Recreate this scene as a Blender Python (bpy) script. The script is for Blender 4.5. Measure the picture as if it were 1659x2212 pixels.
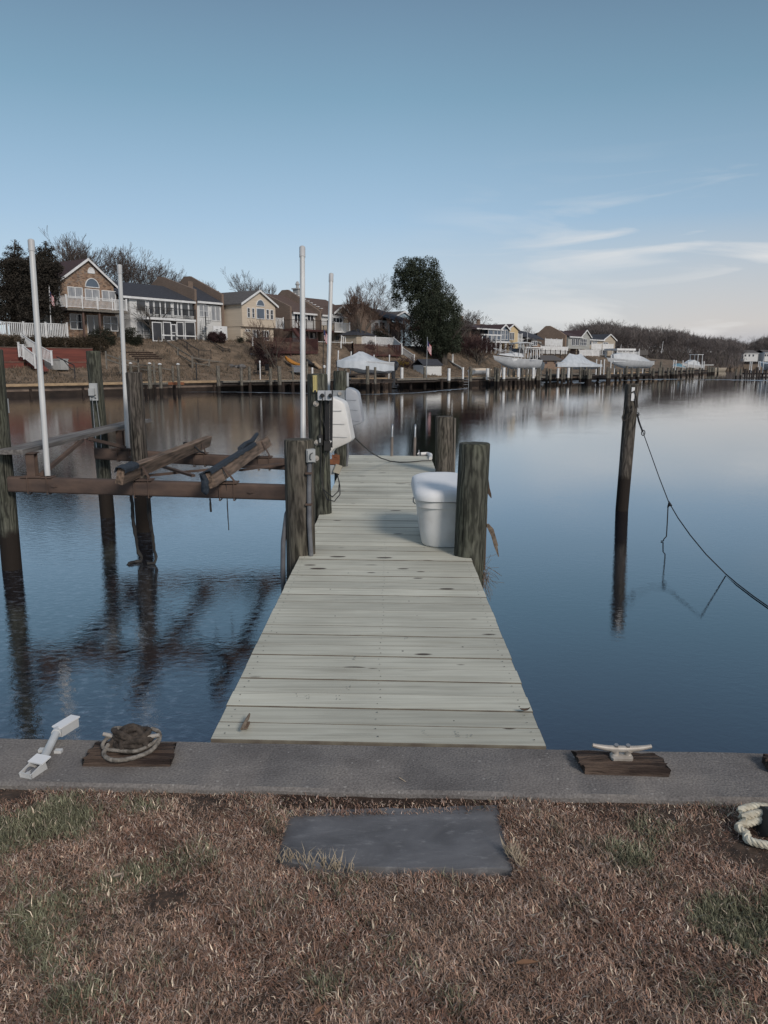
import bpy, math, random
import numpy as np
from mathutils import Vector, Matrix, noise
rnd = random.Random(7)
for o in list(bpy.data.objects): bpy.data.objects.remove(o)
S = bpy.context.scene
C = S.collection
rad = math.radians
# ---------------------------------------------------------------- camera
F = 1659.0; CX = 829.5; CY = 1106.0; PITCH = rad(10.92); EYE = 1.6
cd = bpy.data.cameras.new('camera'); cam = bpy.data.objects.new('camera', cd); C.objects.link(cam)
cam.location = (0, 0, EYE); cam.rotation_euler = (rad(90) - PITCH, 0, 0)
cd.sensor_fit = 'VERTICAL'; cd.sensor_height = 24; cd.lens = F/2212*24
cd.clip_start = 0.05; cd.clip_end = 6000
S.camera = cam
S.render.resolution_x = 768; S.render.resolution_y = 1024
S.view_settings.view_transform = 'Standard'; S.view_settings.look = 'None'
S.view_settings.exposure = 0.0; S.view_settings.gamma = 1.0
# ---------------------------------------------------------------- world: dusk sky
W = bpy.data.worlds.new('World'); S.world = W; W.use_nodes = True
SUN_EL = 32.0; SUN_AZ = 150.0      # soft glow from behind the right shoulder
def build_world():
    nt = W.node_tree; N = nt.nodes; L = nt.links; N.clear()
    out = N.new('ShaderNodeOutputWorld'); bg = N.new('ShaderNodeBackground'); L.new(bg.outputs[0], out.inputs[0])
    tc = N.new('ShaderNodeTexCoord'); sx = N.new('ShaderNodeSeparateXYZ'); L.new(tc.outputs['Generated'], sx.inputs[0])
    ramp = N.new('ShaderNodeValToRGB'); L.new(sx.outputs[2], ramp.inputs[0])
    el = ramp.color_ramp.elements
    stops = [(0.0, (.55,.62,.67)), (.05, (.545,.65,.725)), (.11, (.46,.60,.725)), (.17, (.36,.52,.685)), (.23, (.285,.445,.60)), (.3, (.205,.355,.485)),
             (.40, (.148,.245,.355)), (.55, (.070,.090,.158)), (.75, (.16,.22,.32)), (1.0, (.44,.48,.54))]
    el[0].position = 0; el[0].color = stops[0][1] + (1,)
    el[1].position = 1; el[1].color = stops[-1][1] + (1,)
    for p, c in stops[1:-1]:
        e = el.new(p); e.color = c + (1,)
    # right side of the horizon: dim pinkish band
    hx = N.new('ShaderNodeMapRange'); hx.inputs[1].default_value = -.2; hx.inputs[2].default_value = .38; L.new(sx.outputs[0], hx.inputs[0])
    hz = N.new('ShaderNodeMapRange'); hz.inputs[1].default_value = .17; hz.inputs[2].default_value = .0; L.new(sx.outputs[2], hz.inputs[0])
    mu = N.new('ShaderNodeMath'); mu.operation = 'MULTIPLY'; L.new(hx.outputs[0], mu.inputs[0]); L.new(hz.outputs[0], mu.inputs[1])
    # the sky is a little dimmer away to the right
    dx = N.new('ShaderNodeMapRange'); dx.inputs[1].default_value = .0; dx.inputs[2].default_value = .5; dx.inputs[3].default_value = 1.0; dx.inputs[4].default_value = .84; L.new(sx.outputs[0], dx.inputs[0])
    dm = N.new('ShaderNodeVectorMath'); dm.operation = 'SCALE'; L.new(ramp.outputs[0], dm.inputs[0]); L.new(dx.outputs[0], dm.inputs['Scale'])
    mix = N.new('ShaderNodeMixRGB'); L.new(mu.outputs[0], mix.inputs[0]); L.new(dm.outputs[0], mix.inputs[1]); mix.inputs[2].default_value = (.62,.555,.52,1)
    # very low blue-grey earth shadow on the right
    h2 = N.new('ShaderNodeMapRange'); h2.inputs[1].default_value = .045; h2.inputs[2].default_value = .01; L.new(sx.outputs[2], h2.inputs[0])
    h3 = N.new('ShaderNodeMapRange'); h3.inputs[1].default_value = .22; h3.inputs[2].default_value = .45; L.new(sx.outputs[0], h3.inputs[0])
    m2 = N.new('ShaderNodeMath'); m2.operation = 'MULTIPLY'; L.new(h2.outputs[0], m2.inputs[0]); L.new(h3.outputs[0], m2.inputs[1])
    mixb = N.new('ShaderNodeMixRGB'); L.new(m2.outputs[0], mixb.inputs[0]); L.new(mix.outputs[0], mixb.inputs[1]); mixb.inputs[2].default_value = (.33,.38,.47,1)
    # wispy clouds
    mp = N.new('ShaderNodeMapping'); L.new(tc.outputs['Generated'], mp.inputs[0]); mp.inputs['Scale'].default_value = (2.4, 2.4, 17.0); mp.inputs['Rotation'].default_value = (0, rad(-7), 0)
    mp.inputs['Location'].default_value = (.35, .0, .35)
    nz = N.new('ShaderNodeTexNoise'); nz.inputs['Scale'].default_value = 1.7; nz.inputs['Detail'].default_value = 7; nz.inputs['Distortion'].default_value = .6; L.new(mp.outputs[0], nz.inputs[0])
    cr = N.new('ShaderNodeMapRange'); cr.inputs[1].default_value = .48; cr.inputs[2].default_value = .66; L.new(nz.outputs[0], cr.inputs[0])
    ax = N.new('ShaderNodeMapRange'); ax.inputs[1].default_value = .02; ax.inputs[2].default_value = .42; L.new(sx.outputs[0], ax.inputs[0])
    az = N.new('ShaderNodeMapRange'); az.inputs[1].default_value = .245; az.inputs[2].default_value = .15; L.new(sx.outputs[2], az.inputs[0])
    m3 = N.new('ShaderNodeMath'); m3.operation = 'MULTIPLY'; L.new(ax.outputs[0], m3.inputs[0]); L.new(az.outputs[0], m3.inputs[1])
    m4 = N.new('ShaderNodeMath'); m4.operation = 'MULTIPLY'; L.new(m3.outputs[0], m4.inputs[0]); L.new(cr.outputs[0], m4.inputs[1])
    mx3 = N.new('ShaderNodeMixRGB'); L.new(m4.outputs[0], mx3.inputs[0]); L.new(mixb.outputs[0], mx3.inputs[1]); mx3.inputs[2].default_value = (.74,.735,.73,1)
    # a share of the physical sky on top
    sky = N.new('ShaderNodeTexSky'); sky.sky_type = 'NISHITA'; sky.sun_disc = False
    sky.sun_elevation = rad(SUN_EL); sky.sun_rotation = rad(SUN_AZ)
    sm = N.new('ShaderNodeMixRGB'); sm.blend_type = 'MIX'; sm.inputs[0].default_value = 1; L.new(sky.outputs[0], sm.inputs[1]); sm.inputs[2].default_value = (0,0,0,1)
    sc = N.new('ShaderNodeVectorMath'); sc.operation = 'SCALE'; sc.inputs['Scale'].default_value = .006; L.new(sky.outputs[0], sc.inputs[0])
    N.remove(sm)
    ad = N.new('ShaderNodeVectorMath'); ad.operation = 'ADD'; L.new(mx3.outputs[0], ad.inputs[0]); L.new(sc.outputs[0], ad.inputs[1])
    L.new(ad.outputs[0], bg.inputs[0]); bg.inputs[1].default_value = 1.0
build_world()
sd = bpy.data.lights.new('sun', 'SUN'); sd.energy = 2.4; sd.angle = rad(15); sd.color = (1, .92, .84)
sun = bpy.data.objects.new('sun', sd); C.objects.link(sun)
_a = rad(SUN_AZ); _e = rad(SUN_EL)
_sd = Vector((math.sin(_a)*math.cos(_e), math.cos(_a)*math.cos(_e), math.sin(_e)))
sun.rotation_euler = _sd.to_track_quat('Z', 'Y').to_euler()
# ---------------------------------------------------------------- pixel helpers (authoring aid: photo column/row -> a point at a real distance)
sP, cP = math.sin(PITCH), math.cos(PITCH)
def ray(x, y):
    a = (x-CX)/F; b = -(y-CY)/F
    return Vector((a, cP + b*sP, -sP + b*cP))
def at(x, y, Y):
    d = ray(x, y); t = Y/d.y
    return Vector((d.x*t, Y, EYE + d.z*t))
def on(x, y, z=0.0):
    d = ray(x, y); t = (z-EYE)/d.z
    return Vector((d.x*t, d.y*t, z))
def ZA(x,y): return (x/5, 491+y/5)
def ZB(x,y): return (265.4+x/5, 557.4+y/5)
def ZC(x,y): return (564+x/5, 557.4+y/5)
def ZD(x,y): return (796.3+x/5, 544+y/5)
def ZE(x,y): return (962+x/5, 663.6+y/5)
def ZF(x,y): return (1260.8+x/4.167, 663.6+y/4.167)
def ZG(x,y): return (x/4.167, 763+y/4.167)
def ZH(x,y): return (199+x/3.788, 895.8+y/3.788)
def ZI(x,y): return (584+x/4.632, 517.6+y/4.632)
def ZJ(x,y): return (584+x/4.632, 783+y/4.632)
def ZK(x,y): return (783+x/5, 862.6+y/5)
def ZL(x,y): return (1260.8+x/4.167, 796.3+y/4.167)
def ZM(x,y): return (x/3.5717, 1493+y/3.5717)
def ZN(x,y): return (431.3+x/2.174, 1194.4+y/2.174)
def ZO(x,y): return (1194.4+x/3.5717, 1559.4+y/3.5717)
def ZP(x,y): return (530.9+x/2.5, 1659+y/2.5)
V = Vector
ZUP = V((0,0,1))
# ---------------------------------------------------------------- mesh builder
class MB:
    def __init__(s): s.v = []; s.f = []; s.m = []; s.cm = 0; s.attr = []
    def add(s, vs, fs, a=None):
        b = len(s.v); s.v += [tuple(p) for p in vs]
        for f in fs: s.f.append([b+i for i in f]); s.m.append(s.cm); s.attr.append(a)
        return s
    def box(s, c, sz, rz=0, R=None, a=None):
        hx, hy, hz = sz[0]/2, sz[1]/2, sz[2]/2
        M = R if R is not None else Matrix.Rotation(rz, 3, 'Z')
        c = V(c); vs = [c + M @ V((x*hx, y*hy, z*hz)) for x in (-1,1) for y in (-1,1) for z in (-1,1)]
        return s.add(vs, [(0,1,3,2),(4,6,7,5),(0,4,5,1),(2,3,7,6),(0,2,6,4),(1,5,7,3)], a)
    def bar(s, p, q, w, h, up=ZUP, a=None):
        p = V(p); q = V(q); d = (q-p); L = d.length
        if L < 1e-6: return s
        d /= L; x = d.cross(up)
        if x.length < 1e-4: x = d.cross(V((0,1,0)))
        x.normalize(); z = x.cross(d).normalized()
        M = Matrix((x, d, z)).transposed()
        return s.box((p+q)/2, (w, L, h), R=M, a=a)
    def tube(s, pts, r, n=8, cap=True, a=None, ph=0):
        pts = [V(p) for p in pts]; k = len(pts)
        rs = r if isinstance(r, (list, tuple)) else [r]*k
        base = len(s.v); x = None; vs = []
        for i, p in enumerate(pts):
            d = (pts[min(i+1,k-1)] - pts[max(i-1,0)])
            d = d.normalized() if d.length > 1e-9 else ZUP
            if x is None:
                x = d.cross(ZUP)
                if x.length < 1e-3: x = V((1,0,0)) - d*d.x
            else: x = x - d*x.dot(d)
            x.normalize(); y = d.cross(x)
            for j in range(n):
                t = 2*math.pi*j/n + ph
                vs.append(p + (x*math.cos(t) + y*math.sin(t))*rs[i])
        fs = []
        for i in range(k-1):
            for j in range(n):
                j2 = (j+1) % n
                fs.append((i*n+j, i*n+j2, (i+1)*n+j2, (i+1)*n+j))
        if cap: fs.append(tuple(range(n))[::-1]); fs.append(tuple((k-1)*n+j for j in range(n)))
        return s.add(vs, fs, a)
    def prism(s, poly, vec):
        n = len(poly); poly = [V(p) for p in poly]; vec = V(vec)
        vs = poly + [p+vec for p in poly]
        fs = [tuple(range(n))[::-1], tuple(range(n, 2*n))] + [(i, (i+1) % n, n+(i+1) % n, n+i) for i in range(n)]
        return s.add(vs, fs)
    def loft(s, rings, closed=True, caps=True):
        n = len(rings[0]); vs = [p for r in rings for p in r]; fs = []
        for i in range(len(rings)-1):
            for j in range(n if closed else n-1):
                j2 = (j+1) % n
                fs.append((i*n+j, i*n+j2, (i+1)*n+j2, (i+1)*n+j))
        if caps: fs.append(tuple(range(n))[::-1]); fs.append(tuple((len(rings)-1)*n+j for j in range(n)))
        return s.add(vs, fs)
    def build(s, name, mat, parent=None, smooth=False, fix=True):
        me = bpy.data.meshes.new(name)
        if parent is not None: org = root_loc(parent)
        else:
            if s.v:
                a = np.array(s.v); org = V(((a[:,0].min()+a[:,0].max())/2, (a[:,1].min()+a[:,1].max())/2, a[:,2].min()))
            else: org = V((0,0,0))
        me.from_pydata([(p[0]-org.x, p[1]-org.y, p[2]-org.z) for p in s.v], [], s.f)
        mats = mat if isinstance(mat, (list, tuple)) else [mat]
        for m in mats: me.materials.append(M_[m] if isinstance(m, str) else m)
        if len(mats) > 1:
            for p, mi in zip(me.polygons, s.m): p.material_index = mi
        if any(a is not None for a in s.attr):
            ca = me.attributes.new('var', 'FLOAT', 'FACE')
            for i, a in enumerate(s.attr): ca.data[i].value = a if a is not None else 0
        import bmesh as _bm
        if fix and len(s.f) < 30000:
            b = _bm.new(); b.from_mesh(me); _bm.ops.recalc_face_normals(b, faces=b.faces); b.to_mesh(me); b.free()
        if smooth:
            me.polygons.foreach_set('use_smooth', [True]*len(me.polygons))
            try: me.set_sharp_from_angle(angle=rad(40))
            except Exception: pass
        me.update()
        o = bpy.data.objects.new(name, me); C.objects.link(o)
        if parent is not None: o.parent = parent
        else: o.location = org
        return o
def root_loc(p):
    while p.parent is not None: p = p.parent
    return p.location.copy()
def tag(o, label, cat, group=None):
    o['label'] = label; o['category'] = cat
    if group: o['group'] = group
    return o
def struct(o, kind='structure'): o['kind'] = kind; return o
def thing(name, label, cat, loc, group=None):
    o = bpy.data.objects.new(name, None); C.objects.link(o); o.empty_display_size = .2
    o.location = loc
    return tag(o, label, cat, group)
def dup(root, loc, rz=0, label=None, group=None, sc=None):
    r = root.copy(); C.objects.link(r); r.location = loc; r.rotation_euler = (0,0,rz)
    if sc is not None: r.scale = sc if isinstance(sc, (tuple, list)) else (sc,)*3
    if label: r['label'] = label
    if group: r['group'] = group
    for ch in list(root.children):
        c = ch.copy(); C.objects.link(c); c.parent = r
        for g in list(ch.children):
            d = g.copy(); C.objects.link(d); d.parent = c
    return r
# ---------------------------------------------------------------- materials
M_ = {}
def nodes(name):
    m = bpy.data.materials.new(name); m.use_nodes = True; M_[name] = m
    nt = m.node_tree; return m, nt.nodes, nt.links, nt.nodes['Principled BSDF']
def ramp_(N, stops):
    r = N.new('ShaderNodeValToRGB'); e = r.color_ramp.elements
    e[0].position, e[0].color = stops[0][0], tuple(stops[0][1])+(1,)
    e[1].position, e[1].color = stops[-1][0], tuple(stops[-1][1])+(1,)
    for p, c in stops[1:-1]: x = e.new(p); x.color = tuple(c)+(1,)
    return r
def pm(name, c1, c2=None, sc=(1,1,1), scale=6, rough=.7, bump=.0, metal=0, detail=5, spec=.3, bscale=None, lo=.35, hi=.65, dist=.01, rot=None):
    m, N, L, B = nodes(name)
    B.inputs['Roughness'].default_value = rough; B.inputs['Metallic'].default_value = metal
    B.inputs['Specular IOR Level'].default_value = spec
    c2 = c2 or tuple(x*.75 for x in c1)
    tc = N.new('ShaderNodeTexCoord'); mp = N.new('ShaderNodeMapping'); L.new(tc.outputs['Object'], mp.inputs[0]); mp.inputs['Scale'].default_value = sc
    if rot: mp.inputs['Rotation'].default_value = rot
    nz = N.new('ShaderNodeTexNoise'); nz.inputs['Scale'].default_value = scale; nz.inputs['Detail'].default_value = detail; L.new(mp.outputs[0], nz.inputs[0])
    r = ramp_(N, [(lo, c1), (hi, c2)]); L.new(nz.outputs[0], r.inputs[0]); L.new(r.outputs[0], B.inputs['Base Color'])
    if bump:
        nb = N.new('ShaderNodeTexNoise'); nb.inputs['Scale'].default_value = bscale or scale*2.5; nb.inputs['Detail'].default_value = 6; L.new(mp.outputs[0], nb.inputs[0])
        b = N.new('ShaderNodeBump'); b.inputs['Strength'].default_value = bump; b.inputs['Distance'].default_value = dist; L.new(nb.outputs[0], b.inputs['Height']); L.new(b.outputs[0], B.inputs['Normal'])
    return m
pm('white_paint', (.72,.72,.72), (.60,.60,.59), scale=2, rough=.5)
pm('pvc', (.60,.60,.59), (.48,.48,.47), sc=(1,1,.3), scale=5, rough=.35, spec=.4)
pm('pvc_cap', (.50,.50,.50), (.42,.42,.42), scale=5, rough=.45)
pm('moulded_plastic', (.70,.69,.67), (.46,.43,.39), scale=3.2, rough=.4, lo=.45, hi=.8, bump=.05, bscale=12)
pm('bin_lid', (.76,.76,.76), (.66,.66,.66), scale=3, rough=.45, lo=.45, hi=.8)
pm('grey_plastic', (.36,.38,.41), (.30,.31,.34), scale=4, rough=.4)
pm('box_grey', (.42,.43,.43), (.32,.33,.33), scale=8, rough=.5)
pm('conduit', (.16,.165,.175), (.11,.11,.12), scale=9, rough=.55)
pm('black_rubber', (.02,.02,.022), (.035,.033,.03), scale=9, rough=.6)
pm('black_metal', (.02,.02,.022), (.03,.03,.03), scale=5, rough=.4)
pm('carpet', (.022,.030,.040), (.04,.05,.065), scale=30, rough=.95, bump=.5)
pm('rust', (.130,.088,.068), (.062,.045,.039), scale=3.2, rough=.85, bump=.35, sc=(1,1,2.2), detail=8, bscale=25, lo=.3, hi=.7)
pm('old_timber', (.24,.17,.125), (.075,.055,.042), sc=(9,.6,9), scale=3, rough=.9, bump=.7, detail=8, dist=.012)
pm('bunk_top', (.22,.205,.19), (.09,.08,.075), sc=(12,.6,12), scale=2.6, rough=.9, bump=.6, detail=8)
pm('block_timber', (.12,.085,.065), (.028,.019,.016), sc=(1.2,12,9), scale=3, rough=.95, bump=1.0, detail=9, dist=.02)
pm('galvanised', (.42,.43,.44), (.28,.29,.30), scale=14, rough=.4, metal=.7)
pm('cleat_metal', (.50,.46,.41), (.33,.29,.25), scale=16, rough=.5, metal=.25, bump=.1)
pm('rope_old', (.085,.068,.056), (.025,.02,.017), scale=40, rough=.95, bump=.6, lo=.3, hi=.7)
pm('rope_pale', (.26,.235,.205), (.10,.088,.075), scale=40, rough=.95, bump=.6)
pm('rope_white', (.62,.58,.47), (.40,.36,.28), scale=30, rough=.85, bump=.3)
pm('black_line', (.015,.016,.018), (.03,.03,.032), scale=60, rough=.8)
pm('bark', (.12,.085,.06), (.05,.035,.028), sc=(8,8,1), scale=3, rough=.95, bump=.8)
pm('frayed', (.21,.165,.125), (.10,.075,.055), scale=30, rough=.95)
pm('thermo', (.62,.52,.22), (.52,.43,.18), scale=5, rough=.5)
pm('dark_print', (.03,.03,.03), (.04,.04,.04), rough=.7)
pm('siding_white', (.62,.62,.61), (.54,.54,.53), scale=.8, rough=.6, bump=.2, sc=(.3,.3,8), bscale=6)
pm('siding_cream', (.56,.475,.375), (.50,.42,.33), scale=.8, rough=.6, bump=.2, sc=(.3,.3,8), bscale=6)
pm('siding_tan', (.44,.38,.30), (.38,.32,.25), scale=.8, rough=.6, bump=.2, sc=(.3,.3,8), bscale=6)
pm('siding_yellow', (.60,.47,.28), (.54,.42,.25), scale=.8, rough=.6, bump=.2, sc=(.3,.3,8), bscale=6)
pm('siding_grey', (.38,.38,.36), (.32,.32,.30), scale=.8, rough=.6, bump=.2, sc=(.3,.3,8), bscale=6)
pm('siding_blue', (.33,.42,.48), (.29,.37,.43), scale=.8, rough=.6)
pm('siding_brown', (.13,.085,.07), (.10,.065,.055), scale=.8, rough=.7)
pm('roof_black', (.035,.037,.045), (.055,.057,.068), scale=5, rough=.9, detail=8)
pm('roof_brown', (.125,.085,.07), (.085,.06,.052), scale=5, rough=.9, detail=8)
pm('roof_maroon', (.075,.045,.045), (.05,.034,.036), scale=5, rough=.9, detail=8)
pm('roof_grey', (.12,.11,.105), (.085,.08,.078), scale=5, rough=.9, detail=8)
pm('deck_brown', (.085,.035,.03), (.05,.024,.022), scale=2, rough=.7)
pm('dark_timber', (.05,.04,.035), (.03,.024,.022), scale=4, rough=.8)
pm('grey_timber', (.20,.18,.155), (.11,.10,.085), sc=(3,3,1), scale=4, rough=.9)
pm('tan_timber', (.40,.29,.18), (.28,.20,.13), sc=(1,1,3), scale=3, rough=.85)
pm('far_wall', (.20,.15,.12), (.11,.085,.07), scale=1.2, rough=.9, sc=(1,1,3))
pm('far_wall_dark', (.035,.025,.02), (.02,.015,.013), scale=2, rough=.9)
pm('red_wall', (.19,.06,.046), (.12,.042,.035), scale=1.0, rough=.9, sc=(.4,.4,5), bump=.5)
pm('concrete_light', (.42,.42,.41), (.33,.33,.32), scale=3, rough=.9)
pm('glass_dark', (.02,.024,.03), (.03,.035,.045), scale=1, rough=.06, spec=.8)
pm('glass_blue', (.07,.10,.14), (.05,.075,.11), scale=.6, rough=.08, spec=.8)
pm('curtain', (.34,.35,.36), (.22,.23,.25), sc=(3,3,.5), scale=2.2, rough=.7)
pm('glass_screen', (.03,.03,.034), (.05,.05,.055), scale=1, rough=.3, spec=.5)
pm('boat_white', (.56,.57,.58), (.47,.48,.49), scale=2, rough=.25, spec=.5)
pm('tarp', (.50,.53,.56), (.40,.43,.46), scale=1.6, rough=.55, bump=.4, bscale=2.2, dist=.08, sc=(1.5,1.5,.6))
pm('tarp_blue', (.12,.24,.30), (.09,.18,.24), scale=3, rough=.6, bump=.3)
pm('motor_black', (.012,.013,.016), (.02,.02,.023), rough=.25, spec=.6)
pm('motor_grey', (.10,.11,.12), (.07,.08,.09), rough=.3, spec=.6)
pm('red_cloth', (.42,.045,.055), (.34,.04,.05), rough=.8)
pm('white_cloth', (.66,.64,.64), (.58,.56,.56), rough=.8)
pm('blue_cloth', (.03,.04,.12), (.025,.03,.09), rough=.8)
pm('kayak_orange', (.50,.22,.04), (.42,.18,.035), rough=.4)
pm('yellow_plastic', (.60,.42,.05), (.5,.36,.05), rough=.5)
pm('hedge', (.055,.038,.022), (.025,.022,.014), scale=6, rough=.95, detail=8)
pm('shrub_dark', (.030,.032,.020), (.016,.018,.012), scale=6, rough=.95)
pm('leaf_evergreen', (.028,.036,.024), (.050,.058,.038), scale=1.4, rough=.75, spec=.15, detail=8)
pm('leaf_hemlock', (.052,.044,.036), (.028,.026,.022), scale=1.5, rough=.95, spec=.1)
pm('leaf_reddish', (.055,.028,.028), (.035,.02,.02), scale=2, rough=.9)
pm('twig', (.115,.092,.08), (.07,.057,.052), scale=.5, rough=.95)
pm('twig_rust', (.13,.085,.065), (.085,.058,.048), scale=.5, rough=.95)
pm('twig_far', (.13,.11,.103), (.075,.065,.064), scale=.15, rough=1)
pm('trunk', (.11,.095,.08), (.06,.052,.045), sc=(3,3,.6), scale=3, rough=.95)
pm('reeds', (.21,.165,.125), (.13,.10,.08), sc=(2,2,.3), scale=1, rough=1)
pm('terrain', (.21,.155,.11), (.085,.066,.048), scale=.9, rough=1, detail=10, bump=1, bscale=5, dist=.15, sc=(1,1,2))
pm('far_land', (.06,.05,.038), (.04,.034,.028), scale=.05, rough=1)
pm('ice', (.25,.28,.31), (.14,.165,.19), scale=.6, rough=.55, detail=9, sc=(1,3,1))
pm('stone_mat', (.16,.15,.145), (.07,.066,.065), scale=3)
pm('bank_a', (.21,.155,.11)); pm('bank_b', (.13,.10,.07)); pm('bank_c', (.08,.065,.05))
pm('dry_leaf', (.24,.13,.075), (.15,.085,.05), scale=30, rough=.9)
pm('dry_leaf_pale', (.34,.27,.21), (.24,.18,.14), scale=30, rough=.9)
pm('stamp_ink', (.16,.17,.16), (.26,.27,.25), scale=60, rough=.9)
pm('dirt', (.05,.033,.025), (.025,.017,.014), scale=18, rough=1, bump=1.0, detail=9, dist=.02)

def stone_veneer():
    m, N, L, B = nodes('stone_veneer'); B.inputs['Roughness'].default_value = .9
    tc = N.new('ShaderNodeTexCoord'); mp = N.new('ShaderNodeMapping'); L.new(tc.outputs['Object'], mp.inputs[0]); mp.inputs['Scale'].default_value = (4,4,8)
    vo = N.new('ShaderNodeTexVoronoi'); vo.inputs['Scale'].default_value = 1.1; L.new(mp.outputs[0], vo.inputs[0])
    se = N.new('ShaderNodeSeparateColor'); L.new(vo.outputs['Color'], se.inputs[0])
    r = ramp_(N, [(0,(.11,.075,.055)),(.35,(.22,.14,.095)),(.65,(.30,.205,.14)),(1,(.19,.155,.13))]); L.new(se.outputs[0], r.inputs[0]); L.new(r.outputs[0], B.inputs['Base Color'])
stone_veneer()
def brick_mat(name, c1, c2, mort):
    m, N, L, B = nodes(name); B.inputs['Roughness'].default_value = .92
    tc = N.new('ShaderNodeTexCoord'); sx = N.new('ShaderNodeSeparateXYZ'); L.new(tc.outputs['Object'], sx.inputs[0])
    a = N.new('ShaderNodeMath'); a.operation = 'MULTIPLY'; a.inputs[1].default_value = 1.39; L.new(sx.outputs[0], a.inputs[0])
    b = N.new('ShaderNodeMath'); b.operation = 'MULTIPLY_ADD'; b.inputs[1].default_value = .25; L.new(sx.outputs[1], b.inputs[0]); L.new(a.outputs[0], b.inputs[2])
    cb = N.new('ShaderNodeCombineXYZ'); L.new(b.outputs[0], cb.inputs[0]); L.new(sx.outputs[2], cb.inputs[1])
    br = N.new('ShaderNodeTexBrick'); L.new(cb.outputs[0], br.inputs[0]); br.inputs['Scale'].default_value = 1
    br.inputs['Brick Width'].default_value = .24; br.inputs['Row Height'].default_value = .085; br.inputs['Mortar Size'].default_value = .01
    br.inputs['Color1'].default_value = c1+(1,); br.inputs['Color2'].default_value = c2+(1,); br.inputs['Mortar'].default_value = mort+(1,)
    nz = N.new('ShaderNodeTexNoise'); nz.inputs['Scale'].default_value = .8; nz.inputs['Detail'].default_value = 6; L.new(tc.outputs['Object'], nz.inputs[0])
    mr = N.new('ShaderNodeMapRange'); mr.inputs[3].default_value = .7; mr.inputs[4].default_value = 1.3; L.new(nz.outputs[0], mr.inputs[0])
    mx = N.new('ShaderNodeVectorMath'); mx.operation = 'SCALE'; L.new(br.outputs[0], mx.inputs[0]); L.new(mr.outputs[0], mx.inputs['Scale']); L.new(mx.outputs[0], B.inputs['Base Color'])
brick_mat('brick', (.195,.135,.10), (.15,.105,.08), (.19,.155,.13))
brick_mat('brick_pale', (.27,.175,.125), (.21,.14,.10), (.22,.18,.14))

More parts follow.
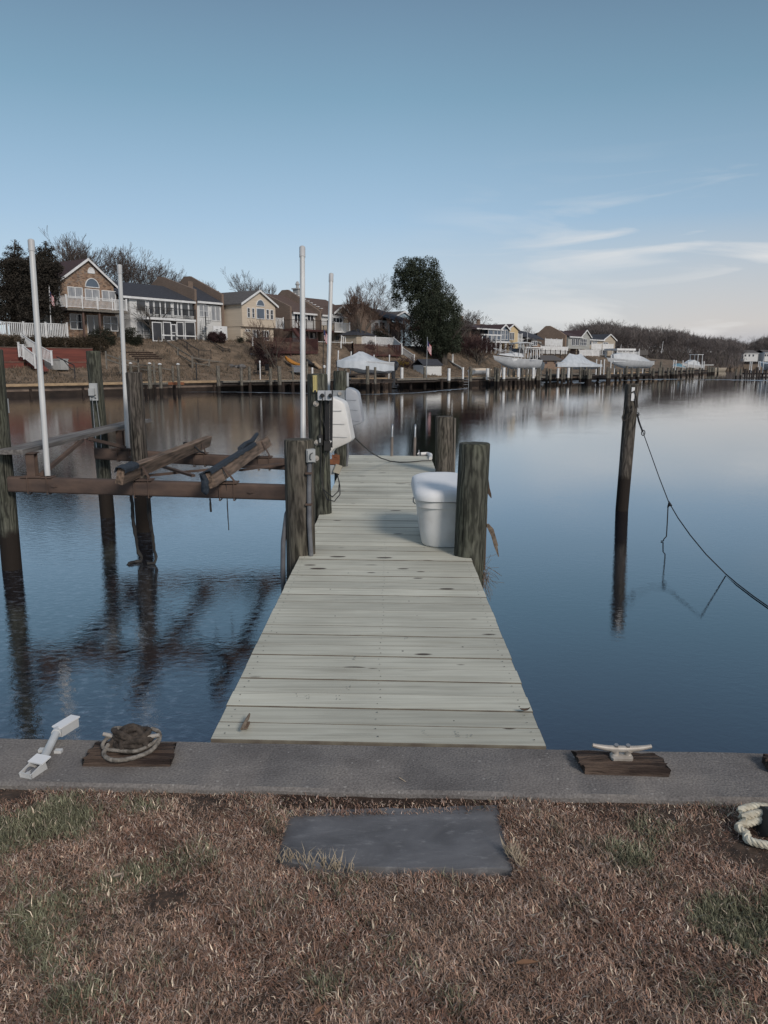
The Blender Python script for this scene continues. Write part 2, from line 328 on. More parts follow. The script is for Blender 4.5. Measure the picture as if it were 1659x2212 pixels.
def deck_mat():
    m, N, L, B = nodes('deck_boards'); B.inputs['Roughness'].default_value = .62; B.inputs['Specular IOR Level'].default_value = .25
    tc = N.new('ShaderNodeTexCoord'); at_ = N.new('ShaderNodeAttribute'); at_.attribute_name = 'var'
    # shift the grain for every board
    sh = N.new('ShaderNodeCombineXYZ'); k = N.new('ShaderNodeMath'); k.operation = 'MULTIPLY'; k.inputs[1].default_value = 37.0; L.new(at_.outputs['Fac'], k.inputs[0]); L.new(k.outputs[0], sh.inputs[0]); L.new(k.outputs[0], sh.inputs[2])
    ad = N.new('ShaderNodeVectorMath'); L.new(tc.outputs['Object'], ad.inputs[0]); L.new(sh.outputs[0], ad.inputs[1])
    mp = N.new('ShaderNodeMapping'); L.new(ad.outputs[0], mp.inputs[0]); mp.inputs['Scale'].default_value = (.7, 9, 9)
    nz = N.new('ShaderNodeTexNoise'); nz.inputs['Scale'].default_value = 2.2; nz.inputs['Detail'].default_value = 7; nz.inputs['Distortion'].default_value = .5; L.new(mp.outputs[0], nz.inputs[0])
    r = ramp_(N, [(.25,(.50,.475,.385)),(.5,(.60,.585,.49)),(.75,(.46,.44,.36))]); L.new(nz.outputs[0], r.inputs[0])
    # long fine grain rings
    wv = N.new('ShaderNodeTexWave'); wv.wave_type = 'BANDS'; wv.bands_direction = 'Y'; wv.inputs['Scale'].default_value = .55; wv.inputs['Distortion'].default_value = 7; wv.inputs['Detail'].default_value = 2; wv.inputs['Detail Scale'].default_value = .7; L.new(mp.outputs[0], wv.inputs[0])
    wr = N.new('ShaderNodeMapRange'); wr.inputs[1].default_value = .0; wr.inputs[2].default_value = .25; wr.inputs[3].default_value = .88; wr.inputs[4].default_value = 1; L.new(wv.outputs[0], wr.inputs[0])
    # knots
    mk = N.new('ShaderNodeMapping'); L.new(ad.outputs[0], mk.inputs[0]); mk.inputs['Scale'].default_value = (2.6, 7.5, .01)
    vo = N.new('ShaderNodeTexVoronoi'); vo.inputs['Scale'].default_value = 1.0; L.new(mk.outputs[0], vo.inputs[0])
    se = N.new('ShaderNodeSeparateColor'); L.new(vo.outputs['Color'], se.inputs[0])
    sel = N.new('ShaderNodeMapRange'); sel.inputs[1].default_value = .15; sel.inputs[2].default_value = 1.0; sel.inputs[3].default_value = 0; sel.inputs[4].default_value = .20; L.new(se.outputs[0], sel.inputs[0])
    kn = N.new('ShaderNodeMath'); kn.operation = 'SUBTRACT'; L.new(sel.outputs[0], kn.inputs[0]); L.new(vo.outputs['Distance'], kn.inputs[1])
    kr = N.new('ShaderNodeMapRange'); kr.inputs[1].default_value = -.015; kr.inputs[2].default_value = .03; L.new(kn.outputs[0], kr.inputs[0])
    mk2 = N.new('ShaderNodeMixRGB'); L.new(kr.outputs[0], mk2.inputs[0]); L.new(r.outputs[0], mk2.inputs[1]); mk2.inputs[2].default_value = (.09,.07,.055,1)
    # board tone
    wn = N.new('ShaderNodeTexWhiteNoise'); wn.noise_dimensions = '1D'; L.new(k.outputs[0], wn.inputs['W'])
    tr = N.new('ShaderNodeMapRange'); tr.inputs[3].default_value = .82; tr.inputs[4].default_value = 1.10; L.new(wn.outputs[0], tr.inputs[0])
    # big dirty blotches
    n2 = N.new('ShaderNodeTexNoise'); n2.inputs['Scale'].default_value = 1.3; n2.inputs['Detail'].default_value = 5; L.new(tc.outputs['Object'], n2.inputs[0])
    b2 = N.new('ShaderNodeMapRange'); b2.inputs[1].default_value = .3; b2.inputs[2].default_value = .62; b2.inputs[3].default_value = .80; b2.inputs[4].default_value = 1.02; L.new(n2.outputs[0], b2.inputs[0])
    q = N.new('ShaderNodeMath'); q.operation = 'MULTIPLY'; L.new(tr.outputs[0], q.inputs[0]); L.new(b2.outputs[0], q.inputs[1])
    mg = N.new('ShaderNodeMapping'); L.new(ad.outputs[0], mg.inputs[0]); mg.inputs['Scale'].default_value = (1.3, 60, 1)
    ng = N.new('ShaderNodeTexNoise'); ng.inputs['Scale'].default_value = 1.6; ng.inputs['Detail'].default_value = 4; L.new(mg.outputs[0], ng.inputs[0])
    gr = N.new('ShaderNodeMapRange'); gr.inputs[1].default_value = .60; gr.inputs[2].default_value = .74; gr.inputs[3].default_value = 1; gr.inputs[4].default_value = .62; L.new(ng.outputs[0], gr.inputs[0])
    q3 = N.new('ShaderNodeMath'); q3.operation = 'MULTIPLY'; L.new(q.outputs[0], q3.inputs[0]); L.new(gr.outputs[0], q3.inputs[1])
    q2 = N.new('ShaderNodeMath'); q2.operation = 'MULTIPLY'; L.new(q3.outputs[0], q2.inputs[0]); L.new(wr.outputs[0], q2.inputs[1])
    # worn dark board tint with distance along the pier (older boards further out)
    fs = N.new('ShaderNodeVectorMath'); fs.operation = 'SCALE'; L.new(mk2.outputs[0], fs.inputs[0]); L.new(q2.outputs[0], fs.inputs['Scale'])
    # small black nail specks
    v2 = N.new('ShaderNodeTexVoronoi'); v2.inputs['Scale'].default_value = 5.5; L.new(tc.outputs['Object'], v2.inputs[0])
    lt = N.new('ShaderNodeMath'); lt.operation = 'LESS_THAN'; lt.inputs[1].default_value = .035; L.new(v2.outputs['Distance'], lt.inputs[0])
    m5 = N.new('ShaderNodeMixRGB'); L.new(lt.outputs[0], m5.inputs[0]); L.new(fs.outputs[0], m5.inputs[1]); m5.inputs[2].default_value = (.05,.045,.04,1)
    L.new(m5.outputs[0], B.inputs['Base Color'])
    b = N.new('ShaderNodeBump'); b.inputs['Strength'].default_value = .35; b.inputs['Distance'].default_value = .004; L.new(nz.outputs[0], b.inputs['Height']); L.new(b.outputs[0], B.inputs['Normal'])
deck_mat()
pm('board_edge_shade', (.20,.18,.14), (.12,.10,.08), scale=9, rough=.9)  # darker brown for board sides: shade of the gaps painted into the colour
def pile_mat(name, tone, wet=-.42, dark=(.022,.017,.014)):
    """weathered pile: long vertical grain, growth-ring swirls, checks; dark tide-wet foot below wet (world z)"""
    m, N, L, B = nodes(name); B.inputs['Roughness'].default_value = .85; B.inputs['Specular IOR Level'].default_value = .2
    tc = N.new('ShaderNodeTexCoord'); geo = N.new('ShaderNodeNewGeometry'); oi = N.new('ShaderNodeObjectInfo')
    off = N.new('ShaderNodeVectorMath'); off.operation = 'ADD'; L.new(geo.outputs['Position'], off.inputs[0]); L.new(oi.outputs['Random'], off.inputs[1])
    mp = N.new('ShaderNodeMapping'); L.new(off.outputs[0], mp.inputs[0]); mp.inputs['Scale'].default_value = (11,11,.9)
    nz = N.new('ShaderNodeTexNoise'); nz.inputs['Scale'].default_value = 2.6; nz.inputs['Detail'].default_value = 8; nz.inputs['Roughness'].default_value = .65; L.new(mp.outputs[0], nz.inputs[0])
    t = tone
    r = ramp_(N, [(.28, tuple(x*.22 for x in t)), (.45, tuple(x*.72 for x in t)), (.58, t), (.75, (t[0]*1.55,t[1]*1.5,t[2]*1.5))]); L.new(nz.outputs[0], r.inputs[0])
    mp2 = N.new('ShaderNodeMapping'); L.new(off.outputs[0], mp2.inputs[0]); mp2.inputs['Scale'].default_value = (5,5,1.4)
    wv = N.new('ShaderNodeTexWave'); wv.wave_type = 'RINGS'; wv.inputs['Scale'].default_value = 2.4; wv.inputs['Distortion'].default_value = 9; wv.inputs['Detail'].default_value = 3; wv.inputs['Detail Scale'].default_value = 1.3; L.new(mp2.outputs[0], wv.inputs[0])
    wr = N.new('ShaderNodeMapRange'); wr.inputs[3].default_value = .5; wr.inputs[4].default_value = 1.25; L.new(wv.outputs[0], wr.inputs[0])
    s1 = N.new('ShaderNodeVectorMath'); s1.operation = 'SCALE'; L.new(r.outputs[0], s1.inputs[0]); L.new(wr.outputs[0], s1.inputs['Scale'])
    mpc = N.new('ShaderNodeMapping'); L.new(off.outputs[0], mpc.inputs[0]); mpc.inputs['Scale'].default_value = (22,22,.7)
    nc = N.new('ShaderNodeTexNoise'); nc.inputs['Scale'].default_value = 1.5; nc.inputs['Detail'].default_value = 2; L.new(mpc.outputs[0], nc.inputs[0])
    cm = N.new('ShaderNodeMapRange'); cm.inputs[1].default_value = .34; cm.inputs[2].default_value = .38; cm.inputs[3].default_value = .25; cm.inputs[4].default_value = 1; L.new(nc.outputs[0], cm.inputs[0])
    s2 = N.new('ShaderNodeVectorMath'); s2.operation = 'SCALE'; L.new(s1.outputs[0], s2.inputs[0]); L.new(cm.outputs[0], s2.inputs['Scale']); s1 = s2
    # green / brown mottling
    n3 = N.new('ShaderNodeTexNoise'); n3.inputs['Scale'].default_value = 3; n3.inputs['Detail'].default_value = 4; L.new(off.outputs[0], n3.inputs[0])
    mr3 = N.new('ShaderNodeMapRange'); mr3.inputs[1].default_value = .42; mr3.inputs[2].default_value = .66; mr3.inputs[4].default_value = .5; L.new(n3.outputs[0], mr3.inputs[0])
    mg = N.new('ShaderNodeMixRGB'); mg.blend_type = 'MULTIPLY'; L.new(mr3.outputs[0], mg.inputs[0]); L.new(s1.outputs[0], mg.inputs[1]); mg.inputs[2].default_value = (.92,1.0,.85,1)
    # tide mark
    sx = N.new('ShaderNodeSeparateXYZ'); L.new(geo.outputs['Position'], sx.inputs[0])
    n4 = N.new('ShaderNodeTexNoise'); n4.inputs['Scale'].default_value = 9; L.new(geo.outputs['Position'], n4.inputs[0])
    ma = N.new('ShaderNodeMath'); ma.operation = 'MULTIPLY_ADD'; ma.inputs[1].default_value = .16; L.new(n4.outputs[0], ma.inputs[0]); L.new(sx.outputs[2], ma.inputs[2])
    tr = N.new('ShaderNodeMapRange'); tr.inputs[1].default_value = wet+.12; tr.inputs[2].default_value = wet+.02; L.new(ma.outputs[0], tr.inputs[0])
    mt = N.new('ShaderNodeMixRGB'); L.new(tr.outputs[0], mt.inputs[0]); L.new(mg.outputs[0], mt.inputs[1]); mt.inputs[2].default_value = dark+(1,)
    L.new(mt.outputs[0], B.inputs['Base Color'])
    b = N.new('ShaderNodeBump'); b.inputs['Strength'].default_value = .8; b.inputs['Distance'].default_value = .012; L.new(nz.outputs[0], b.inputs['Height']); L.new(b.outputs[0], B.inputs['Normal'])
pile_mat('pile_wood', (.118,.103,.085))
pile_mat('pile_green', (.092,.092,.074))
pile_mat('pile_brown', (.105,.09,.078), wet=-.28)
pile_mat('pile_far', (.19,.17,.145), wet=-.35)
def water_mat():
    m, N, L, B = nodes('water')
    B.inputs['IOR'].default_value = 2.7; B.inputs['Specular IOR Level'].default_value = .5; B.inputs['Specular Tint'].default_value = (.90,.94,1,1)
    tc = N.new('ShaderNodeNewGeometry')
    mp = N.new('ShaderNodeMapping'); L.new(tc.outputs['Position'], mp.inputs[0]); mp.inputs['Scale'].default_value = (1,1.5,1)
    n1 = N.new('ShaderNodeTexNoise'); n1.inputs['Scale'].default_value = 9; n1.inputs['Detail'].default_value = 5; n1.inputs['Roughness'].default_value = .6; n1.inputs['Distortion'].default_value = .8; L.new(mp.outputs[0], n1.inputs[0])
    n2 = N.new('ShaderNodeTexNoise'); n2.inputs['Scale'].default_value = .35; n2.inputs['Detail'].default_value = 4; n2.inputs['Distortion'].default_value = 1.2; L.new(tc.outputs['Position'], n2.inputs[0])
    # ragged ice is left of the pier, smooth skin to the right
    sx = N.new('ShaderNodeSeparateXYZ'); L.new(tc.outputs['Position'], sx.inputs[0])
    lf = N.new('ShaderNodeMapRange'); lf.inputs[1].default_value = 1.5; lf.inputs[2].default_value = -2.0; L.new(sx.outputs[0], lf.inputs[0])
    pt = N.new('ShaderNodeMapRange'); pt.inputs[1].default_value = .42; pt.inputs[2].default_value = .60; L.new(n2.outputs[0], pt.inputs[0])
    pl = N.new('ShaderNodeMath'); pl.operation = 'MULTIPLY_ADD'; L.new(lf.outputs[0], pl.inputs[0]); pl.inputs[1].default_value = .75; 
    p3 = N.new('ShaderNodeMath'); p3.operation = 'MULTIPLY'; L.new(pt.outputs[0], p3.inputs[0]); p3.inputs[1].default_value = .25; L.new(p3.outputs[0], pl.inputs[2])
    st = N.new('ShaderNodeMapRange'); st.inputs[3].default_value = .017; st.inputs[4].default_value = .048; L.new(pl.outputs[0], st.inputs[0])
    b = N.new('ShaderNodeBump'); b.inputs['Distance'].default_value = .05; L.new(st.outputs[0], b.inputs['Strength']); L.new(n1.outputs[0], b.inputs['Height'])
    L.new(b.outputs[0], B.inputs['Normal']); L.new(b.outputs[0], B.inputs['Coat Normal']); B.inputs['Coat Weight'].default_value = .7; B.inputs['Coat IOR'].default_value = 1.7; B.inputs['Coat Roughness'].default_value = .01
    rr = N.new('ShaderNodeMapRange'); rr.inputs[3].default_value = .01; rr.inputs[4].default_value = .05; L.new(n2.outputs[0], rr.inputs[0]); L.new(rr.outputs[0], B.inputs['Roughness'])
    cr = ramp_(N, [(.35,(.003,.004,.008)),(.62,(.006,.009,.016))]); L.new(n2.outputs[0], cr.inputs[0])
    # pale frost flecks
    n3 = N.new('ShaderNodeTexNoise'); n3.inputs['Scale'].default_value = 9; n3.inputs['Detail'].default_value = 8; n3.inputs['Roughness'].default_value = .75; L.new(mp.outputs[0], n3.inputs[0])
    fr = N.new('ShaderNodeMapRange'); fr.inputs[1].default_value = .52; fr.inputs[2].default_value = .68; L.new(n3.outputs[0], fr.inputs[0])
    fm = N.new('ShaderNodeMath'); fm.operation = 'MULTIPLY'; L.new(fr.outputs[0], fm.inputs[0]); L.new(lf.outputs[0], fm.inputs[1])
    mx = N.new('ShaderNodeMixRGB'); L.new(fm.outputs[0], mx.inputs[0]); L.new(cr.outputs[0], mx.inputs[1]); mx.inputs[2].default_value = (.15,.18,.22,1)
    L.new(mx.outputs[0], B.inputs['Base Color'])
water_mat()
def concrete_mat():
    m, N, L, B = nodes('seawall_concrete'); B.inputs['Roughness'].default_value = .9; B.inputs['Specular IOR Level'].default_value = .15
    tc = N.new('ShaderNodeTexCoord')
    n1 = N.new('ShaderNodeTexNoise'); n1.inputs['Scale'].default_value = 2.2; n1.inputs['Detail'].default_value = 9; n1.inputs['Roughness'].default_value = .65; L.new(tc.outputs['Object'], n1.inputs[0])
    r = ramp_(N, [(.3,(.105,.096,.092)),(.5,(.178,.164,.155)),(.62,(.212,.194,.178)),(.75,(.26,.24,.21))]); L.new(n1.outputs[0], r.inputs[0])
    n2 = N.new('ShaderNodeTexNoise'); n2.inputs['Scale'].default_value = 110; n2.inputs['Detail'].default_value = 3; L.new(tc.outputs['Object'], n2.inputs[0])
    mr = N.new('ShaderNodeMapRange'); mr.inputs[1].default_value = .3; mr.inputs[2].default_value = .7; mr.inputs[3].default_value = .72; mr.inputs[4].default_value = 1.25; L.new(n2.outputs[0], mr.inputs[0])
    s = N.new('ShaderNodeVectorMath'); s.operation = 'SCALE'; L.new(r.outputs[0], s.inputs[0]); L.new(mr.outputs[0], s.inputs['Scale'])
    vo = N.new('ShaderNodeTexVoronoi'); vo.inputs['Scale'].default_value = 48; vo.inputs['Randomness'].default_value = 1; L.new(tc.outputs['Object'], vo.inputs[0])
    se = N.new('ShaderNodeSeparateColor'); L.new(vo.outputs['Color'], se.inputs[0])
    th = N.new('ShaderNodeMapRange'); th.inputs[1].default_value = .78; th.inputs[2].default_value = 1; th.inputs[3].default_value = -.05; th.inputs[4].default_value = .32; L.new(se.outputs[0], th.inputs[0])
    lt = N.new('ShaderNodeMath'); lt.operation = 'LESS_THAN'; L.new(vo.outputs['Distance'], lt.inputs[0]); L.new(th.outputs[0], lt.inputs[1])
    mx = N.new('ShaderNodeMixRGB'); L.new(lt.outputs[0], mx.inputs[0]); L.new(s.outputs[0], mx.inputs[1]); mx.inputs[2].default_value = (.27,.255,.24,1)
    L.new(mx.outputs[0], B.inputs['Base Color'])
    b = N.new('ShaderNodeBump'); b.inputs['Strength'].default_value = .7; b.inputs['Distance'].default_value = .006; L.new(n2.outputs[0], b.inputs['Height']); L.new(b.outputs[0], B.inputs['Normal'])
concrete_mat()
def slab_mat():
    m, N, L, B = nodes('slab_stone'); B.inputs['Roughness'].default_value = .7; B.inputs['Specular IOR Level'].default_value = .25
    tc = N.new('ShaderNodeTexCoord')
    mp = N.new('ShaderNodeMapping'); L.new(tc.outputs['Object'], mp.inputs[0]); mp.inputs['Scale'].default_value = (1,2.2,1)
    n1 = N.new('ShaderNodeTexNoise'); n1.inputs['Scale'].default_value = 3.2; n1.inputs['Detail'].default_value = 9; n1.inputs['Roughness'].default_value = .6; n1.inputs['Distortion'].default_value = .6; L.new(mp.outputs[0], n1.inputs[0])
    r = ramp_(N, [(.3,(.085,.084,.088)),(.5,(.125,.124,.13)),(.64,(.155,.154,.16)),(.76,(.23,.229,.23))]); L.new(n1.outputs[0], r.inputs[0])
    n2 = N.new('ShaderNodeTexNoise'); n2.inputs['Scale'].default_value = 17; n2.inputs['Detail'].default_value = 8; n2.inputs['Roughness'].default_value = .7; L.new(mp.outputs[0], n2.inputs[0])
    f = N.new('ShaderNodeMapRange'); f.inputs[1].default_value = .55; f.inputs[2].default_value = .70; f.inputs[4].default_value = .65; L.new(n2.outputs[0], f.inputs[0])
    mx = N.new('ShaderNodeMixRGB'); L.new(f.outputs[0], mx.inputs[0]); L.new(r.outputs[0], mx.inputs[1]); mx.inputs[2].default_value = (.24,.238,.24,1)
    L.new(mx.outputs[0], B.inputs['Base Color'])
    vo = N.new('ShaderNodeTexVoronoi'); vo.inputs['Scale'].default_value = 4; L.new(mp.outputs[0], vo.inputs[0])
    ad = N.new('ShaderNodeMath'); ad.operation = 'MULTIPLY_ADD'; ad.inputs[1].default_value = .3; L.new(n2.outputs[0], ad.inputs[0]); L.new(n1.outputs[0], ad.inputs[2])
    b = N.new('ShaderNodeBump'); b.inputs['Strength'].default_value = .5; b.inputs['Distance'].default_value = .012; L.new(ad.outputs[0], b.inputs['Height']); L.new(b.outputs[0], B.inputs['Normal'])
slab_mat()
def grass_mat():
    m, N, L, B = nodes('grass_blades'); B.inputs['Roughness'].default_value = .8; B.inputs['Specular IOR Level'].default_value = .15
    a = N.new('ShaderNodeAttribute'); a.attribute_name = 'col'; L.new(a.outputs['Color'], B.inputs['Base Color'])
grass_mat()
pm('soil', (.085,.058,.042), (.04,.029,.023), scale=14, rough=1, detail=9, bump=.8, dist=.02)
# ================================================================= NEAR BANK
w0 = on(0,1592); w1 = on(1659,1625); WD = (w1-w0).normalized(); WN = V((-WD.y, WD.x, 0))   # wall direction, towards water
def wl(s, t, z=0.0): return w0 + WD*s + WN*t + V((0,0,z))      # s along the wall from the left frame edge, t out over the water
GZ = -.034
def px_(p): return p.x/(p.y*cP+.3)*F+CX
def near_ground():
    mb = MB(); nx, ny = 120, 60
    xs = [(-80, -12, 8), (-12, 12, 96), (12, 80, 8)]
    X = []
    for a, b, n in xs: X += [a+(b-a)*i/n for i in range(n)]
    X.append(80)
    Y = [-.345 - i*.06 for i in range(50)] + [-3.4, -4, -5, -7, -10, -16, -30, -60]
    vs = []; 
    for y in Y:
        for x in X:
            p = wl(x+1.5, y, 0)
            z = GZ + .018*noise.noise(V((p.x*2.3, p.y*2.3, 0))) + .008*noise.noise(V((p.x*9, p.y*9, 3)))
            if y > -.375: z = -.03
            if 580 < px_(p) < 1130 and -.80 < y < -.34: z -= .05
            vs.append((p.x, p.y, z))
    n = len(X); fs = [(j*n+i, j*n+i+1, (j+1)*n+i+1, (j+1)*n+i) for j in range(len(Y)-1) for i in range(n-1)]
    mb.add(vs, fs); o = mb.build('lawn', 'soil', fix=False, smooth=True); struct(o)
near_ground()
# water
mb = MB(); mb.add([(-500,2.0,-.9),(900,2.0,-.9),(900,2500,-.9),(-500,2500,-.9)], [(0,1,2,3)]); o = mb.build('water', 'water', fix=False); struct(o)
# concrete seawall: cap with a slightly ragged arris, face going down into the water
def seawall():
    mb = MB(); r = random.Random(3); rings = []
    s = -40.0
    while s < 44:
        j = lambda k: k*noise.noise(V((s*3.1, k*50, 7)))
        fine = -3 < s < 7
        e = .010 if fine else 0
        prof = [(-.362+j(e), -.30), (-.362+j(e), -.012), (-.350, 0+j(.003)), (-.012, 0+j(.003)), (0+j(e*.8), -.014), (0+j(e*.6), -1.8), (-.25, -1.8)]
        rings.append([wl(s, t, z) for t, z in prof])
        s += .07 if fine else 1.0
    mb.loft(rings); o = mb.build('seawall', 'seawall_concrete', smooth=True)
    tag(o, 'weathered concrete seawall cap running across between the grass and the frozen creek', 'seawall')
seawall()
def slab():
    c = [on(625,1749,-.032), on(1074,1740,-.032), on(1112,1866,-.032), on(1100,1877,-.032), on(700,1874,-.032), on(592,1852,-.032)]
    # ragged outline
    out = []; r = random.Random(5)
    for i in range(len(c)):
        a, b = c[i], c[(i+1) % len(c)]; n = max(2, int((b-a).length/.04))
        for k in range(n):
            p = a.lerp(b, k/n); out.append(p + V((r.uniform(-.006,.006), r.uniform(-.006,.006), 0)))
    ctr = sum(out, V((0,0,0)))/len(out)
    n = len(out); rings = []
    for f, z in ((1.0,-.08),(1.0,-.004),(.985,.0),(.7,.002),(.35,.001)):
        rings.append([ctr + (p-ctr)*f + V((0,0,z + (.003*noise.noise(V((p.x*f*6, p.y*f*6, 1))) if f < .98 else 0))) for p in out])
    mb = MB(); mb.loft(rings); o = mb.build('stepping_slab', 'slab_stone', smooth=True)
    tag(o, 'dark grey stone stepping slab set into the grass before the pier', 'stone slab')
slab()
# dirt gap between slab and wall
mb = MB(); vs=[]; A_ = on(600,1716,-.062); B_ = on(1092,1716,-.062)
n=40
for i in range(n+1):
    p = wl(0,0)+WD*((A_-w0).dot(WD) + (B_-A_).length*i/n)
    vs += [p+WN*-.360+V((0,0,-.025+.008*noise.noise(p*9))), p+WN*-.39+V((0,0,-.045+.01*noise.noise(p*14))), p+WN*(-.50+.012*noise.noise(p*8))+V((0,0,-.052))]
mb.add(vs, [(3*i+k,3*i+3+k,3*i+4+k,3*i+1+k) for i in range(n) for k in range(2)]); o = mb.build('dirt', 'dirt', smooth=True, fix=False); struct(o)
# ---------------------------------------------------------------- grass
SL = [on(625,1749,0), on(1074,1740,0), on(1112,1866,0), on(1100,1877,0), on(700,1874,0), on(592,1852,0)]
def grass(N=500000, seed=11):
    g = np.random.default_rng(seed)
    # blade roots: dense where the camera stands close, thinner to the sides
    s = g.normal(1.6, 1.5, N*2); t = -.366 - np.abs(g.uniform(0, 1, N*2))**.9*1.75
    d = np.array([WD.x, WD.y]); nn = np.array([WN.x, WN.y]); o = np.array([w0.x, w0.y])
    P = o + s[:,None]*d + t[:,None]*nn
    keep = (P[:,0] > -4.5) & (P[:,0] < 4.5)
    # leave the slab and the dirt strip in front of it bare
    ins = np.ones(len(P), bool); poly = [np.array([p.x, p.y]) for p in SL]
    for i in range(len(poly)):
        a = poly[i]; b = poly[(i+1) % len(poly)]; e = b-a
        ins &= (e[0]*(P[:,1]-a[1]) - e[1]*(P[:,0]-a[0])) < .0*np.linalg.norm(e)
    keep &= ~ins
    sa = (A_-w0).dot(WD); sb = (B_-w0).dot(WD)
    strip = (s > sa+.02) & (s < sb-.04) & (t > -.465)
    keep &= ~(strip & (g.random(len(P)) < .80))
    P = P[keep][:N]; s = s[keep][:N]; t = t[keep][:N]; N = len(P)
    def vn(x, y, f, k):   # cheap smooth noise
        return (np.sin(x*f*1.0+k)*np.cos(y*f*1.3-k*2) + np.sin(x*f*2.3+y*f*1.7+k*3)*.6 + np.cos(x*f*3.9-y*f*4.4+k)*.35)/1.95
    x, y = P[:,0], P[:,1]
    c1 = vn(x, y, 3.1, 1.3); c2 = vn(x, y, 8.0, 4.2); c3 = vn(x, y, 19.0, .7)
    green = np.clip(.5*c1+.5*c2+.25*c3, -1, 1)
    for (px, py, r, k) in [(130,1780,.20,.9),(40,1800,.25,.9),(360,1885,.22,.9),(130,1930,.28,.7),(1400,1790,.20,1.0),(1370,1850,.13,1.0),(1620,1960,.25,1.0),(1560,2000,.2,.8),(150,2050,.25,.6),(700,2130,.16,.6),(310,1745,.14,.9)]:
        q = on(px, py, GZ); green += k*np.exp(-((x-q.x)**2+(y-q.y)**2*1.6)/(r*r*.6))
    isg = (green + g.normal(0,.25,N)) > .72
    L = g.uniform(.011,.031, N)*(1+.3*c2); L[isg] *= 1.25
    near = np.abs(t+.375) < .05; L[near] *= .75
    wd = g.uniform(.0007,.0016, N)
    pale = g.random(N) < .045; L[pale] *= 1.15; wd[pale] *= 1.5
    az = g.uniform(0, 2*np.pi, N)*.85 + 2.2*vn(x, y, 5.0, 9.1) + 1.2*vn(x, y, 11.0, 2.0)
    lean = g.uniform(.5, 1.42, N); lean[isg] = g.uniform(.2, 1.15, isg.sum())
    dirx, diry = np.cos(az), np.sin(az)
    z0 = np.full(N, GZ-.004) + .018*0
    curl = g.normal(0,.9,N)
    sx, sy = -diry, dirx
    l1 = L*.5; hx1 = np.sin(lean)*l1; hz1 = np.cos(lean)*l1
    le2 = np.clip(lean+g.uniform(.1,.7,N), 0, 1.75); hx2 = hx1+np.sin(le2)*l1; hz2 = hz1+np.cos(le2)*l1
    tw = np.cos(curl)
    v = np.zeros((N,5,3))
    lift = g.random(N)*.020*(c2*.6+c1*.3+.8)
    z0 = z0 + lift
    v[:,0] = np.stack([x-sx*wd, y-sy*wd, z0], 1); v[:,1] = np.stack([x+sx*wd, y+sy*wd, z0], 1)
    ax2 = dirx*np.cos(curl)-diry*np.sin(curl); ay2 = dirx*np.sin(curl)+diry*np.cos(curl)
    m = np.stack([x+dirx*hx1, y+diry*hx1, z0+hz1], 1)
    off = np.stack([sx*wd*.8, sy*wd*.8, np.zeros(N)], 1)
    v[:,2] = m+off; v[:,3] = m-off
    v[:,4] = np.stack([m[:,0]+ax2*(hx2-hx1), m[:,1]+ay2*(hx2-hx1), np.maximum(z0+hz2, GZ-.002)], 1)
    vs = v.reshape(-1,3)
    b = (np.arange(N)*5)[:,None]
    tri = np.concatenate([b+[0,1,2], b+[0,2,3], b+[3,2,4]], 1).reshape(-1)
    me = bpy.data.meshes.new('grass'); me.vertices.add(len(vs)); me.vertices.foreach_set('co', vs.reshape(-1))
    me.loops.add(len(tri)); me.loops.foreach_set('vertex_index', tri.astype(np.int32))
    me.polygons.add(len(tri)//3); me.polygons.foreach_set('loop_start', np.arange(0, len(tri), 3, dtype=np.int32)); me.polygons.foreach_set('loop_total', np.full(len(tri)//3, 3, np.int32))
    me.update(calc_edges=True)
    tan = np.array([.30,.205,.15]); rust = np.array([.19,.105,.075]); straw = np.array([.46,.38,.29]); gr = np.array([.10,.10,.062]); gr2 = np.array([.20,.195,.13]); grey=np.array([.30,.235,.20])
    mixv = np.clip(.5+.4*vn(x, y, 6.3, 3.3)+g.normal(0,.28,N), 0, 1)[:,None]
    col = rust*(1-mixv)+tan*mixv
    q = g.random(N)[:,None]; col = np.where(q < .22, grey, col)
    gm = g.random(N)[:,None]
    col = np.where(isg[:,None], gr*(1-gm)+gr2*gm, col)
    col = np.where(pale[:,None], straw, col)
    col *= (g.uniform(.25,1.0,N)**1.0*1.88)[:,None]
    cc = np.concatenate([np.repeat(col, 5, 0), np.ones((N*5,1))], 1)
    k0 = np.clip(1+.30*vn(x, y, 13.0, 6.1)+.25*vn(x, y, 27.0, 1.9), .5, 1.5); cc[:,:3] *= np.repeat(k0, 5)[:,None]
    k = np.tile(np.array([.55,.55,.95,.95,1.2]), N)[:,None]; cc[:,:3] *= k*0+1
    at_ = me.attributes.new('col', 'FLOAT_COLOR', 'POINT'); at_.data.foreach_set('color', cc.reshape(-1).astype(np.float32))
    me.materials.append(M_['grass_blades'])
    o = bpy.data.objects.new('grass', me); C.objects.link(o); o['kind'] = 'stuff'
    tag(o, 'matted dormant brown grass with dull green patches on the near bank', 'grass')
grass()
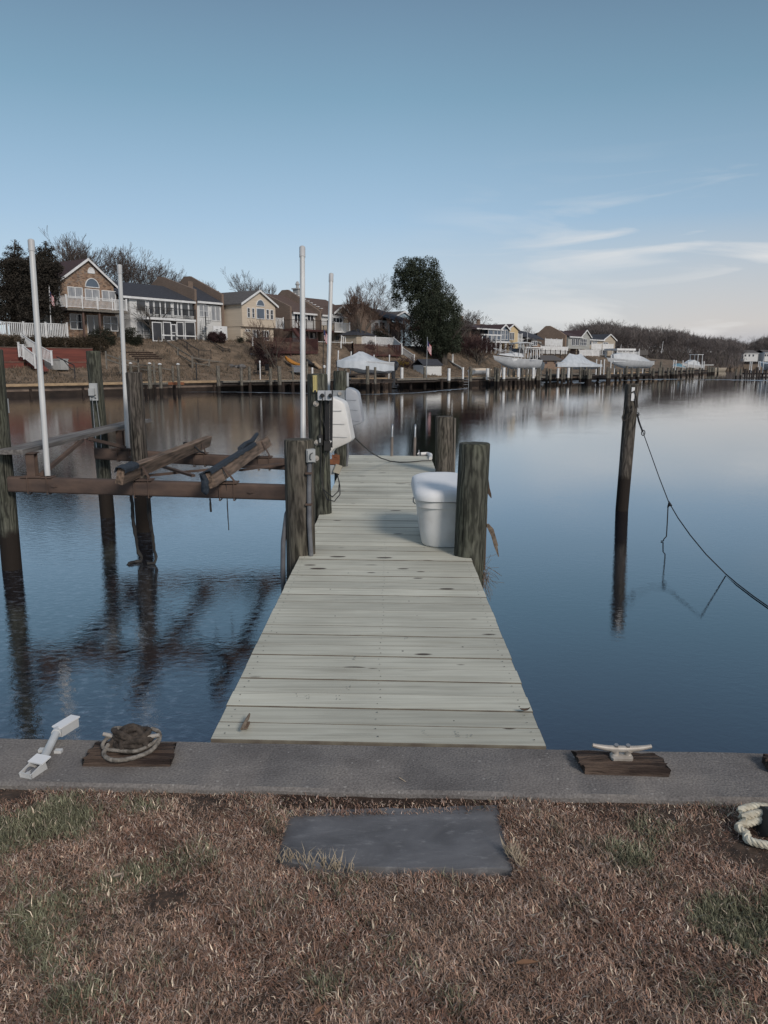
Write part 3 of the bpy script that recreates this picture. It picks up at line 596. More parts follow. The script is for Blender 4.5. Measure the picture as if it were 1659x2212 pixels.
# pale straw tufts standing against the slab edge
def tufts():
    r = random.Random(21)
    spots = [((600,1850),(760,1876),26,'straw coloured grass tuft at the slab\'s near left corner'),((1095,1840),(1125,1870),22,'straw coloured grass tuft at the slab\'s near right corner')]
    for (a, b, n, lab) in spots:
        mb = MB(); p0 = on(*a, GZ); p1 = on(*b, GZ)
        for i in range(n*3):
            p = p0.lerp(p1, r.random()) + V((r.uniform(-.01,.01), r.uniform(-.03,0), 0))
            d = V((r.uniform(-.6,.6), r.uniform(-.5,.4), 1)).normalized(); L = r.uniform(.03,.075); w = r.uniform(.001,.0024)
            q = p + d*L*.6; t = q + (d+V((r.uniform(-.6,.6), r.uniform(-.6,.6), -.4))).normalized()*L*.5
            x = V((1,0,0))*w
            mb.add([p-x, p+x, q+x*.8, q-x*.8, t], [(0,1,2,3),(3,2,4)])
        o = mb.build('grass_tuft', 'straw', fix=False); tag(o, lab, 'grass tuft')
pm('straw', (.40,.34,.26), (.30,.24,.17), scale=40, rough=.9)
tufts()
def leaf(px, py, z, L, rz, label, mat='dry_leaf', curl=.3):
    L *= .72; mb = MB(); p = on(px, py, z); n = 6; vs = []
    for i in range(n+1):
        u = i/n; w = L*.22*math.sin(math.pi*min(.98,max(.04,u**.85)))
        zz = curl*L*((u-.5)**2)*1.2
        for k in (-1,0,1): vs.append((u*L-L/2, k*w, zz + abs(k)*w*.55))
    fs = [(3*i+k, 3*i+k+1, 3*i+k+4, 3*i+k+3) for i in range(n) for k in range(2)]
    M = Matrix.Rotation(rz, 3, 'Z') @ Matrix.Rotation(rnd.uniform(-.35,.35), 3, 'X')
    mb.add([M @ V(v) + p + V((0,0,.006)) for v in vs], fs)
    o = mb.build('dry_leaf', mat, fix=False, smooth=True); tag(o, label, 'leaf', 'dry leaves fallen on the near bank')
leaf(690,2190,GZ+.045,.055,1.0,'orange-brown leaf standing in the grass at the bottom edge')
leaf(1140,2088,GZ+.04,.09,.1,'long brown leaf lying flat in the grass below the slab',)
leaf(255,1895,GZ+.045,.045,.6,'small buff leaf beside the dark green grass patch at the left','dry_leaf_pale')
leaf(1190,2205,GZ+.035,.04,.5,'little grey-brown leaf in the grass at the lower right centre')
leaf(1285,1995,GZ+.04,.045,2.4,'pale curled leaf in the brown grass right of the slab','dry_leaf_pale')
leaf(413,2072,GZ+.045,.04,2.0,'small orange leaf low in the left grass')
leaf(60,1960,GZ+.04,.04,1.2,'small pale leaf near the left edge of the grass','dry_leaf_pale')
leaf(1110,1536,.004,0.001,0,'x') if False else None
leaf(635,1716,-.045,.05,.1,'reddish leaf on the dirt at the slab\'s far left corner')
leaf(1010,1724,-.045,.06,-.3,'pale curled leaf on the dirt at the slab\'s far right corner','dry_leaf_pale')
# twigs/roots in the dirt gap
mb = MB(); r = random.Random(9)
for i in range(46):
    x = r.uniform(625,1080); p = on(x, r.uniform(1722,1738), -.058); d = V((r.uniform(-1,1), r.uniform(-.25,.25), r.uniform(-.1,.15))).normalized(); L = r.uniform(.03,.13)
    mb.tube([p, p+d*L*.5+V((0,r.uniform(-.01,.01),.012)), p+d*L+V((0,0,r.uniform(-.005,.01)))], .0018, 4)
o = mb.build('dead_roots', 'straw', fix=False); tag(o, 'litter of pale dead roots and stems between slab and seawall', 'dead stems'); o['kind'] = 'stuff'
# ================================================================= PIER
dL0 = on(455,1597); dR0 = on(1180,1613)
Lend = on(753,982.5); Rend = on(929,984.5)
dlen = 10.75
pier = thing('pier', 'pale new plank pier leading from the seawall out over the frozen creek', 'pier', (dL0+dR0)/2)
def pier_build():
    r = random.Random(4); mb = MB(); dirL = (Lend-dL0).normalized(); dirR = (Rend-dR0).normalized()
    LL = (Lend-dL0).length; pitch = .1645; n = int(LL/pitch)
    for i in range(n):
        t0 = i*pitch; t1 = t0+pitch-.0055
        e = r.uniform(-.003,.003) if i else 0; g = r.uniform(-.003,.003) if i else 0
        a = dL0+dirL*t0; b = dL0+dirL*t1
        c = dR0+dirR*(t0*(Rend-dR0).length/LL); d = dR0+dirR*(t1*(Rend-dR0).length/LL)
        ax = (c-a).normalized(); a = a-ax*e; b = b-ax*e; c = c+ax*g; d = d+ax*g
        z = .004 + r.uniform(-.0025,.0025); bv = .0015
        rings = []
        for (zz, k) in ((z-.038,0),(z-bv,0),(z,bv)):
            k2 = V((dirL.x, dirL.y, 0))*k
            rings.append([p + V((0,0,zz)) for p in (a+k2+ax*k, c+k2-ax*k, d-k2-ax*k, b-k2+ax*k)])
        vs = [p for q in rings for p in q]
        fs = [(0,3,2,1),(8,9,10,11)] + [(q*4+j, q*4+(j+1) % 4, q*4+4+(j+1) % 4, q*4+4+j) for q in range(2) for j in range(4)]
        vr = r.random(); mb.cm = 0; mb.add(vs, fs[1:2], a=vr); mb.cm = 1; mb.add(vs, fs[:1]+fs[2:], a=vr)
    mb.build('deck_boards', ['deck_boards', 'board_edge_shade'], pier, fix=False)
    for u in (.04, .5, .96):
        sb = MB(); p = dL0.lerp(dR0, u); q = Lend.lerp(Rend, u); sb.bar(p+V((0,.02,-.16)), q+V((0,0,-.16)), .05, .24); sb.build('stringer', 'grey_timber', pier)
    for t in (.30, .52, .74, .985):
        cb = MB(); p = dL0.lerp(Lend, t); q = dR0.lerp(Rend, t); cb.bar(p+V((-.02,0,-.40)), q+V((.02,0,-.40)), .09, .22); cb.build('cross_beam', 'grey_timber', pier)
    nh = MB(); r3 = random.Random(5)
    for i in range(n):
        for u in (.035,.5,.965):
            for f in (.28,.72):
                t0 = (i+f)*pitch/LL; p = dL0.lerp(Lend, t0).lerp(dR0.lerp(Rend, t0), u+r3.uniform(-.006,.006)); p.z = .0075; k = r3.uniform(.0028,.0042)
                nh.add([p+V((math.cos(a)*k, math.sin(a)*k, 0)) for a in (0,1.05,2.09,3.14,4.19,5.24)], [(0,1,2,3,4,5)])
    o_ = nh.build('nail_heads', 'dark_print', pier, fix=False); o_['kind'] = 'stuff'
    # illegible mill stamps inked on the near boards
    r2 = random.Random(8)
    for (zx, zy) in ((460,665),(505,675),(650,680),(1060,843),(1215,850),(1270,860),(728,495),(968,400),(698,632)):
        p = on(*ZN(zx, zy), .0075); st = MB()
        for k in range(9):
            if r2.random() < .3: continue
            st.box(p + V((r2.uniform(-.012,.012), r2.uniform(-.028,.028), 0)), (r2.uniform(.002,.006), .004, .0006), .01)
        st.build('ink_stamp', 'stamp_ink', pier)
pier_build()
def pile(name, label, base, top, r0, r1, mat='pile_wood', foot=-1.7, group=None, n=28, notch=True):
    """one continuous turned post from the creek bed up to its sawn top; base is a point on its axis, top the axis end"""
    base = V(base); top = V(top); d = (top-base); k = (foot-base.z)/d.z; bot = base + d*k
    mb = MB(); m = 14; rings = []; sd_ = rnd.random()*50
    for i in range(m+1):
        t = i/m; c = bot.lerp(top, t); rr = r0*(1.04) + (r1-r0)*t
        ring = []
        for j in range(n):
            a = 2*math.pi*j/n; w = 1 + .03*noise.noise(V((math.cos(a)*1.2+sd_, math.sin(a)*1.2, t*3))) + .012*noise.noise(V((math.cos(a)*6, math.sin(a)*6, t*2+sd_)))
            ring.append(c + V((math.cos(a)*rr*w, math.sin(a)*rr*w, 0)))
        rings.append(ring)
    last = rings[-1]; c = top
    rings.append([c + (p-c)*.93 + V((0,0,.012)) for p in last]); rings.append([c + (p-c)*.4 + V((0,0,.016)) for p in last])
    mb.loft(rings); o = mb.build(name, mat, smooth=True)
    return tag(o, label, 'piling', group) if label else o
def P_(px, yb, yt, z=0.0, dy=0.0, xt=None):
    b = on(px, yb, z) + V((0, dy, 0)); t = at(xt or px, yt, b.y); return b, t
# near left pile with conduit + outlet box + rubbing strip
b, t = P_(647, 1203, 952, dy=.12, xt=646)
o = pile('piling', 'short thick weathered piling at the pier\'s near left with swirled grain', b, t, .119, .119)
NLb, NLt = b, t
# near right
b, t = P_(1017, 1207, 960, dy=.125, xt=1025.5)
o = pile('piling', 'short dark piling at the pier\'s near right beside the white dock bin', b, t, .126, .125, 'pile_green'); NRb, NRt = b, t
b, t = P_(961, 1024, 901, dy=.12, xt=960)
pile('piling', 'cracked brown piling behind the white dock bin at the pier\'s far right', b, t, .127, .127); RRb, RRt = b, t
b, t = P_(694, 1108, 810, dy=.0, xt=685.5); T2b, T2t = b, t
pile('piling', 'tall green-grey lift piling carrying the thermometer and outlet boxes', b, t, .118, .102, 'pile_green')
b, t = P_(736, 1009, 803, dy=.12, xt=735); T3b, T3t = b, t
pile('piling', 'tall piling behind with the galvanised plate and grey gear cover', b, t, .108, .102, 'pile_green')
# left row out in the ice
b, t = P_(18, 1233, 757, z=-.9, dy=.1, xt=-16); LFb, LFt = b, t
pile('piling', 'lift piling cut off by the left edge of the picture', b, t, .112, .105, 'pile_green')
b, t = P_(228, 1119, 760, z=-.9, dy=.1, xt=201); LBb, LBt = b, t
pile('piling', 'tall lift piling at the left with a grey winch box', b, t, .112, .105, 'pile_green')
b, t = P_(308, 1150, 806, z=-.9, dy=.1, xt=289); L3b, L3t = b, t
pile('piling', 'brown weathered piling right of the second white guide pole', b, t, .118, .112, 'pile_brown')
b, t = P_(1347, 1105, 831, z=-.9, dy=.1, xt=1366); RIb, RIt = b, t
pile('piling', 'lone dark mooring piling standing in the ice at the right', b, t, .103, .108, 'pile_brown')
# ---- attachments on the near left pile
def box_at(mb, c, sx, sy, sz, rz=0): mb.box(c, (sx, sy, sz), rz)
yf = NLb.y-.119
t = thing('outlet_box', 'grey metal outlet box with hinged cover and conduit on the near left piling', 'outlet box', at(671, 985, yf))
ob = MB(); c = at(670.5, 984, yf+.02); ob.box(c, (.072, .07, .108), .25); ob.build('box_body', 'box_grey', t)
ob = MB(); ob.box(c+V((.012,-.040,.0)), (.060,.012,.094), .25); ob.build('cover', 'box_grey', t)
ob = MB(); cc = c+V((.012,-.052,0)); ob.tube([cc+V((.012,0,.028)), cc+V((-.006,-.012,.020)), cc+V((-.010,-.012,-.02)), cc+V((0,0,-.03))], .0035, 6); ob.build('latch', 'black_metal', t)
ob = MB(); ob.tube([at(668.5, 999, yf+.02), at(667.5, 1060, yf+.01), at(668, 1130, yf-.005), at(672, 1200, yf+.005)], .0195, 12); cn = ob.build('conduit', 'conduit', t, smooth=True)
for y in (1022, 1089): ob = MB(); ob.bar(at(660, y, yf+.0), at(674, y, yf+.0), .05, .015); ob.build('pipe_strap', 'rust', t)
mb = MB(); mb.tube([at(624, 1092, NLb.y), at(619, 1110, NLb.y), at(612, 1170, NLb.y-.02), at(611, 1235, NLb.y-.02), at(613, 1290, NLb.y)], [.010,.02,.022,.022,.02], 10)
o = mb.build('rubbing_strip', 'conduit', smooth=True); tag(o, 'dark grey rubber rubbing strip hanging on the near left piling\'s water side', 'rubber strip')
# ---- tall pile 2: thermometer, outlet boxes, cords
y2 = T2t.y-.104
t = thing('thermometer', 'long yellow outdoor thermometer on the tall green-grey piling', 'thermometer', at(681, 845, y2-.01))
mb = MB(); p0 = at(675.5, 811, y2-.012); p1 = at(685.5, 847, y2-.012); cx = (p0+p1)/2
mb.box(cx, (abs(p1.x-p0.x), .014, abs(p0.z-p1.z)+.0)); mb.build('face_plate', 'thermo', t)
mb = MB()
for i in range(13):
    z = cx.z+.075-i*.011
    for sx in (-1,1): mb.box((cx.x+sx*.0175, cx.y-.0085, z), (.010,.002,.003))
mb.box((cx.x, cx.y-.009, cx.z+.01), (.003,.003,.135)); mb.tube([(cx.x,cx.y-.006,cx.z-.078),(cx.x,cx.y-.011,cx.z-.078)], .014, 14); mb.build('scale_marks', 'dark_print', t)
t = thing('weatherproof_outlet', 'pale twin outlet boxes with black plugs and cords on the tall piling', 'outlet box', at(700, 855, y2))
for k, (xa, xb, off) in enumerate(((475,550,0),(553,613,.02))):
    mb = MB(); p0 = at(*ZI(xa,1510), y2-.03-off); p1 = at(*ZI(xb,1606), y2-.03-off); c = (p0+p1)/2
    mb.box(c, (abs(p1.x-p0.x), .06, abs(p0.z-p1.z))); bx = mb.build('box_body', 'box_light', t) if 'box_light' in M_ else mb.build('box_body', pm('box_light', (.50,.51,.53), (.42,.43,.45), rough=.45), t)
    mb = MB(); q = at(*ZI(520 if k == 0 else 602, 1560), y2-.065-off); mb.tube([q, q+V((0,-.02,0)), q+V((0,-.035,0))], [.022,.022,.012], 14)
    mb.build('plug', 'black_metal', t)
mb = MB()
mb.tube([at(*ZI(527,1590), y2-.06), at(*ZI(505,1640), y2-.05), at(*ZI(520,1780), y2-.03), at(*ZI(560,1920), y2-.03), at(*ZI(565,2060), y2-.03)], .006, 6)
mb.tube([at(*ZI(558,1620), y2-.05), at(*ZI(550,1700), y2-.03), at(*ZI(553,2000), y2-.03)], .008, 6)
mb.tube([at(*ZI(500,1640), y2-.04), at(*ZI(503,1960), y2-.03), at(*ZJ(508,900), y2-.03), at(*ZJ(505,1150), y2-.03), at(*ZJ(530,1270), y2-.06), at(*ZJ(620,1345), y2-.25), at(*ZJ(680,1290), y2-.30), at(*ZJ(690,1200), y2-.2), at(*ZJ(668,1120), y2-.05)], .0055, 6)
mb.tube([at(*ZJ(565,880), y2-.03), at(*ZJ(545,960), y2-.04), at(*ZJ(525,1130), y2-.04), at(*ZJ(525,1260), y2-.05), at(*ZJ(570,1370), y2-.25), at(*ZJ(640,1390), y2-.35), at(*ZJ(697,1320), y2-.33), at(*ZJ(695,1230), y2-.2), at(*ZJ(672,1125), y2-.05)], .0055, 6)
mb.build('power_cords', 'black_rubber', t, smooth=True)
t = thing('inline_switch', 'black inline cord switch box on the front of the tall piling', 'switch', at(*ZJ(500,775), y2-.02))
mb = MB(); c = at(*ZJ(502,775), y2-.02); mb.box(c, (.045,.035,.11)); mb.build('housing', 'black_rubber', t)
mb = MB(); mb.box(at(*ZJ(497,780), y2-.042), (.016,.006,.045)); mb.build('label_plate', 'box_grey', t)
t = thing('power_adapter', 'black power adapter hanging right of the cord switch', 'adapter', at(*ZJ(572,830), y2-.03))
mb = MB(); c = at(*ZJ(572,830), y2-.02); mb.box(c, (.070,.06,.105)); mb.tube([c+V((0,0,-.05)), c+V((0,0,-.075))], [.03,.012], 8); mb.build('housing', 'black_rubber', t)
mb = MB(); mb.tube([at(*ZJ(588,790), y2-.02), at(*ZJ(606,800), y2-.02)], .02, 8); mb.build('prongs', 'galvanised', t)
for (x, y, l) in ((458,412,'upper'),(468,800,'middle'),(460,958,'lower')):
    mb = MB(); c = at(*ZJ(x,y), y2-.0); mb.tube([c+V((0,.03,0)), c+V((0,-.012,0))], .030, 20); mb.tube([c+V((0,-.012,0)), c+V((0,-.03,0))], .014, 6)
    o = mb.build('bolt', 'cleat_metal', smooth=True); tag(o, f'{l} large washered bolt head on the front of the tall piling', 'bolt', 'bolts through the tall piling')
# black upright rail and drive column between pile 2 and the gear cover
mb = MB(); a = at(*ZI(612,1512), y2-.01); b = at(*ZI(612,1960), y2+.02); mb.bar(a, at(*ZI(608,2080), y2), .03, .02, up=V((0,1,0))); mb.bar(at(*ZI(572,1610), y2), at(*ZI(570,2000), y2), .045, .03, up=V((0,1,0)))
o = mb.build('drive_rail', 'black_metal'); tag(o, 'black upright steel rail of the lift winch beside the white gear cover', 'steel rail')
# lower switch box with open cover and conduit
t = thing('switch_box', 'grey switch box with its cover hanging open at the pier edge', 'switch box', at(*ZJ(600,1075), 8.95))
mb = MB(); p0 = at(*ZJ(556,1030), 8.95); p1 = at(*ZJ(640,1120), 8.95); mb.box((p0+p1)/2, (abs(p1.x-p0.x), .07, abs(p1.z-p0.z))); mb.build('box_body', 'box_grey', t)
mb = MB(); c = at(*ZJ(672,1065), 8.9); mb.box(c, (.085,.02,.10), R=Matrix.Rotation(.4,3,'Y') @ Matrix.Rotation(.5,3,'Z')); mb.build('cover', 'tan_plastic', t) if 'tan_plastic' in M_ else mb.build('cover', pm('tan_plastic', (.42,.38,.31), (.34,.31,.25), rough=.6), t)
mb = MB(); mb.tube([at(*ZJ(578,1125), 8.97), at(*ZJ(580,1200), 8.97), at(*ZJ(560,1270), 8.97), at(*ZJ(520,1340), 8.97), at(*ZJ(510,1420), 8.97), at(*ZJ(512,1480), 8.97)], .017, 10); mb.build('conduit', 'conduit', t, smooth=True)
# gear covers
def cover(name, label, poly, Y, depth, mat, ribs, tilt=0):
    t = thing(name, label, 'gear cover', at(*poly[-1], Y))
    pts = [at(x, y, Y) for x, y in poly]; c = sum(pts, V((0,0,0)))/len(pts); bk = V((.10, 1, 0)).normalized()
    rings = []
    for f, d in ((.90,-.5),(.975,-.47),(1.0,-.40),(1.0,.40),(.97,.5)):
        rings.append([V(((p.x-c.x)*(f if p.x > c.x else 1)+c.x, p.y, (p.z-c.z)*f+c.z)) + bk*depth*d for p in pts])
    mb = MB(); mb.loft(rings); mb.build('shell', mat, t, smooth=True)
    rb = MB()
    for (x0, y0, x1, y1) in ribs:
        a = at(x0, y0, Y); b = at(x1, y1, Y); o1 = bk*(-depth*.5-.002)
        rb.bar(a+o1, b+o1, .012, .009); rb.bar(b+o1, b+bk*depth*.45+V((.012,0,0)), .012, .009)
    if ribs: rb.build('ribs', 'grey_plastic' if mat == 'grey_plastic' else 'pvc_cap', t)
    return t
cover('gear_cover', 'white moulded plastic gear cover hung on the tall piling over the pier', [ZI(*p) for p in [(621,1572),(650,1572),(665,1582),(725,1605),(757,1632),(772,1680),(828,1965),(832,1990),(818,2012),(660,2085),(638,2105),(626,2125),(621,2125)]], 8.85, .30, 'moulded_plastic',
      [ZI(622,1706)+ZI(728,1706), ZI(622,1834)+ZI(757,1836), ZI(622,1960)+ZI(782,1966)])
cover('gear_cover', 'grey moulded plastic gear cover on the rear piling, beyond the white one', [ZI(*p) for p in [(768,1490),(783,1478),(828,1488),(870,1512),(888,1535),(905,1625),(932,1800),(930,1825),(905,1838),(840,1858),(790,1872),(768,1872)]], 12.1, .30, 'grey_plastic',
      [ZI(770,1596)+ZI(870,1602), ZI(770,1690)+ZI(886,1700), ZI(770,1790)+ZI(905,1812)])
mb = MB(); p0 = at(*ZI(622,1508), 12.0); p1 = at(*ZI(768,1598), 12.0); mb.box((p0+p1)/2, (abs(p1.x-p0.x), .05, abs(p1.z-p0.z)), .05)
t = thing('mounting_plate', 'galvanised steel plate bolted across the rear tall piling', 'steel plate', (p0+p1)/2); mb.build('plate', 'galvanised', t)
mb = MB(); q = at(*ZI(695,1540), 11.97); mb.tube([q, q+V((0,-.03,0))], .028, 12); mb.build('bolt', 'cleat_metal', t)
mb = MB(); p0 = at(*ZI(765,1330), 12.15); p1 = at(*ZI(785,1470), 12.15); mb.box((p0+p1)/2, (.03,.09,abs(p1.z-p0.z))); o = mb.build('junction_box', 'box_grey'); tag(o, 'narrow grey junction box on the right side of the rear tall piling', 'junction box')
mb = MB(); mb.tube([at(*ZJ(772,810), 12.1), at(*ZJ(774,930), 12.1), at(*ZJ(760,1040), 12.1)], .02, 8); o = mb.build('conduit', 'conduit', smooth=True); tag(o, 'dark conduit running down the right of the rear tall piling', 'conduit')
# winch box on the left rear pile, small box on the left-edge pile
t = thing('winch_box', 'grey winch gear box with two cables on the left lift piling', 'winch box', at(*ZG(850,350), LBt.y-.15))
mb = MB(); p0 = at(*ZG(806,270), LBt.y-.14); p1 = at(*ZG(884,425), LBt.y-.14); c = (p0+p1)/2; mb.box(c, (abs(p1.x-p0.x), .10, abs(p1.z-p0.z)), .2)
mb.box(c+V((-.01,-.07,.0)), (.09,.06,.11), .2); mb.build('housing', 'box_grey', t)
for (x, y) in ((830,400),(858,378),(862,405)): mb = MB(); q = at(*ZG(x,y), LBt.y-.24); mb.tube([q, q+V((0,-.02,0))], .010, 8); mb.build('knob', 'black_metal', t)
mb = MB(); mb.tube([at(*ZG(832,430), LBt.y-.18), at(*ZG(850,650), LBt.y-.15), at(*ZG(868,850), 12.15)], .006, 6); mb.tube([at(*ZG(868,430), LBt.y-.18), at(*ZG(905,700), LBt.y-.15), at(*ZG(912,850), 12.15)], .006, 6); mb.build('cables', 'galvanised', t)
mb = MB(); mb.box(at(*ZG(50,475), 9.3), (.035,.1,.17)); o = mb.build('junction_box', 'box_grey'); tag(o, 'small grey junction box on the piling at the left picture edge', 'junction box')
# ---------------------------------------------------------------- boat lift
lift = thing('boat_lift', 'empty boat lift of rusty steel beams with three timber bunks', 'boat lift', (-2.5, 9.1, -.9))
f0 = at(22,1045,9.12); f1 = at(684,1065.5,8.98)
def ibeam(mb, a, b, h=.18, w=.11, web=.03):
    mb.bar(a+V((0,0,h/2-.010)), b+V((0,0,h/2-.010)), w, .020); mb.bar(a-V((0,0,h/2-.010)), b-V((0,0,h/2-.010)), w, .020); mb.bar(a, b, web, h-.04)
def hollow(mb, a, b, h, w):
    d = (b-a).normalized(); y = V((-d.y, d.x, 0)); k = 10; rr = .03; prof = []
    for cx, cz, a0 in ((w/2-rr, h/2-rr, 0), (-w/2+rr, h/2-rr, 90), (-w/2+rr, -h/2+rr, 180), (w/2-rr, -h/2+rr, 270)):
        for i in range(4):
            an = rad(a0+30*i); prof.append((cx+rr*math.cos(an), cz+rr*math.sin(an)))
    rings = [[a.lerp(b, t)+y*p+V((0,0,q)) for p, q in prof] for t in (0,.25,.5,.75,1)]
    mb.loft(rings)
mb = MB(); hollow(mb, f0, f1, .185, .13); mb.build('front_beam', 'rust', lift, smooth=True)
r0 = at(207,979.5,12.25); r1 = at(730,1009,12.05)
mb = MB(); hollow(mb, r0, r1, .18, .13); mb.build('rear_beam', 'rust', lift, smooth=True)
mb = MB(); q = at(*ZJ(655,950), 12.0); mb.bar(at(*ZJ(565,990), 11.95), at(*ZJ(690,995), 11.95), .12, .07); mb.box(q+V((0,0,-.02)), (.12,.05,.12)); mb.tube([q+V((0,.02,.03)), q+V((0,-.035,.03))], .028, 12); mb.build('cable_bracket', 'rust_bright', lift) if 'rust_bright' in M_ else mb.build('cable_bracket', pm('rust_bright', (.24,.095,.045), (.14,.06,.035), scale=10, rough=.85, bump=.3), lift)
def beam_at(a, b, x):
    t = (x-a.x)/(b.x-a.x); return a.lerp(b, t)
# plank bunk on posts at the left
mb = MB(); Xp = -4.36; mb.bar((Xp-.02, 8.95, .585), (Xp+.02, 13.9, .60), .31, .055); mb.build('bunk_board', 'bunk_top', lift)
for (px, bm, Yb) in ((-4.20, (f0,f1), 9.1), (-4.20, (r0,r1), 12.2)):
    q = beam_at(*bm, px); mb = MB(); zt = .56
    for dy in (-.045,.045): mb.box((px, q.y+dy, (q.z+.09+zt)/2), (.10,.012,zt-q.z-.09))
    mb.box((px-.044, q.y, (q.z+.09+zt)/2), (.012,.08,zt-q.z-.09)); mb.box((px, q.y, q.z+.10), (.24,.16,.014)); mb.box((px-.1, q.y, zt), (.34,.14,.012))
    mb.build('bunk_post', 'rust', lift)
mb = MB(); q = beam_at(f0,f1,-4.1); mb.bar(q+V((0,0,.12)), V((-4.22,10.75,.555)), .045,.045); q = beam_at(r0,r1,-4.15); mb.bar(q+V((.05,-.1,.13)), V((-4.22,10.95,.555)), .045,.045); mb.build('bunk_brace', 'rust', lift)
def bunk(ya, yb, X0, X1, z0, z1, lean, name='bunk_board'):
    # two planks on edge, bolted face to face, leaning towards the keel
    a = V((X0, ya, z0)); b = V((X1, yb, z1)); d = (b-a).normalized(); up = (V((math.sin(lean), 0, math.cos(lean)))); up = (up - d*up.dot(d)).normalized(); x = d.cross(up)
    r = random.Random(int(X0*100))
    mb = MB()
    for k in (-1, 1):
        rings = []
        for i in range(13):
            t = i/12; c = a.lerp(b, t + (0.004*k if i == 12 else 0)) + x*k*.022
            w = .021; h = .088*(1-(.35 if i in (0,12) else 0)*0)
            pr = [(-w,-h),(w,-h),(w,h-.006),(w-.006,h),(-w+.006,h),(-w,h-.006)]
            rings.append([c + x*p + up*(q_ + .004*noise.noise(V((t*9,q_*20,k)))) for p, q_ in pr])
        mb.loft(rings)
    mb.build(name, 'old_timber', lift)
    return a, b, d, up, x
A1 = bunk(8.45, 12.9, -2.93, -2.95, .37, .33, .25)
A2 = bunk(8.45, 12.9, -1.93, -1.96, .33, .32, -.38)
# carpet scraps on the bunk tops
def scrap(A, t0, t1, side, label):
    a, b, d, up, x = A; mb = MB(); n = 16; rings = []
    for i in range(n+1):
        t = t0+(t1-t0)*i/n; c = a.lerp(b, t) + up*(.098 + .010 + .010*noise.noise(V((t*30,side,0))))
        pr = []
        wv = .015*noise.noise(V((t*22, 3, side)))
        for u, h in ((-.062,-.07+wv),(-.058,-.01),(-.04,.006),(0,.009+wv*.4),(.04,.006),(.058,-.01),(.062,-.05-wv)):
            pr.append(c + x*u + up*h)
        for u, h in ((.056,-.05-wv),(.050,-.012),(0,-.002),(-.050,-.012),(-.056,-.07+wv)): pr.append(c + x*u + up*h)
        rings.append(pr)
    mb.loft(rings); mb.build('carpet_scrap', 'carpet', lift, smooth=True)
scrap(A1, -.01, .10, 1, ''); scrap(A2, -.01, .70, 2, '')
a_, b_, d_, up_, x_ = A2
mb = MB(); c = a_.lerp(b_, .70)+up_*.14; pts = [c + d_*(.25*i) + up_*(.02*math.sin(i*1.3)) for i in range(3)]
mb.tube([a_.lerp(b_,.48)+up_*.13, a_.lerp(b_,.6)+up_*.155, a_.lerp(b_,.72)+up_*.14, a_.lerp(b_,.86)+up_*.19], [.035,.03,.035,.03], 8); mb.build('carpet_roll', 'carpet', lift, smooth=True)
mb = MB(); e = a_ + up_*-.02 + d_*.02; mb.tube([e+x_*-.055+up_*.13, e+x_*-.07+V((0,0,.03)), e+x_*-.08+V((0,0,-.08)), e+x_*-.06+V((0,0,-.12))], [.04,.05,.045,.02], 8); mb.build('carpet_fold', 'carpet', lift, smooth=True)
# A-brackets and u-bolts
def bracket(A, bm, X):
    q = beam_at(*bm, X); a, b, d, up, x = A; mb = MB()
    c = a.lerp(b, (q.y-a.y)/(b.y-a.y))
    mb.box(q+V((0,0,.10)), (.26,.17,.014))
    for sx in (-1, 1):
        p = q+V((sx*.10,-.03,.105)); mb.bar(p, c+x*sx*.06+up*.06+V((0,-.03,0)), .05,.012)
    for sx in (-.085,.085): mb.tube([q+V((sx,-.075,.13)), q+V((sx,-.075,-.11)), q+V((sx,-.03,-.115)), q+V((sx,.075,-.11))], .0075, 6)
    mb.build('bunk_bracket', 'rust', lift)
bracket(A1, (f0,f1), -2.88); bracket(A2, (f0,f1), -1.86); bracket(A1, (r0,r1), -2.93); bracket(A2, (r0,r1), -1.90)
def ubolt(bm, px):
    X = px; q = beam_at(*bm, X); mb = MB()
    for sx in (-.0,): mb.tube([q+V((sx,-.078,.12)), q+V((sx,-.078,-.10)), q+V((sx,-.02,-.11)), q+V((sx,.075,-.10))], .0075, 6)
    mb.box(q+V((0,0,.098)), (.12,.16,.010)); mb.build('u_bolt', 'rust', lift)
for px in (64,106): ubolt((f0,f1), (px-CX)/F*9.2)
for px in (250,276): ubolt((r0,r1), (px-CX)/F*12.15)
for px, z in ((118,.01),(720,0)):
    pass
for px in (118, 544): q = beam_at(f0,f1,(px-CX)/F*9.15); mb = MB(); mb.box(q+V((0,-.072,.0)), (.07,.016,.02)); mb.tube([q+V((0,-.06,0)), q+V((0,-.085,0))], .016, 10); mb.build('beam_bolt', 'rust', lift)
mb = MB()
for (p, q) in ((ZH(310,345)+(12.0,), ZH(830,500)+(9.6,)), (ZH(440,500)+(9.6,), ZH(870,457)+(10.9,)), (ZH(870,457)+(10.9,), ZH(1577,400)+(12.0,)), (ZH(1210,455)+(11.0,), ZH(1577,400)+(12.0,))):
    mb.bar(at(*p), at(*q), .05, .03)
mb.build('cross_brace', 'rust', lift)
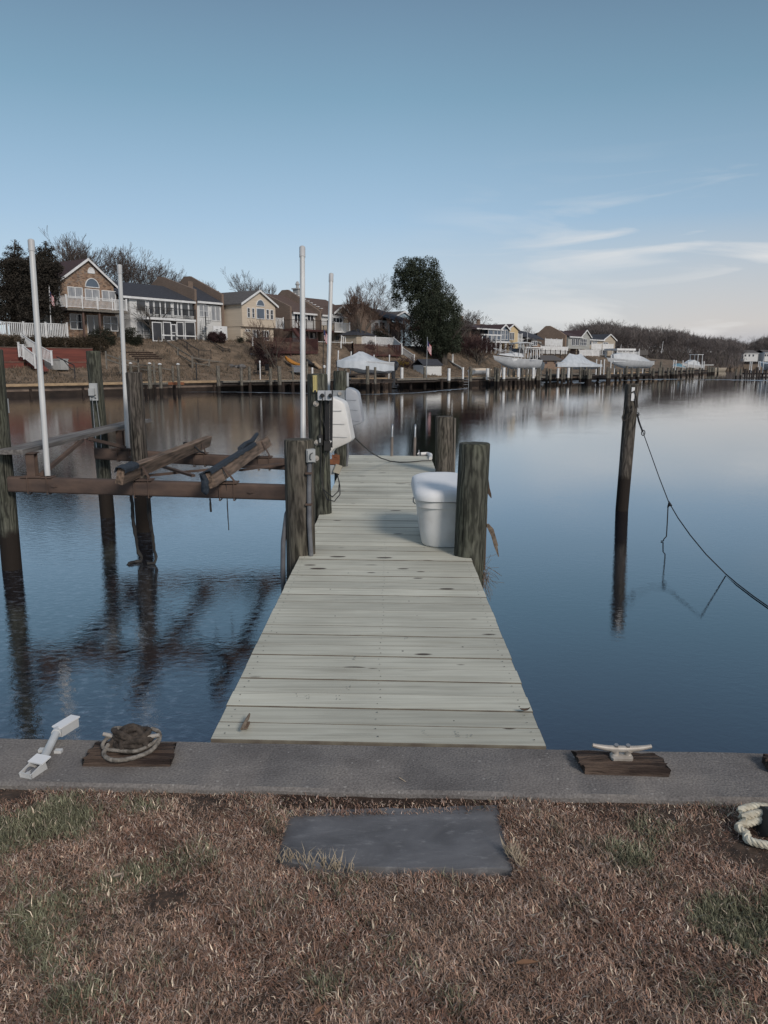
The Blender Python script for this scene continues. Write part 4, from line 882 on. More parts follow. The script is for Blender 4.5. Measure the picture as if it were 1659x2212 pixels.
# hanging straps under the lift
def strap(name, label, pts, w, mat='black_rubber', cat='strap'):
    mb = MB(); r = random.Random(int(pts[0][0])); P = [at(*p) for p in pts]; Q = []
    for i in range(len(P)-1):
        n = max(2, int((P[i+1]-P[i]).length/.05))
        for k in range(n):
            Q.append(P[i].lerp(P[i+1], k/n) + V((r.uniform(-1,1),r.uniform(-1,1),0))*w*.25)
    Q.append(P[-1]); mb.tube(Q, [w*r.uniform(.75,1.25) for _ in Q], 7)
    o = mb.build(name, mat, lift, smooth=True); o['label'] = label
strap('hanging_strap', 'thick weed-covered strap hanging from the front beam and curling on the ice at its left', [ZH(322,660)+(9.5,), ZH(340,900)+(9.55,), ZH(378,1130)+(9.6,), ZH(408,1165)+(9.6,), ZH(395,1200)+(9.55,), ZH(345,1205)+(9.5,), ZH(300,1215)+(9.45,), ZH(293,1238)+(9.42,)], .022)
strap('hanging_strap', 'ragged strap hanging right of the curled one down to the ice', [ZH(455,675)+(9.5,), ZH(460,800)+(9.5,), ZH(490,960)+(9.5,), ZH(508,1110)+(9.5,), ZH(525,1160)+(9.5,), ZH(510,1215)+(9.45,), ZH(450,1217)+(9.42,)], .018)
strap('hanging_cord', 'short frayed black cord end hanging below the front beam', [ZH(965,685)+(9.1,), ZH(967,730)+(9.1,), ZH(973,795)+(9.1,)], .012, cat='cord')
strap('hanging_cord', 'long thin cord hanging below the right-hand bunk', [ZH(1060,410)+(9.0,), ZH(1075,480)+(8.95,), ZH(1094,530)+(8.95,), ZH(1105,700)+(8.97,), ZH(1118,945)+(8.97,)], .006, cat='cord')
strap('looped_rope', 'black rope looped over the middle bunk\'s far end', [ZH(750,232)+(11.8,), ZH(800,232)+(11.75,), ZH(850,270)+(11.7,), ZH(880,300)+(11.7,), ZH(920,315)+(11.9,)], .014, 'black_line', 'rope')
strap('looped_strap', 'grey strap wrapped round the right-hand bunk', [ZH(1055,412)+(9.15,), ZH(1070,470)+(9.0,), ZH(1092,530)+(8.95,)], .012, 'conduit', 'strap')
# guide poles
def guide(label, base, top, r, br):
    t = thing('guide_pole', label, 'guide pole', V(base), 'white plastic boat lift guide poles')
    base = V(base); top = V(top); d = (top-base).normalized(); mb = MB(); mb.tube([base, base.lerp(top,.5), top], r, 20); mb.build('pipe', 'pvc', t, smooth=True)
    mb = MB(); mb.tube([top-d*.13, top-d*.005, top+d*.004, top+d*.012], [r*1.16, r*1.16, r*1.05, r*.7], 20); mb.build('end_cap', 'pvc_cap', t, smooth=True)
    mb = MB(); mb.box(base+V((0,0,-.02)), (.12,.12,.02)); mb.build('foot_bracket', 'rust', t)
guide('white guide pole at the far left, leaning, on the front rusty beam', at(103,1028,9.1), at(67,519,9.5), .033, 0)
guide('shorter white guide pole standing on the rear rusty beam at the left', at(276,968,12.2), at(258,573,12.3), .033, 0)
guide('tallest white guide pole, rising behind the near left piling', at(655,1040,9.2), at(653,534,10.1), .0325, 0)
guide('slimmer white guide pole leaning behind the thermometer piling', at(704,1000,12.2), at(715.5,592,13.0), .033, 0)
# ---------------------------------------------------------------- dock bin
def dock_bin():
    p = on(955,1187); xa = (901-CX)/F*6.75; xb = .80; y0 = p.y; y1 = y0+.98
    t = thing('dock_bin', 'white plastic dock bin with domed lid standing at the pier\'s right edge', 'storage bin', ((xa+xb)/2, (y0+y1)/2, .006))
    def ring(x0, x1, ya, yb, z, rr=.19, n=9):
        out = []
        for cx, cy, a0 in ((x1-rr, yb-rr, 0), (x0+rr, yb-rr, 90), (x0+rr, ya+rr, 180), (x1-rr, ya+rr, 270)):
            for i in range(n): a = rad(a0+90*i/(n-1)); out.append(V((cx+rr*math.cos(a), cy+rr*math.sin(a), z)))
        return out
    mb = MB(); ins = lambda k, z, rr=.19: ring(xa+k, xb-k, y0+k*.8, y1-k*.8, z, rr)
    mb.loft([ins(.060,.008,.15), ins(.047,.025,.16), ins(.032,.16,.17), ins(.014,.36,.19)]); mb.build('tub', 'moulded_plastic', t, smooth=True)
    mb = MB(); mb.loft([ins(.014,.36), ins(-.004,.362), ins(-.004,.415), ins(.01,.418)]); mb.build('rim', 'moulded_plastic', t, smooth=True)
    mb = MB(); rr = [ins(.006,.42), ins(-.024,.425), ins(-.03,.455), ins(-.02,.49), ins(.0,.508), ins(.035,.52,.17), ins(.10,.515,.13), ins(.17,.508,.07)]
    # domed ridge round a shallow dish; back of the lid is higher
    for k, g in enumerate(rr):
        if k >= 3:
            for q in g: q.z += .035*(q.y-y0)/(y1-y0)
    mb.loft(rr); mb.build('lid', 'bin_lid', t, smooth=True)
    mb = MB(); mb.box(on(*ZK(625,900),.53)+V((0,0,.0)), (.05,.03,.003)); mb.build('sticker', 'white_cloth', t)
    mb = MB(); q = V((xa-.012, y0+.14, .43)); mb.tube([q, q+V((-.02,0,.01)), q+V((-.02,0,-.03)), q+V((0,0,-.05))], .006, 6); mb.build('latch', 'galvanised', t)
dock_bin()
# ladder rails
t = thing('swim_ladder', 'two stainless hoops of a swim ladder at the pier\'s far end', 'ladder', on(873,984,0))
for px, ytop in ((848,918),(897,919)):
    b = on(px-2, 984.5, 0)+V((0,-.06,0)); tp = at(px, ytop, b.y)
    mb = MB(); w = .0; h = tp.z; pts = [b]
    pts = [b, V((b.x+.01, b.y, h-.07)), V((b.x+.013, b.y+.02, h-.02)), V((b.x+.014, b.y+.075, h)), V((b.x+.014, b.y+.13, h-.02)), V((b.x+.012, b.y+.15, h-.08)), V((b.x+.012, b.y+.16, -.95))]
    mb.tube(pts, .017, 10); mb.build('ladder_rail', 'galvanised', t, smooth=True)
    mb = MB(); mb.tube([b, V((b.x+.006, b.y, h*.62))], .026, 10); mb.build('rail_sleeve', 'old_timber_s', t, smooth=True) if 'old_timber_s' in M_ else mb.build('rail_sleeve', pm('old_timber_s', (.20,.17,.15), (.13,.11,.10), rough=.8), t)
for k in range(4): mb = MB(); mb.tube([(t.location.x-.27, t.location.y+.10, -.25-k*.2), (t.location.x+.25, t.location.y+.10, -.25-k*.2)], .014, 6); mb.build('rung', 'galvanised', t)
mb = MB(); mb.tube([on(*ZK(630,592),.03)+V((0,.03,0)), on(*ZK(700,588),.03), on(*ZK(735,600),.03), on(*ZK(735,640),.02)], [.03,.033,.035,.03], 10)
o = mb.build('corner_bumper', 'moulded_plastic', smooth=True); tag(o, 'white rubber bumper on the pier\'s far right corner', 'bumper')
t = thing('dock_cleat', 'small grey cleat at the pier\'s far end beside the ladder', 'cleat', on(*ZK(610,605)))
mb = MB(); q = on(*ZK(610,612),.0); mb.tube([q, q+V((0,0,.05))], .016, 8); mb.tube([q+V((-.03,-.02,.035)), q+V((0,0,.06)), q+V((.0,.04,.10))], [.010,.014,.008], 8); mb.build('horn', 'galvanised', t)
# loose cable over the deck
mb = MB(); pts = [at(*ZI(832,1972), 9.0)] + [at(*ZK(x,y), Y) for x, y, Y in ((0,495,9.6),(100,580,10.6),(200,635,11.6))] + [on(*ZK(x,y), .012) for x, y in ((300,668),(400,680),(520,676),(640,664),(740,662))]
q = pts[-1]; pts.append(q+V((.06,.03,-.1)))
mb.tube(pts, .0085, 6); o = mb.build('deck_cable', 'black_rubber', smooth=True); tag(o, 'thin black cable sagging from the white gear cover across the pier\'s far end', 'cable')
# small driftwood-like cleat on the near left of the deck
t = thing('dock_cleat', 'small grey-brown cleat seen end-on near the pier\'s left foot', 'cleat', on(*ZN(215,832)))
q = on(*ZN(213,830), .008); mb = MB(); mb.box(q+V((0,.03,.006)), (.024,.06,.008), -.05); mb.box(q+V((0,.01,.015)), (.010,.012,.016)); mb.box(q+V((0,.04,.015)), (.010,.012,.016)); mb.build('base', 'old_timber', t)
mb = MB(); mb.tube([q+V((-.006,-.04,.022)), q+V((-.002,-.015,.027)), q+V((.0,.02,.028)), q+V((.003,.055,.027)), q+V((.006,.09,.032))], [.007,.009,.008,.008,.004], 8); mb.build('horn', 'frayed', t, smooth=True)
leaf(*ZN(1527,747), .010, .075, .2, 'dark crumpled leaf on the pier\'s right edge near the seawall', 'block_timber', curl=1.0)
# peeled bark strip & weed on near right pile
mb = MB()
e = NRb.x+.125; Y = NRb.y-.01
def strip(pts, w, th=.008):
    rings = []
    for i, (p, ww) in enumerate(pts):
        p = V(p); rings.append([p+V((-ww,th,0)), p+V((ww,th,0)), p+V((ww,-th,0)), p+V((-ww,-th,0))])
    return rings
mb.loft(strip([(at(*ZK(1335,1350), Y), .02), (at(*ZK(1375,1385), Y), .022), (at(*ZK(1415,1480), Y), .018), (at(*ZK(1440,1590), Y), .014), (at(*ZK(1470,1700), Y), .003)], 1))
mb.loft(strip([(at(*ZK(1350,1345), Y+.03), .012), (at(*ZK(1400,1400), Y+.03), .012), (at(*ZK(1460,1580), Y+.03), .004)], 1))
o = mb.build('bark_peel', 'frayed'); tag(o, 'curled strip of bark peeling off the near right piling', 'bark strip')
mb = MB(); mb.loft(strip([(at(*ZK(1345,860), Y), .012), (at(*ZK(1350,960), Y), .018), (at(*ZK(1372,1020), Y), .014), (at(*ZK(1390,1065), Y), .003)], 1)); mb.loft(strip([(at(*ZK(1336,1000), Y), .006), (at(*ZK(1330,1200), Y), .014), (at(*ZK(1318,1500), Y), .014), (at(*ZK(1310,1840), Y), .012)], 1))
o = mb.build('bark_peel', 'bark'); tag(o, 'long dark bark sliver running down the near right piling', 'bark strip')
mb = MB(); r = random.Random(2); c0 = at(*ZK(1290,1880), Y)
for i in range(90):
    p = c0+V((r.gauss(0,.03), r.gauss(0,.03), r.gauss(0,.04))); d = V((r.uniform(-1,1), r.uniform(-.6,.6), r.uniform(-2.2,.6))).normalized(); L = r.uniform(.04,.22)
    mb.tube([p, p+d*L*.5+V((r.uniform(-.02,.02),0,-.01)), p+d*L+V((0,0,-.04))], .0016, 3)
o = mb.build('weed_tangle', 'frayed', fix=False); tag(o, 'tangle of dead weed caught at the foot of the near right piling', 'weed')
mb = MB(); mb.box(at(*ZK(994,525), RRb.y), (.025,.07,.88)); 
o = mb.build('edge_board', 'grey_timber'); tag(o, 'thin pale board fixed to the right of the cracked piling', 'board')
# ---------------------------------------------------------------- lone pile gear and mooring line
y = RIt.y-.11
mb = MB(); p0 = at(*ZL(433,168), y); p1 = at(*ZL(453,290), y); mb.box((p0+p1)/2, (abs(p1.x-p0.x), .015, abs(p1.z-p0.z))); o = mb.build('marker_plate', 'white_paint'); tag(o, 'narrow white marker plate at the top of the lone mooring piling', 'marker')
mb = MB()
for k, (dx, sc) in enumerate(((0,1),(.012,.85),(-.01,1.12))):
    mb.tube([at(ZL(460,200)[0]+dx, ZL(460,200)[1], y-.01), at(*ZL(415-k*6,230), y-.02), at(*ZL(398+k*3,320), y-.02), at(*ZL(412,372+k*8), y-.02), at(*ZL(436,360+k*9), y-.02), at(*ZL(440,330), y-.01)], .010, 6)
mb.tube([at(*ZL(455,200), y-.02), at(*ZL(478,260), y), at(*ZL(485,350), y+.02), at(*ZL(470,352), y), at(*ZL(462,270), y-.02)], .012, 6)
mb.tube([at(*ZL(368,340), y+.05), at(*ZL(362,400), y+.05), at(*ZL(346,440), y+.05), at(*ZL(352,470), y+.05), at(*ZL(362,455), y+.05)], .010, 6)
mb.tube([at(*ZL(440,380), y-.02), at(*ZL(410,440), y), at(*ZL(370,470), y+.04), at(*ZL(352,465), y+.05)], .007, 6)
o = mb.build('rope_coil', 'rope_dark', smooth=True) if 'rope_dark' in M_ else mb.build('rope_coil', pm('rope_dark', (.10,.09,.08), (.05,.045,.04), scale=40, rough=.95), smooth=True)
tag(o, 'dark rope coil hung on the top of the lone mooring piling', 'rope')
t = thing('mooring_line', 'long dark mooring line sloping from the lone piling off the right edge', 'rope', at(*ZL(482,410), y+.1))
mb = MB(); Yp = y+.1
pl = [at(*ZL(482,410), Yp), at(*ZL(510,500), Yp-.25), at(*ZL(540,590), Yp-.55), at(*ZL(605,770), Yp-1.1), at(*ZL(680,980), Yp-1.8), at(*ZL(765,1200), Yp-2.6), at(*ZL(850,1345), Yp-3.2), at(*ZL(960,1500), Yp-3.9), at(*ZL(1100,1670), Yp-4.6)]
w = [on(*ZL(1280,1850), -.89), on(*ZL(1380,1935), -.888), on(*ZL(1530,2050), -.889), on(*ZL(1659,2140), -.889), on(*ZL(1800,2230), -.889), on(*ZL(2100,2420), -.93)]
mb.tube(pl+w, .007, 8); mb.build('line', 'black_line', t, smooth=True)
mb = MB(); mb.tube([at(*ZL(482,410), Yp), at(*ZL(498,480), Yp-.15), at(*ZL(530,565), Yp-.5)], .016, 6); c = at(*ZL(482,412), Yp)
mb.tube([c+V((.03*math.cos(a), 0, .03*math.sin(a))) for a in [k*math.pi/5 for k in range(11)]], .009, 6); c = at(*ZL(536,578), Yp-.5); mb.tube([c+V((.028*math.cos(a), 0, .045*math.sin(a))) for a in [k*math.pi/5 for k in range(11)]], .008, 6); mb.build('eye_splice', 'black_line', t, smooth=True)
mb = MB(); Yk = Yp-2.6; mb.tube([at(*ZL(765,1195), Yk), at(*ZL(785,1235), Yk), at(*ZL(770,1215), Yk-.02), at(*ZL(757,1250), Yk)], [.010,.020,.022,.010], 8); mb.build('knot', 'black_line', t, smooth=True)
mb = MB(); mb.tube([at(*ZL(760,1230), Yk), at(*ZL(752,1400), Yk), at(*ZL(745,1510), Yk), at(*ZL(722,1535), Yk), on(*ZL(715,1552), -.89), on(*ZL(695,1552), -.89)], .008, 7); mb.build('loose_end', 'black_line', t, smooth=True)
# ---------------------------------------------------------------- cleat blocks on the wall
def block(label, corners, h, seed):
    # corners: far-left, far-right, near-right, near-left at the base (display px on z=0)
    r = random.Random(seed); c = [on(*p, h) for p in corners]
    for p in c: p.z = 0
    mb = MB(); n = 24; rings = []
    for i in range(n+1):
        u = i/n; a = c[0].lerp(c[1], u); b = c[3].lerp(c[2], u); e = .012 if i in (0, n) else .004
        d = (b-a); ring = []
        prof = [(0,0),(0,.82),(.035,1)] + [(k/12, 1) for k in range(1,12)] + [(.965,1),(1,.82),(1,0)]
        for f, z in prof:
            g = -.006*(1 if (f*11) % 2 < .5 and .05 < f < .95 else 0)
            zz = h*z + (g + .005*noise.noise(V((u*9, f*16, seed))) if z > .5 else 0)
            ring.append(a + d*f + WD*(r.uniform(-e,e)) + V((0,0,max(zz, 0))))
        rings.append(ring)
    mb.loft(rings); o = mb.build('cleat_block', 'block_timber', smooth=True); tag(o, label, 'timber block', 'rotting timber blocks on the seawall')
block('dark rotting timber block under the rope-wrapped cleat at the left', [(211,1600),(378,1603),(370,1640),(180,1639)], .034, 1)
block('dark split timber block under the bare cleat at the right', [(1238,1620),(1416,1626),(1448,1660),(1258,1654)], .037, 2)
block('dark timber block end cut off at the right picture edge', [(1650,1628),(1750,1632),(1765,1662),(1664,1652)], .037, 3)
def cleat(label, c, L, rz, h=.05):
    t = thing('dock_cleat', label, 'cleat', c); M = Matrix.Rotation(rz, 3, 'Z')
    w = lambda x,y,z: V(c) + M @ V((x,y,z))
    mb = MB(); rings = []
    for z, sx, sy in ((0,.185,.05),(.010,.185,.05),(.016,.16,.035)):
        rings.append([w(x*sx*L/.5*.5*2*.5, y*sy*.5, z) for x, y in ((-1,-.6),(-.85,-1),(.85,-1),(1,-.6),(1,.6),(.85,1),(-.85,1),(-1,.6))])
    mb.loft(rings); mb.build('base', 'cleat_metal', t, smooth=True)
    mb = MB()
    for s in (-1,1): mb.tube([w(s*L*.115,0,.008), w(s*L*.10,0,h*.6), w(s*L*.12,0,h)], [.017,.012,.018], 10)
    mb.build('legs', 'cleat_metal', t, smooth=True)
    mb = MB(); n = 15; pts = []; rs = []
    for i in range(n):
        u = i/(n-1)*2-1; pts.append(w(u*L/2, 0, h+.004+.014*abs(u)**2.2)); rs.append(.0135*(1-.42*abs(u)**1.5))
    mb.tube(pts, rs, 10); mb.build('horn', 'cleat_metal', t, smooth=True)
    for s in (-1,1): mb = MB(); q = w(s*L*.10,-.0,h+.012); mb.tube([q, q+V((0,-.004,.012))], .009, 6); mb.build('bolt_head', 'galvanised', t)
    return t
q = on(1342,1637,.037); rzW = math.atan2(WD.y, WD.x)
cleat('bare weathered metal cleat bolted on the right timber block', V((q.x, q.y, .036)), .235, rzW, .036)
q = on(285,1613,.034)
cleat('metal cleat buried under coiled rope on the left timber block', V((q.x, q.y, .033)), .235, rzW, .038)
# coiled rope
def rope_pile():
    r = random.Random(14); base = V((q.x, q.y, .030)); t = thing('rope_heap', 'frost-edged brown dock line wound in a heap on the left cleat', 'rope', base)
    def strand(mb, pts, rr, tw=True):
        P = []; 
        for i in range(len(pts)-1):
            p0 = V(pts[max(i-1,0)]); p1 = V(pts[i]); p2 = V(pts[i+1]); p3 = V(pts[min(i+2,len(pts)-1)])
            for k in range(7):
                s = k/7; P.append(.5*((2*p1)+(p2-p0)*s+(2*p0-5*p1+4*p2-p3)*s*s+(-p0+3*p1-3*p2+p3)*s**3))
        P.append(V(pts[-1])); mb.tube([base+p for p in P], [rr*(1+.07*math.sin(i*2.4)) for i in range(len(P))], 9)
    mb = MB()
    for k in range(26):
        rr_ = r.uniform(.038,.082)*(1-.014*k); hh = .014+.0024*k; a = r.uniform(0,3.14); t1 = r.uniform(-.55,.55); t2 = r.uniform(-.45,.45); cx, cy = r.uniform(-.015,.015), r.uniform(-.01,.01)
        n_ = r.choice((8,9,10)); e = r.uniform(.62,.95)
        pts = []
        for j in range(n_):
            u = j*2*math.pi/9+a; x, y = math.cos(u)*rr_*1.15, math.sin(u)*rr_*e
            z = max(.012, hh + x*math.tan(t1)*.8 + y*math.tan(t2)*.8 - (x*x+y*y)*5); pts.append((x+cx, y*.85+cy, z))
        strand(mb, pts, .0115)
    strand(mb, [(-.085,-.03,.02),(-.06,-.01,.05),(-.02,.0,.088),(.02,.0,.092),(.055,-.02,.06),(.075,-.04,.02)], .013)
    strand(mb, [(-.02,-.055,.02),(-.03,-.03,.06),(-.01,.0,.09),(.02,.03,.075)], .012)
    mb.build('dark_turns', 'rope_old', t, smooth=True)
    mb = MB()
    strand(mb, [(-.07,.02,.05),(-.105,-.01,.04),(-.10,-.045,.022),(-.03,-.06,.018),(.04,-.062,.018),(.09,-.03,.03),(.12,.0,.045)], .008)
    strand(mb, [(-.085,-.03,.03),(-.09,-.075,.014),(-.055,-.115,.012),(-.01,-.125,.012),(.05,-.10,.012),(.10,-.06,.02),(.118,-.01,.04),(.105,.03,.055),(.07,.05,.06)], .009)
    strand(mb, [(-.06,.04,.06),(-.085,.035,.06),(-.07,.02,.075),(-.02,.0,.085)], .0105)
    mb.build('pale_turns', 'rope_pale', t, smooth=True)
rope_pile()
# white plastic hose guide lying across the wall at left
def hose_guide():
    a = on(*ZM(500,300), .0); t = thing('plastic_line_guide', 'white plastic tube fitting with boxed ends lying across the seawall at left', 'line guide', on(*ZM(350,480), 0))
    def obox(name, p, q, w, h, z0, mat='pvc', taper=1.0):
        d = (q-p); L = d.length; d.normalize(); x = V((d.y,-d.x,0)); mb = MB(); rings = []
        for f, ww, hh in ((0,w*taper,h),(.03,w*taper,h),(.97,w,h),(1,w,h)):
            c = p+d*L*f; rings.append([c-x*ww+V((0,0,z0)), c+x*ww+V((0,0,z0)), c+x*ww+V((0,0,z0+hh)), c-x*ww+V((0,0,z0+hh))])
        mb.loft(rings); return mb.build(name, mat, t)
    # far head hangs over the water edge, on short feet
    h0 = on(*ZM(450,355), 0.0); h1 = on(*ZM(535,250), 0.0)
    n0 = at(*ZM(455,320), h0.y); 
    p0 = V((h0.x, h0.y, 0)); p1 = p0 + V((.035,.10,0))
    obox('head_box', p0, p1, .021, .040, .004); o1 = MB(); 
    d = (p1-p0).normalized(); x = V((d.y,-d.x,0)); o1.bar(p0-d*.006+V((0,0,.048)), p1+d*.006+V((0,0,.048)), .049, .006); o1.build('head_lid', 'bin_lid', t)
    e0 = on(*ZM(322,545), .026); e1 = p0 - d*.0 + V((0,0,.032))
    mb = MB(); mb.tube([e0, e1], .0165, 18); mb.tube([e1-(e1-e0).normalized()*.03, e1], .020, 18); mb.build('tube', 'pvc', t, smooth=True)
    k0 = on(*ZM(205,705), -.02); k1 = V((e0.x-.004, e0.y, -.02)) ; dd = (k1-k0).normalized(); xx = V((dd.y,-dd.x,0))
    # open tray: two cheeks, a floor, an end, plus lid over the rear part
    mb = MB()
    for s in (-1,1):
        mb.bar(k0+xx*s*.027+V((0,0,.012)), k1+xx*s*.027+V((0,0,.032)), .004, .055)
    mb.bar(k0+V((0,0,-.01)), k1+V((0,0,.01)), .05, .006); mb.box(k0+V((0,0,.012)), (.058,.005,.055), math.atan2(dd.y,dd.x)-math.pi/2); mb.box(k0+dd*.02+V((0,0,.014)), (.016,.04,.045), math.atan2(dd.y,dd.x)-math.pi/2)
    mb.build('tray', 'pvc', t)
    mb = MB(); m = k0.lerp(k1,.62); mb.bar(m+V((0,0,.056)), k1+dd*.02+V((0,0,.064)), .070, .006); mb.build('tray_lid', 'bin_lid', t)
    mb = MB()
    for s in (-.5,.5):
        c = k0.lerp(k1,.42)+xx*s*.024+V((0,0,.024)); mb.tube([c+xx*-.007, c+xx*.007], .021, 14)
    mb.build('rollers', 'conduit', t, smooth=True)
    mb = MB(); c = e0.lerp(e1,.5)
    for s in (-1,1): mb.box(V((c.x,c.y,.006))+V((s*.035,-s*.004,0)), (.03,.022,.012))
    mb.build('feet', 'pvc', t)
hose_guide()
# white rope bundle with black band
def rope_bundle():
    base = on(1662,1797,GZ+.02); t = thing('rope_bundle', 'thick white twisted rope in a bundle bound with a black band, right edge', 'rope', base)
    def twist(mb, pts, rr):
        P = []
        for i in range(len(pts)-1):
            p0 = V(pts[max(i-1,0)]); p1 = V(pts[i]); p2 = V(pts[i+1]); p3 = V(pts[min(i+2,len(pts)-1)])
            n = max(4, int((p2-p1).length/.006))
            for k in range(n):
                s = k/n; P.append(.5*((2*p1)+(p2-p0)*s+(2*p0-5*p1+4*p2-p3)*s*s+(-p0+3*p1-3*p2+p3)*s**3))
        L = 0
        for st in range(3):
            Q = []; L = 0
            for i, p in enumerate(P):
                d = (P[min(i+1,len(P)-1)]-P[max(i-1,0)]).normalized(); x = d.cross(ZUP)
                if x.length < .05: x = V((1,0,0))
                x.normalize(); y = d.cross(x)
                if i: L += (p-P[i-1]).length
                a = L/.055*2*math.pi + st*2*math.pi/3; Q.append(base + p*.82 + (x*math.cos(a)+y*math.sin(a))*rr*.5)
            mb.tube(Q, rr*.62, 6)
    mb = MB(); R = .0135
    for k in range(4):
        z = .02+.024*(k % 2)+.01*(k//2); y = -.0+.018*k
        twist(mb, [(-.10,y+.02,z),(-.03,y+.035,z+.01),(.05,y+.02,z+.012),(.14,y,z),(.22,y-.01,z)], R)
    twist(mb, [(-.11,-.03,.012),(-.125,-.07,.01),(-.08,-.10,.01),(-.01,-.11,.012),(.03,-.07,.02)], R)
    twist(mb, [(-.10,.02,.03),(-.135,.0,.02),(-.11,-.03,.012)], R)
    twist(mb, [(.0,-.02,.03),(.05,-.08,.02),(.06,-.15,.014),(.045,-.22,.012),(.02,-.245,.012),(.0,-.21,.012),(.02,-.13,.016),(.06,-.06,.03),(.12,-.02,.03)], R)
    mb.build('strands', 'rope_white', t, smooth=True)
    mb = MB(); rings = []
    for x in (-.022,.024):
        rings.append([base+V((x+.018*math.sin(a), .02+.062*math.cos(a), .028+.046*math.sin(a))) for a in [i*math.pi/8 for i in range(16)]])
    mb.loft(rings); mb.build('band', 'black_rubber', t, smooth=True)
rope_bundle()
# ================================================================= FAR BANK
SHORE = [V(p+(0,)) for p in [(-120,-30),(-75,12),(-47,40),(-29,59),(-16,73),(-1.5,84),(13.5,99),(30,121),(60,165),(95,228),(128,300),(150,345)]]
def sdist(x, y):
    best = 1e9; sg = 1; sv = 0; acc = 0
    for i in range(len(SHORE)-1):
        a = SHORE[i]; b = SHORE[i+1]; ex, ey = b.x-a.x, b.y-a.y; L2 = ex*ex+ey*ey
        t = max(0, min(1, ((x-a.x)*ex+(y-a.y)*ey)/L2)); dx = x-a.x-ex*t; dy = y-a.y-ey*t; d = math.hypot(dx, dy)
        if d < best - 1e-6: best = d; sg = 1 if (ex*dy-ey*dx) > 0 else -1; sv = i
    return best*sg     # inland positive
def plateau(Y): return 4.1 if Y < 78 else (4.1-(Y-78)*.009 if Y < 170 else max(2.0, 3.27-(Y-170)*.008))
def ease(a, b, x): t = max(0, min(1, (x-a)/(b-a))); return t*t*(3-2*t)
def gz(x, y):
    t = sdist(x, y); p = plateau(y)
    lo = -.08 + .9*ease(0, 4.5, t) + .35*ease(3, 6, t)
    return lo + (p-1.15)*ease(5.2, 11.5, t) + .5*ease(14, 60, t)
def sh(px, t, z=None):
    """point in photo column px, t metres inland of the shoreline (negative: out over the water)"""
    m = (px-CX)/F
    def f(Y): 
        ax = Y*cP + .19*1.6; return sdist(m*ax, Y) - t
    lo, hi = 20.0, 600.0
    for _ in range(40):
        mid = (lo+hi)/2
        if f(mid) > 0: hi = mid
        else: lo = mid
    X = m*(lo*cP+.3); return V((X, lo, gz(X, lo) if z is None else z))
def terrain():
    # rows along the densified shoreline
    P = []
    for i in range(len(SHORE)-1):
        a, b = SHORE[i], SHORE[i+1]; n = max(1, int((b-a).length/(2.0 if 2 <= i <= 7 else 6)))
        for k in range(n): P.append(a.lerp(b, k/n))
    P.append(SHORE[-1])
    T = [-.3, 0, .5, 1.5, 3, 4.5, 5.2, 6, 7, 8, 9, 10, 11.5, 14, 18, 26, 40, 70, 110]
    N_ = []
    for i in range(len(P)):
        d = V((0,0,0))
        for k in range(-4, 5):
            j = max(0, min(len(P)-2, i+k)); d += (P[j+1]-P[j]).normalized()
        d.normalize(); N_.append(V((-d.y, d.x, 0)))
    vs = []
    for i, p in enumerate(P):
        for t in T:
            q = p + N_[i]*t; pl = plateau(p.y)
            lo = -.08 + .9*ease(0, 4.5, t) + .35*ease(3, 6, t)
            z = lo + (pl-1.15)*ease(5.2, 11.5, t) + .5*ease(14, 60, t) - .03
            if 1 < t < 13: z += .10*noise.noise(V((q.x*.5, q.y*.5, 0)))
            if t < .2: z = -.16
            vs.append((q.x, q.y, z))
    m = len(T); mb = MB(); mb.add(vs, [(i*m+k, (i+1)*m+k, (i+1)*m+k+1, i*m+k+1) for i in range(len(P)-1) for k in range(m-1)])
    o = mb.build('creek_bank', 'terrain', smooth=True, fix=False); struct(o)
    # bulkhead with cap and buttresses
    t = thing('bulkhead', 'long stained bulkhead with tan timber cap along the far bank of the creek', 'bulkhead', (-29, 59, -.9))
    wl_ = MB(); cap = MB(); low = MB(); 
    R = []
    for i, p in enumerate(P):
        n = N_[i]; R.append([p+n*.0+V((0,0,-1.6)), p+V((0,0,-.12)), p+n*.3+V((0,0,-.12)), p+n*.3+V((0,0,-1.6))])
    wl_.loft(R); wl_.build('wall_face', 'far_wall', t)
    cap.loft([[p-N_[i]*.08+V((0,0,-.12)), p-N_[i]*.08+V((0,0,.08)), p+N_[i]*.35+V((0,0,.08)), p+N_[i]*.35+V((0,0,-.12))] for i, p in enumerate(P)]); cap.build('cap', 'tan_timber', t)
    rings = [[p-N_[i]*.05+V((0,0,-1.6)), p-N_[i]*.05+V((0,0,-.52+.08*noise.noise(p*1.3))), p+V((0,0,-.52)), p+V((0,0,-1.6))] for i, p in enumerate(P)]
    low.loft(rings); low.build('wet_foot', 'far_wall_dark', t)
    k = 0; s = 0
    for i in range(1, len(P)):
        s += (P[i]-P[i-1]).length
        if s > 3.9 and 38 < P[i].y < 125:
            s = 0; p = P[i]; n = N_[i]; mb = MB(); d = V((n.y,-n.x,0)); mb.prism([p-d*.10+V((0,0,-1.6))-n*.4, p-d*.10+V((0,0,-.3))-n*.03, p-d*.10+n*.1+V((0,0,-.3)), p-d*.10+n*.1+V((0,0,-1.6))], d*.20)
            mb.build('buttress', 'far_wall_dark', t)
terrain()
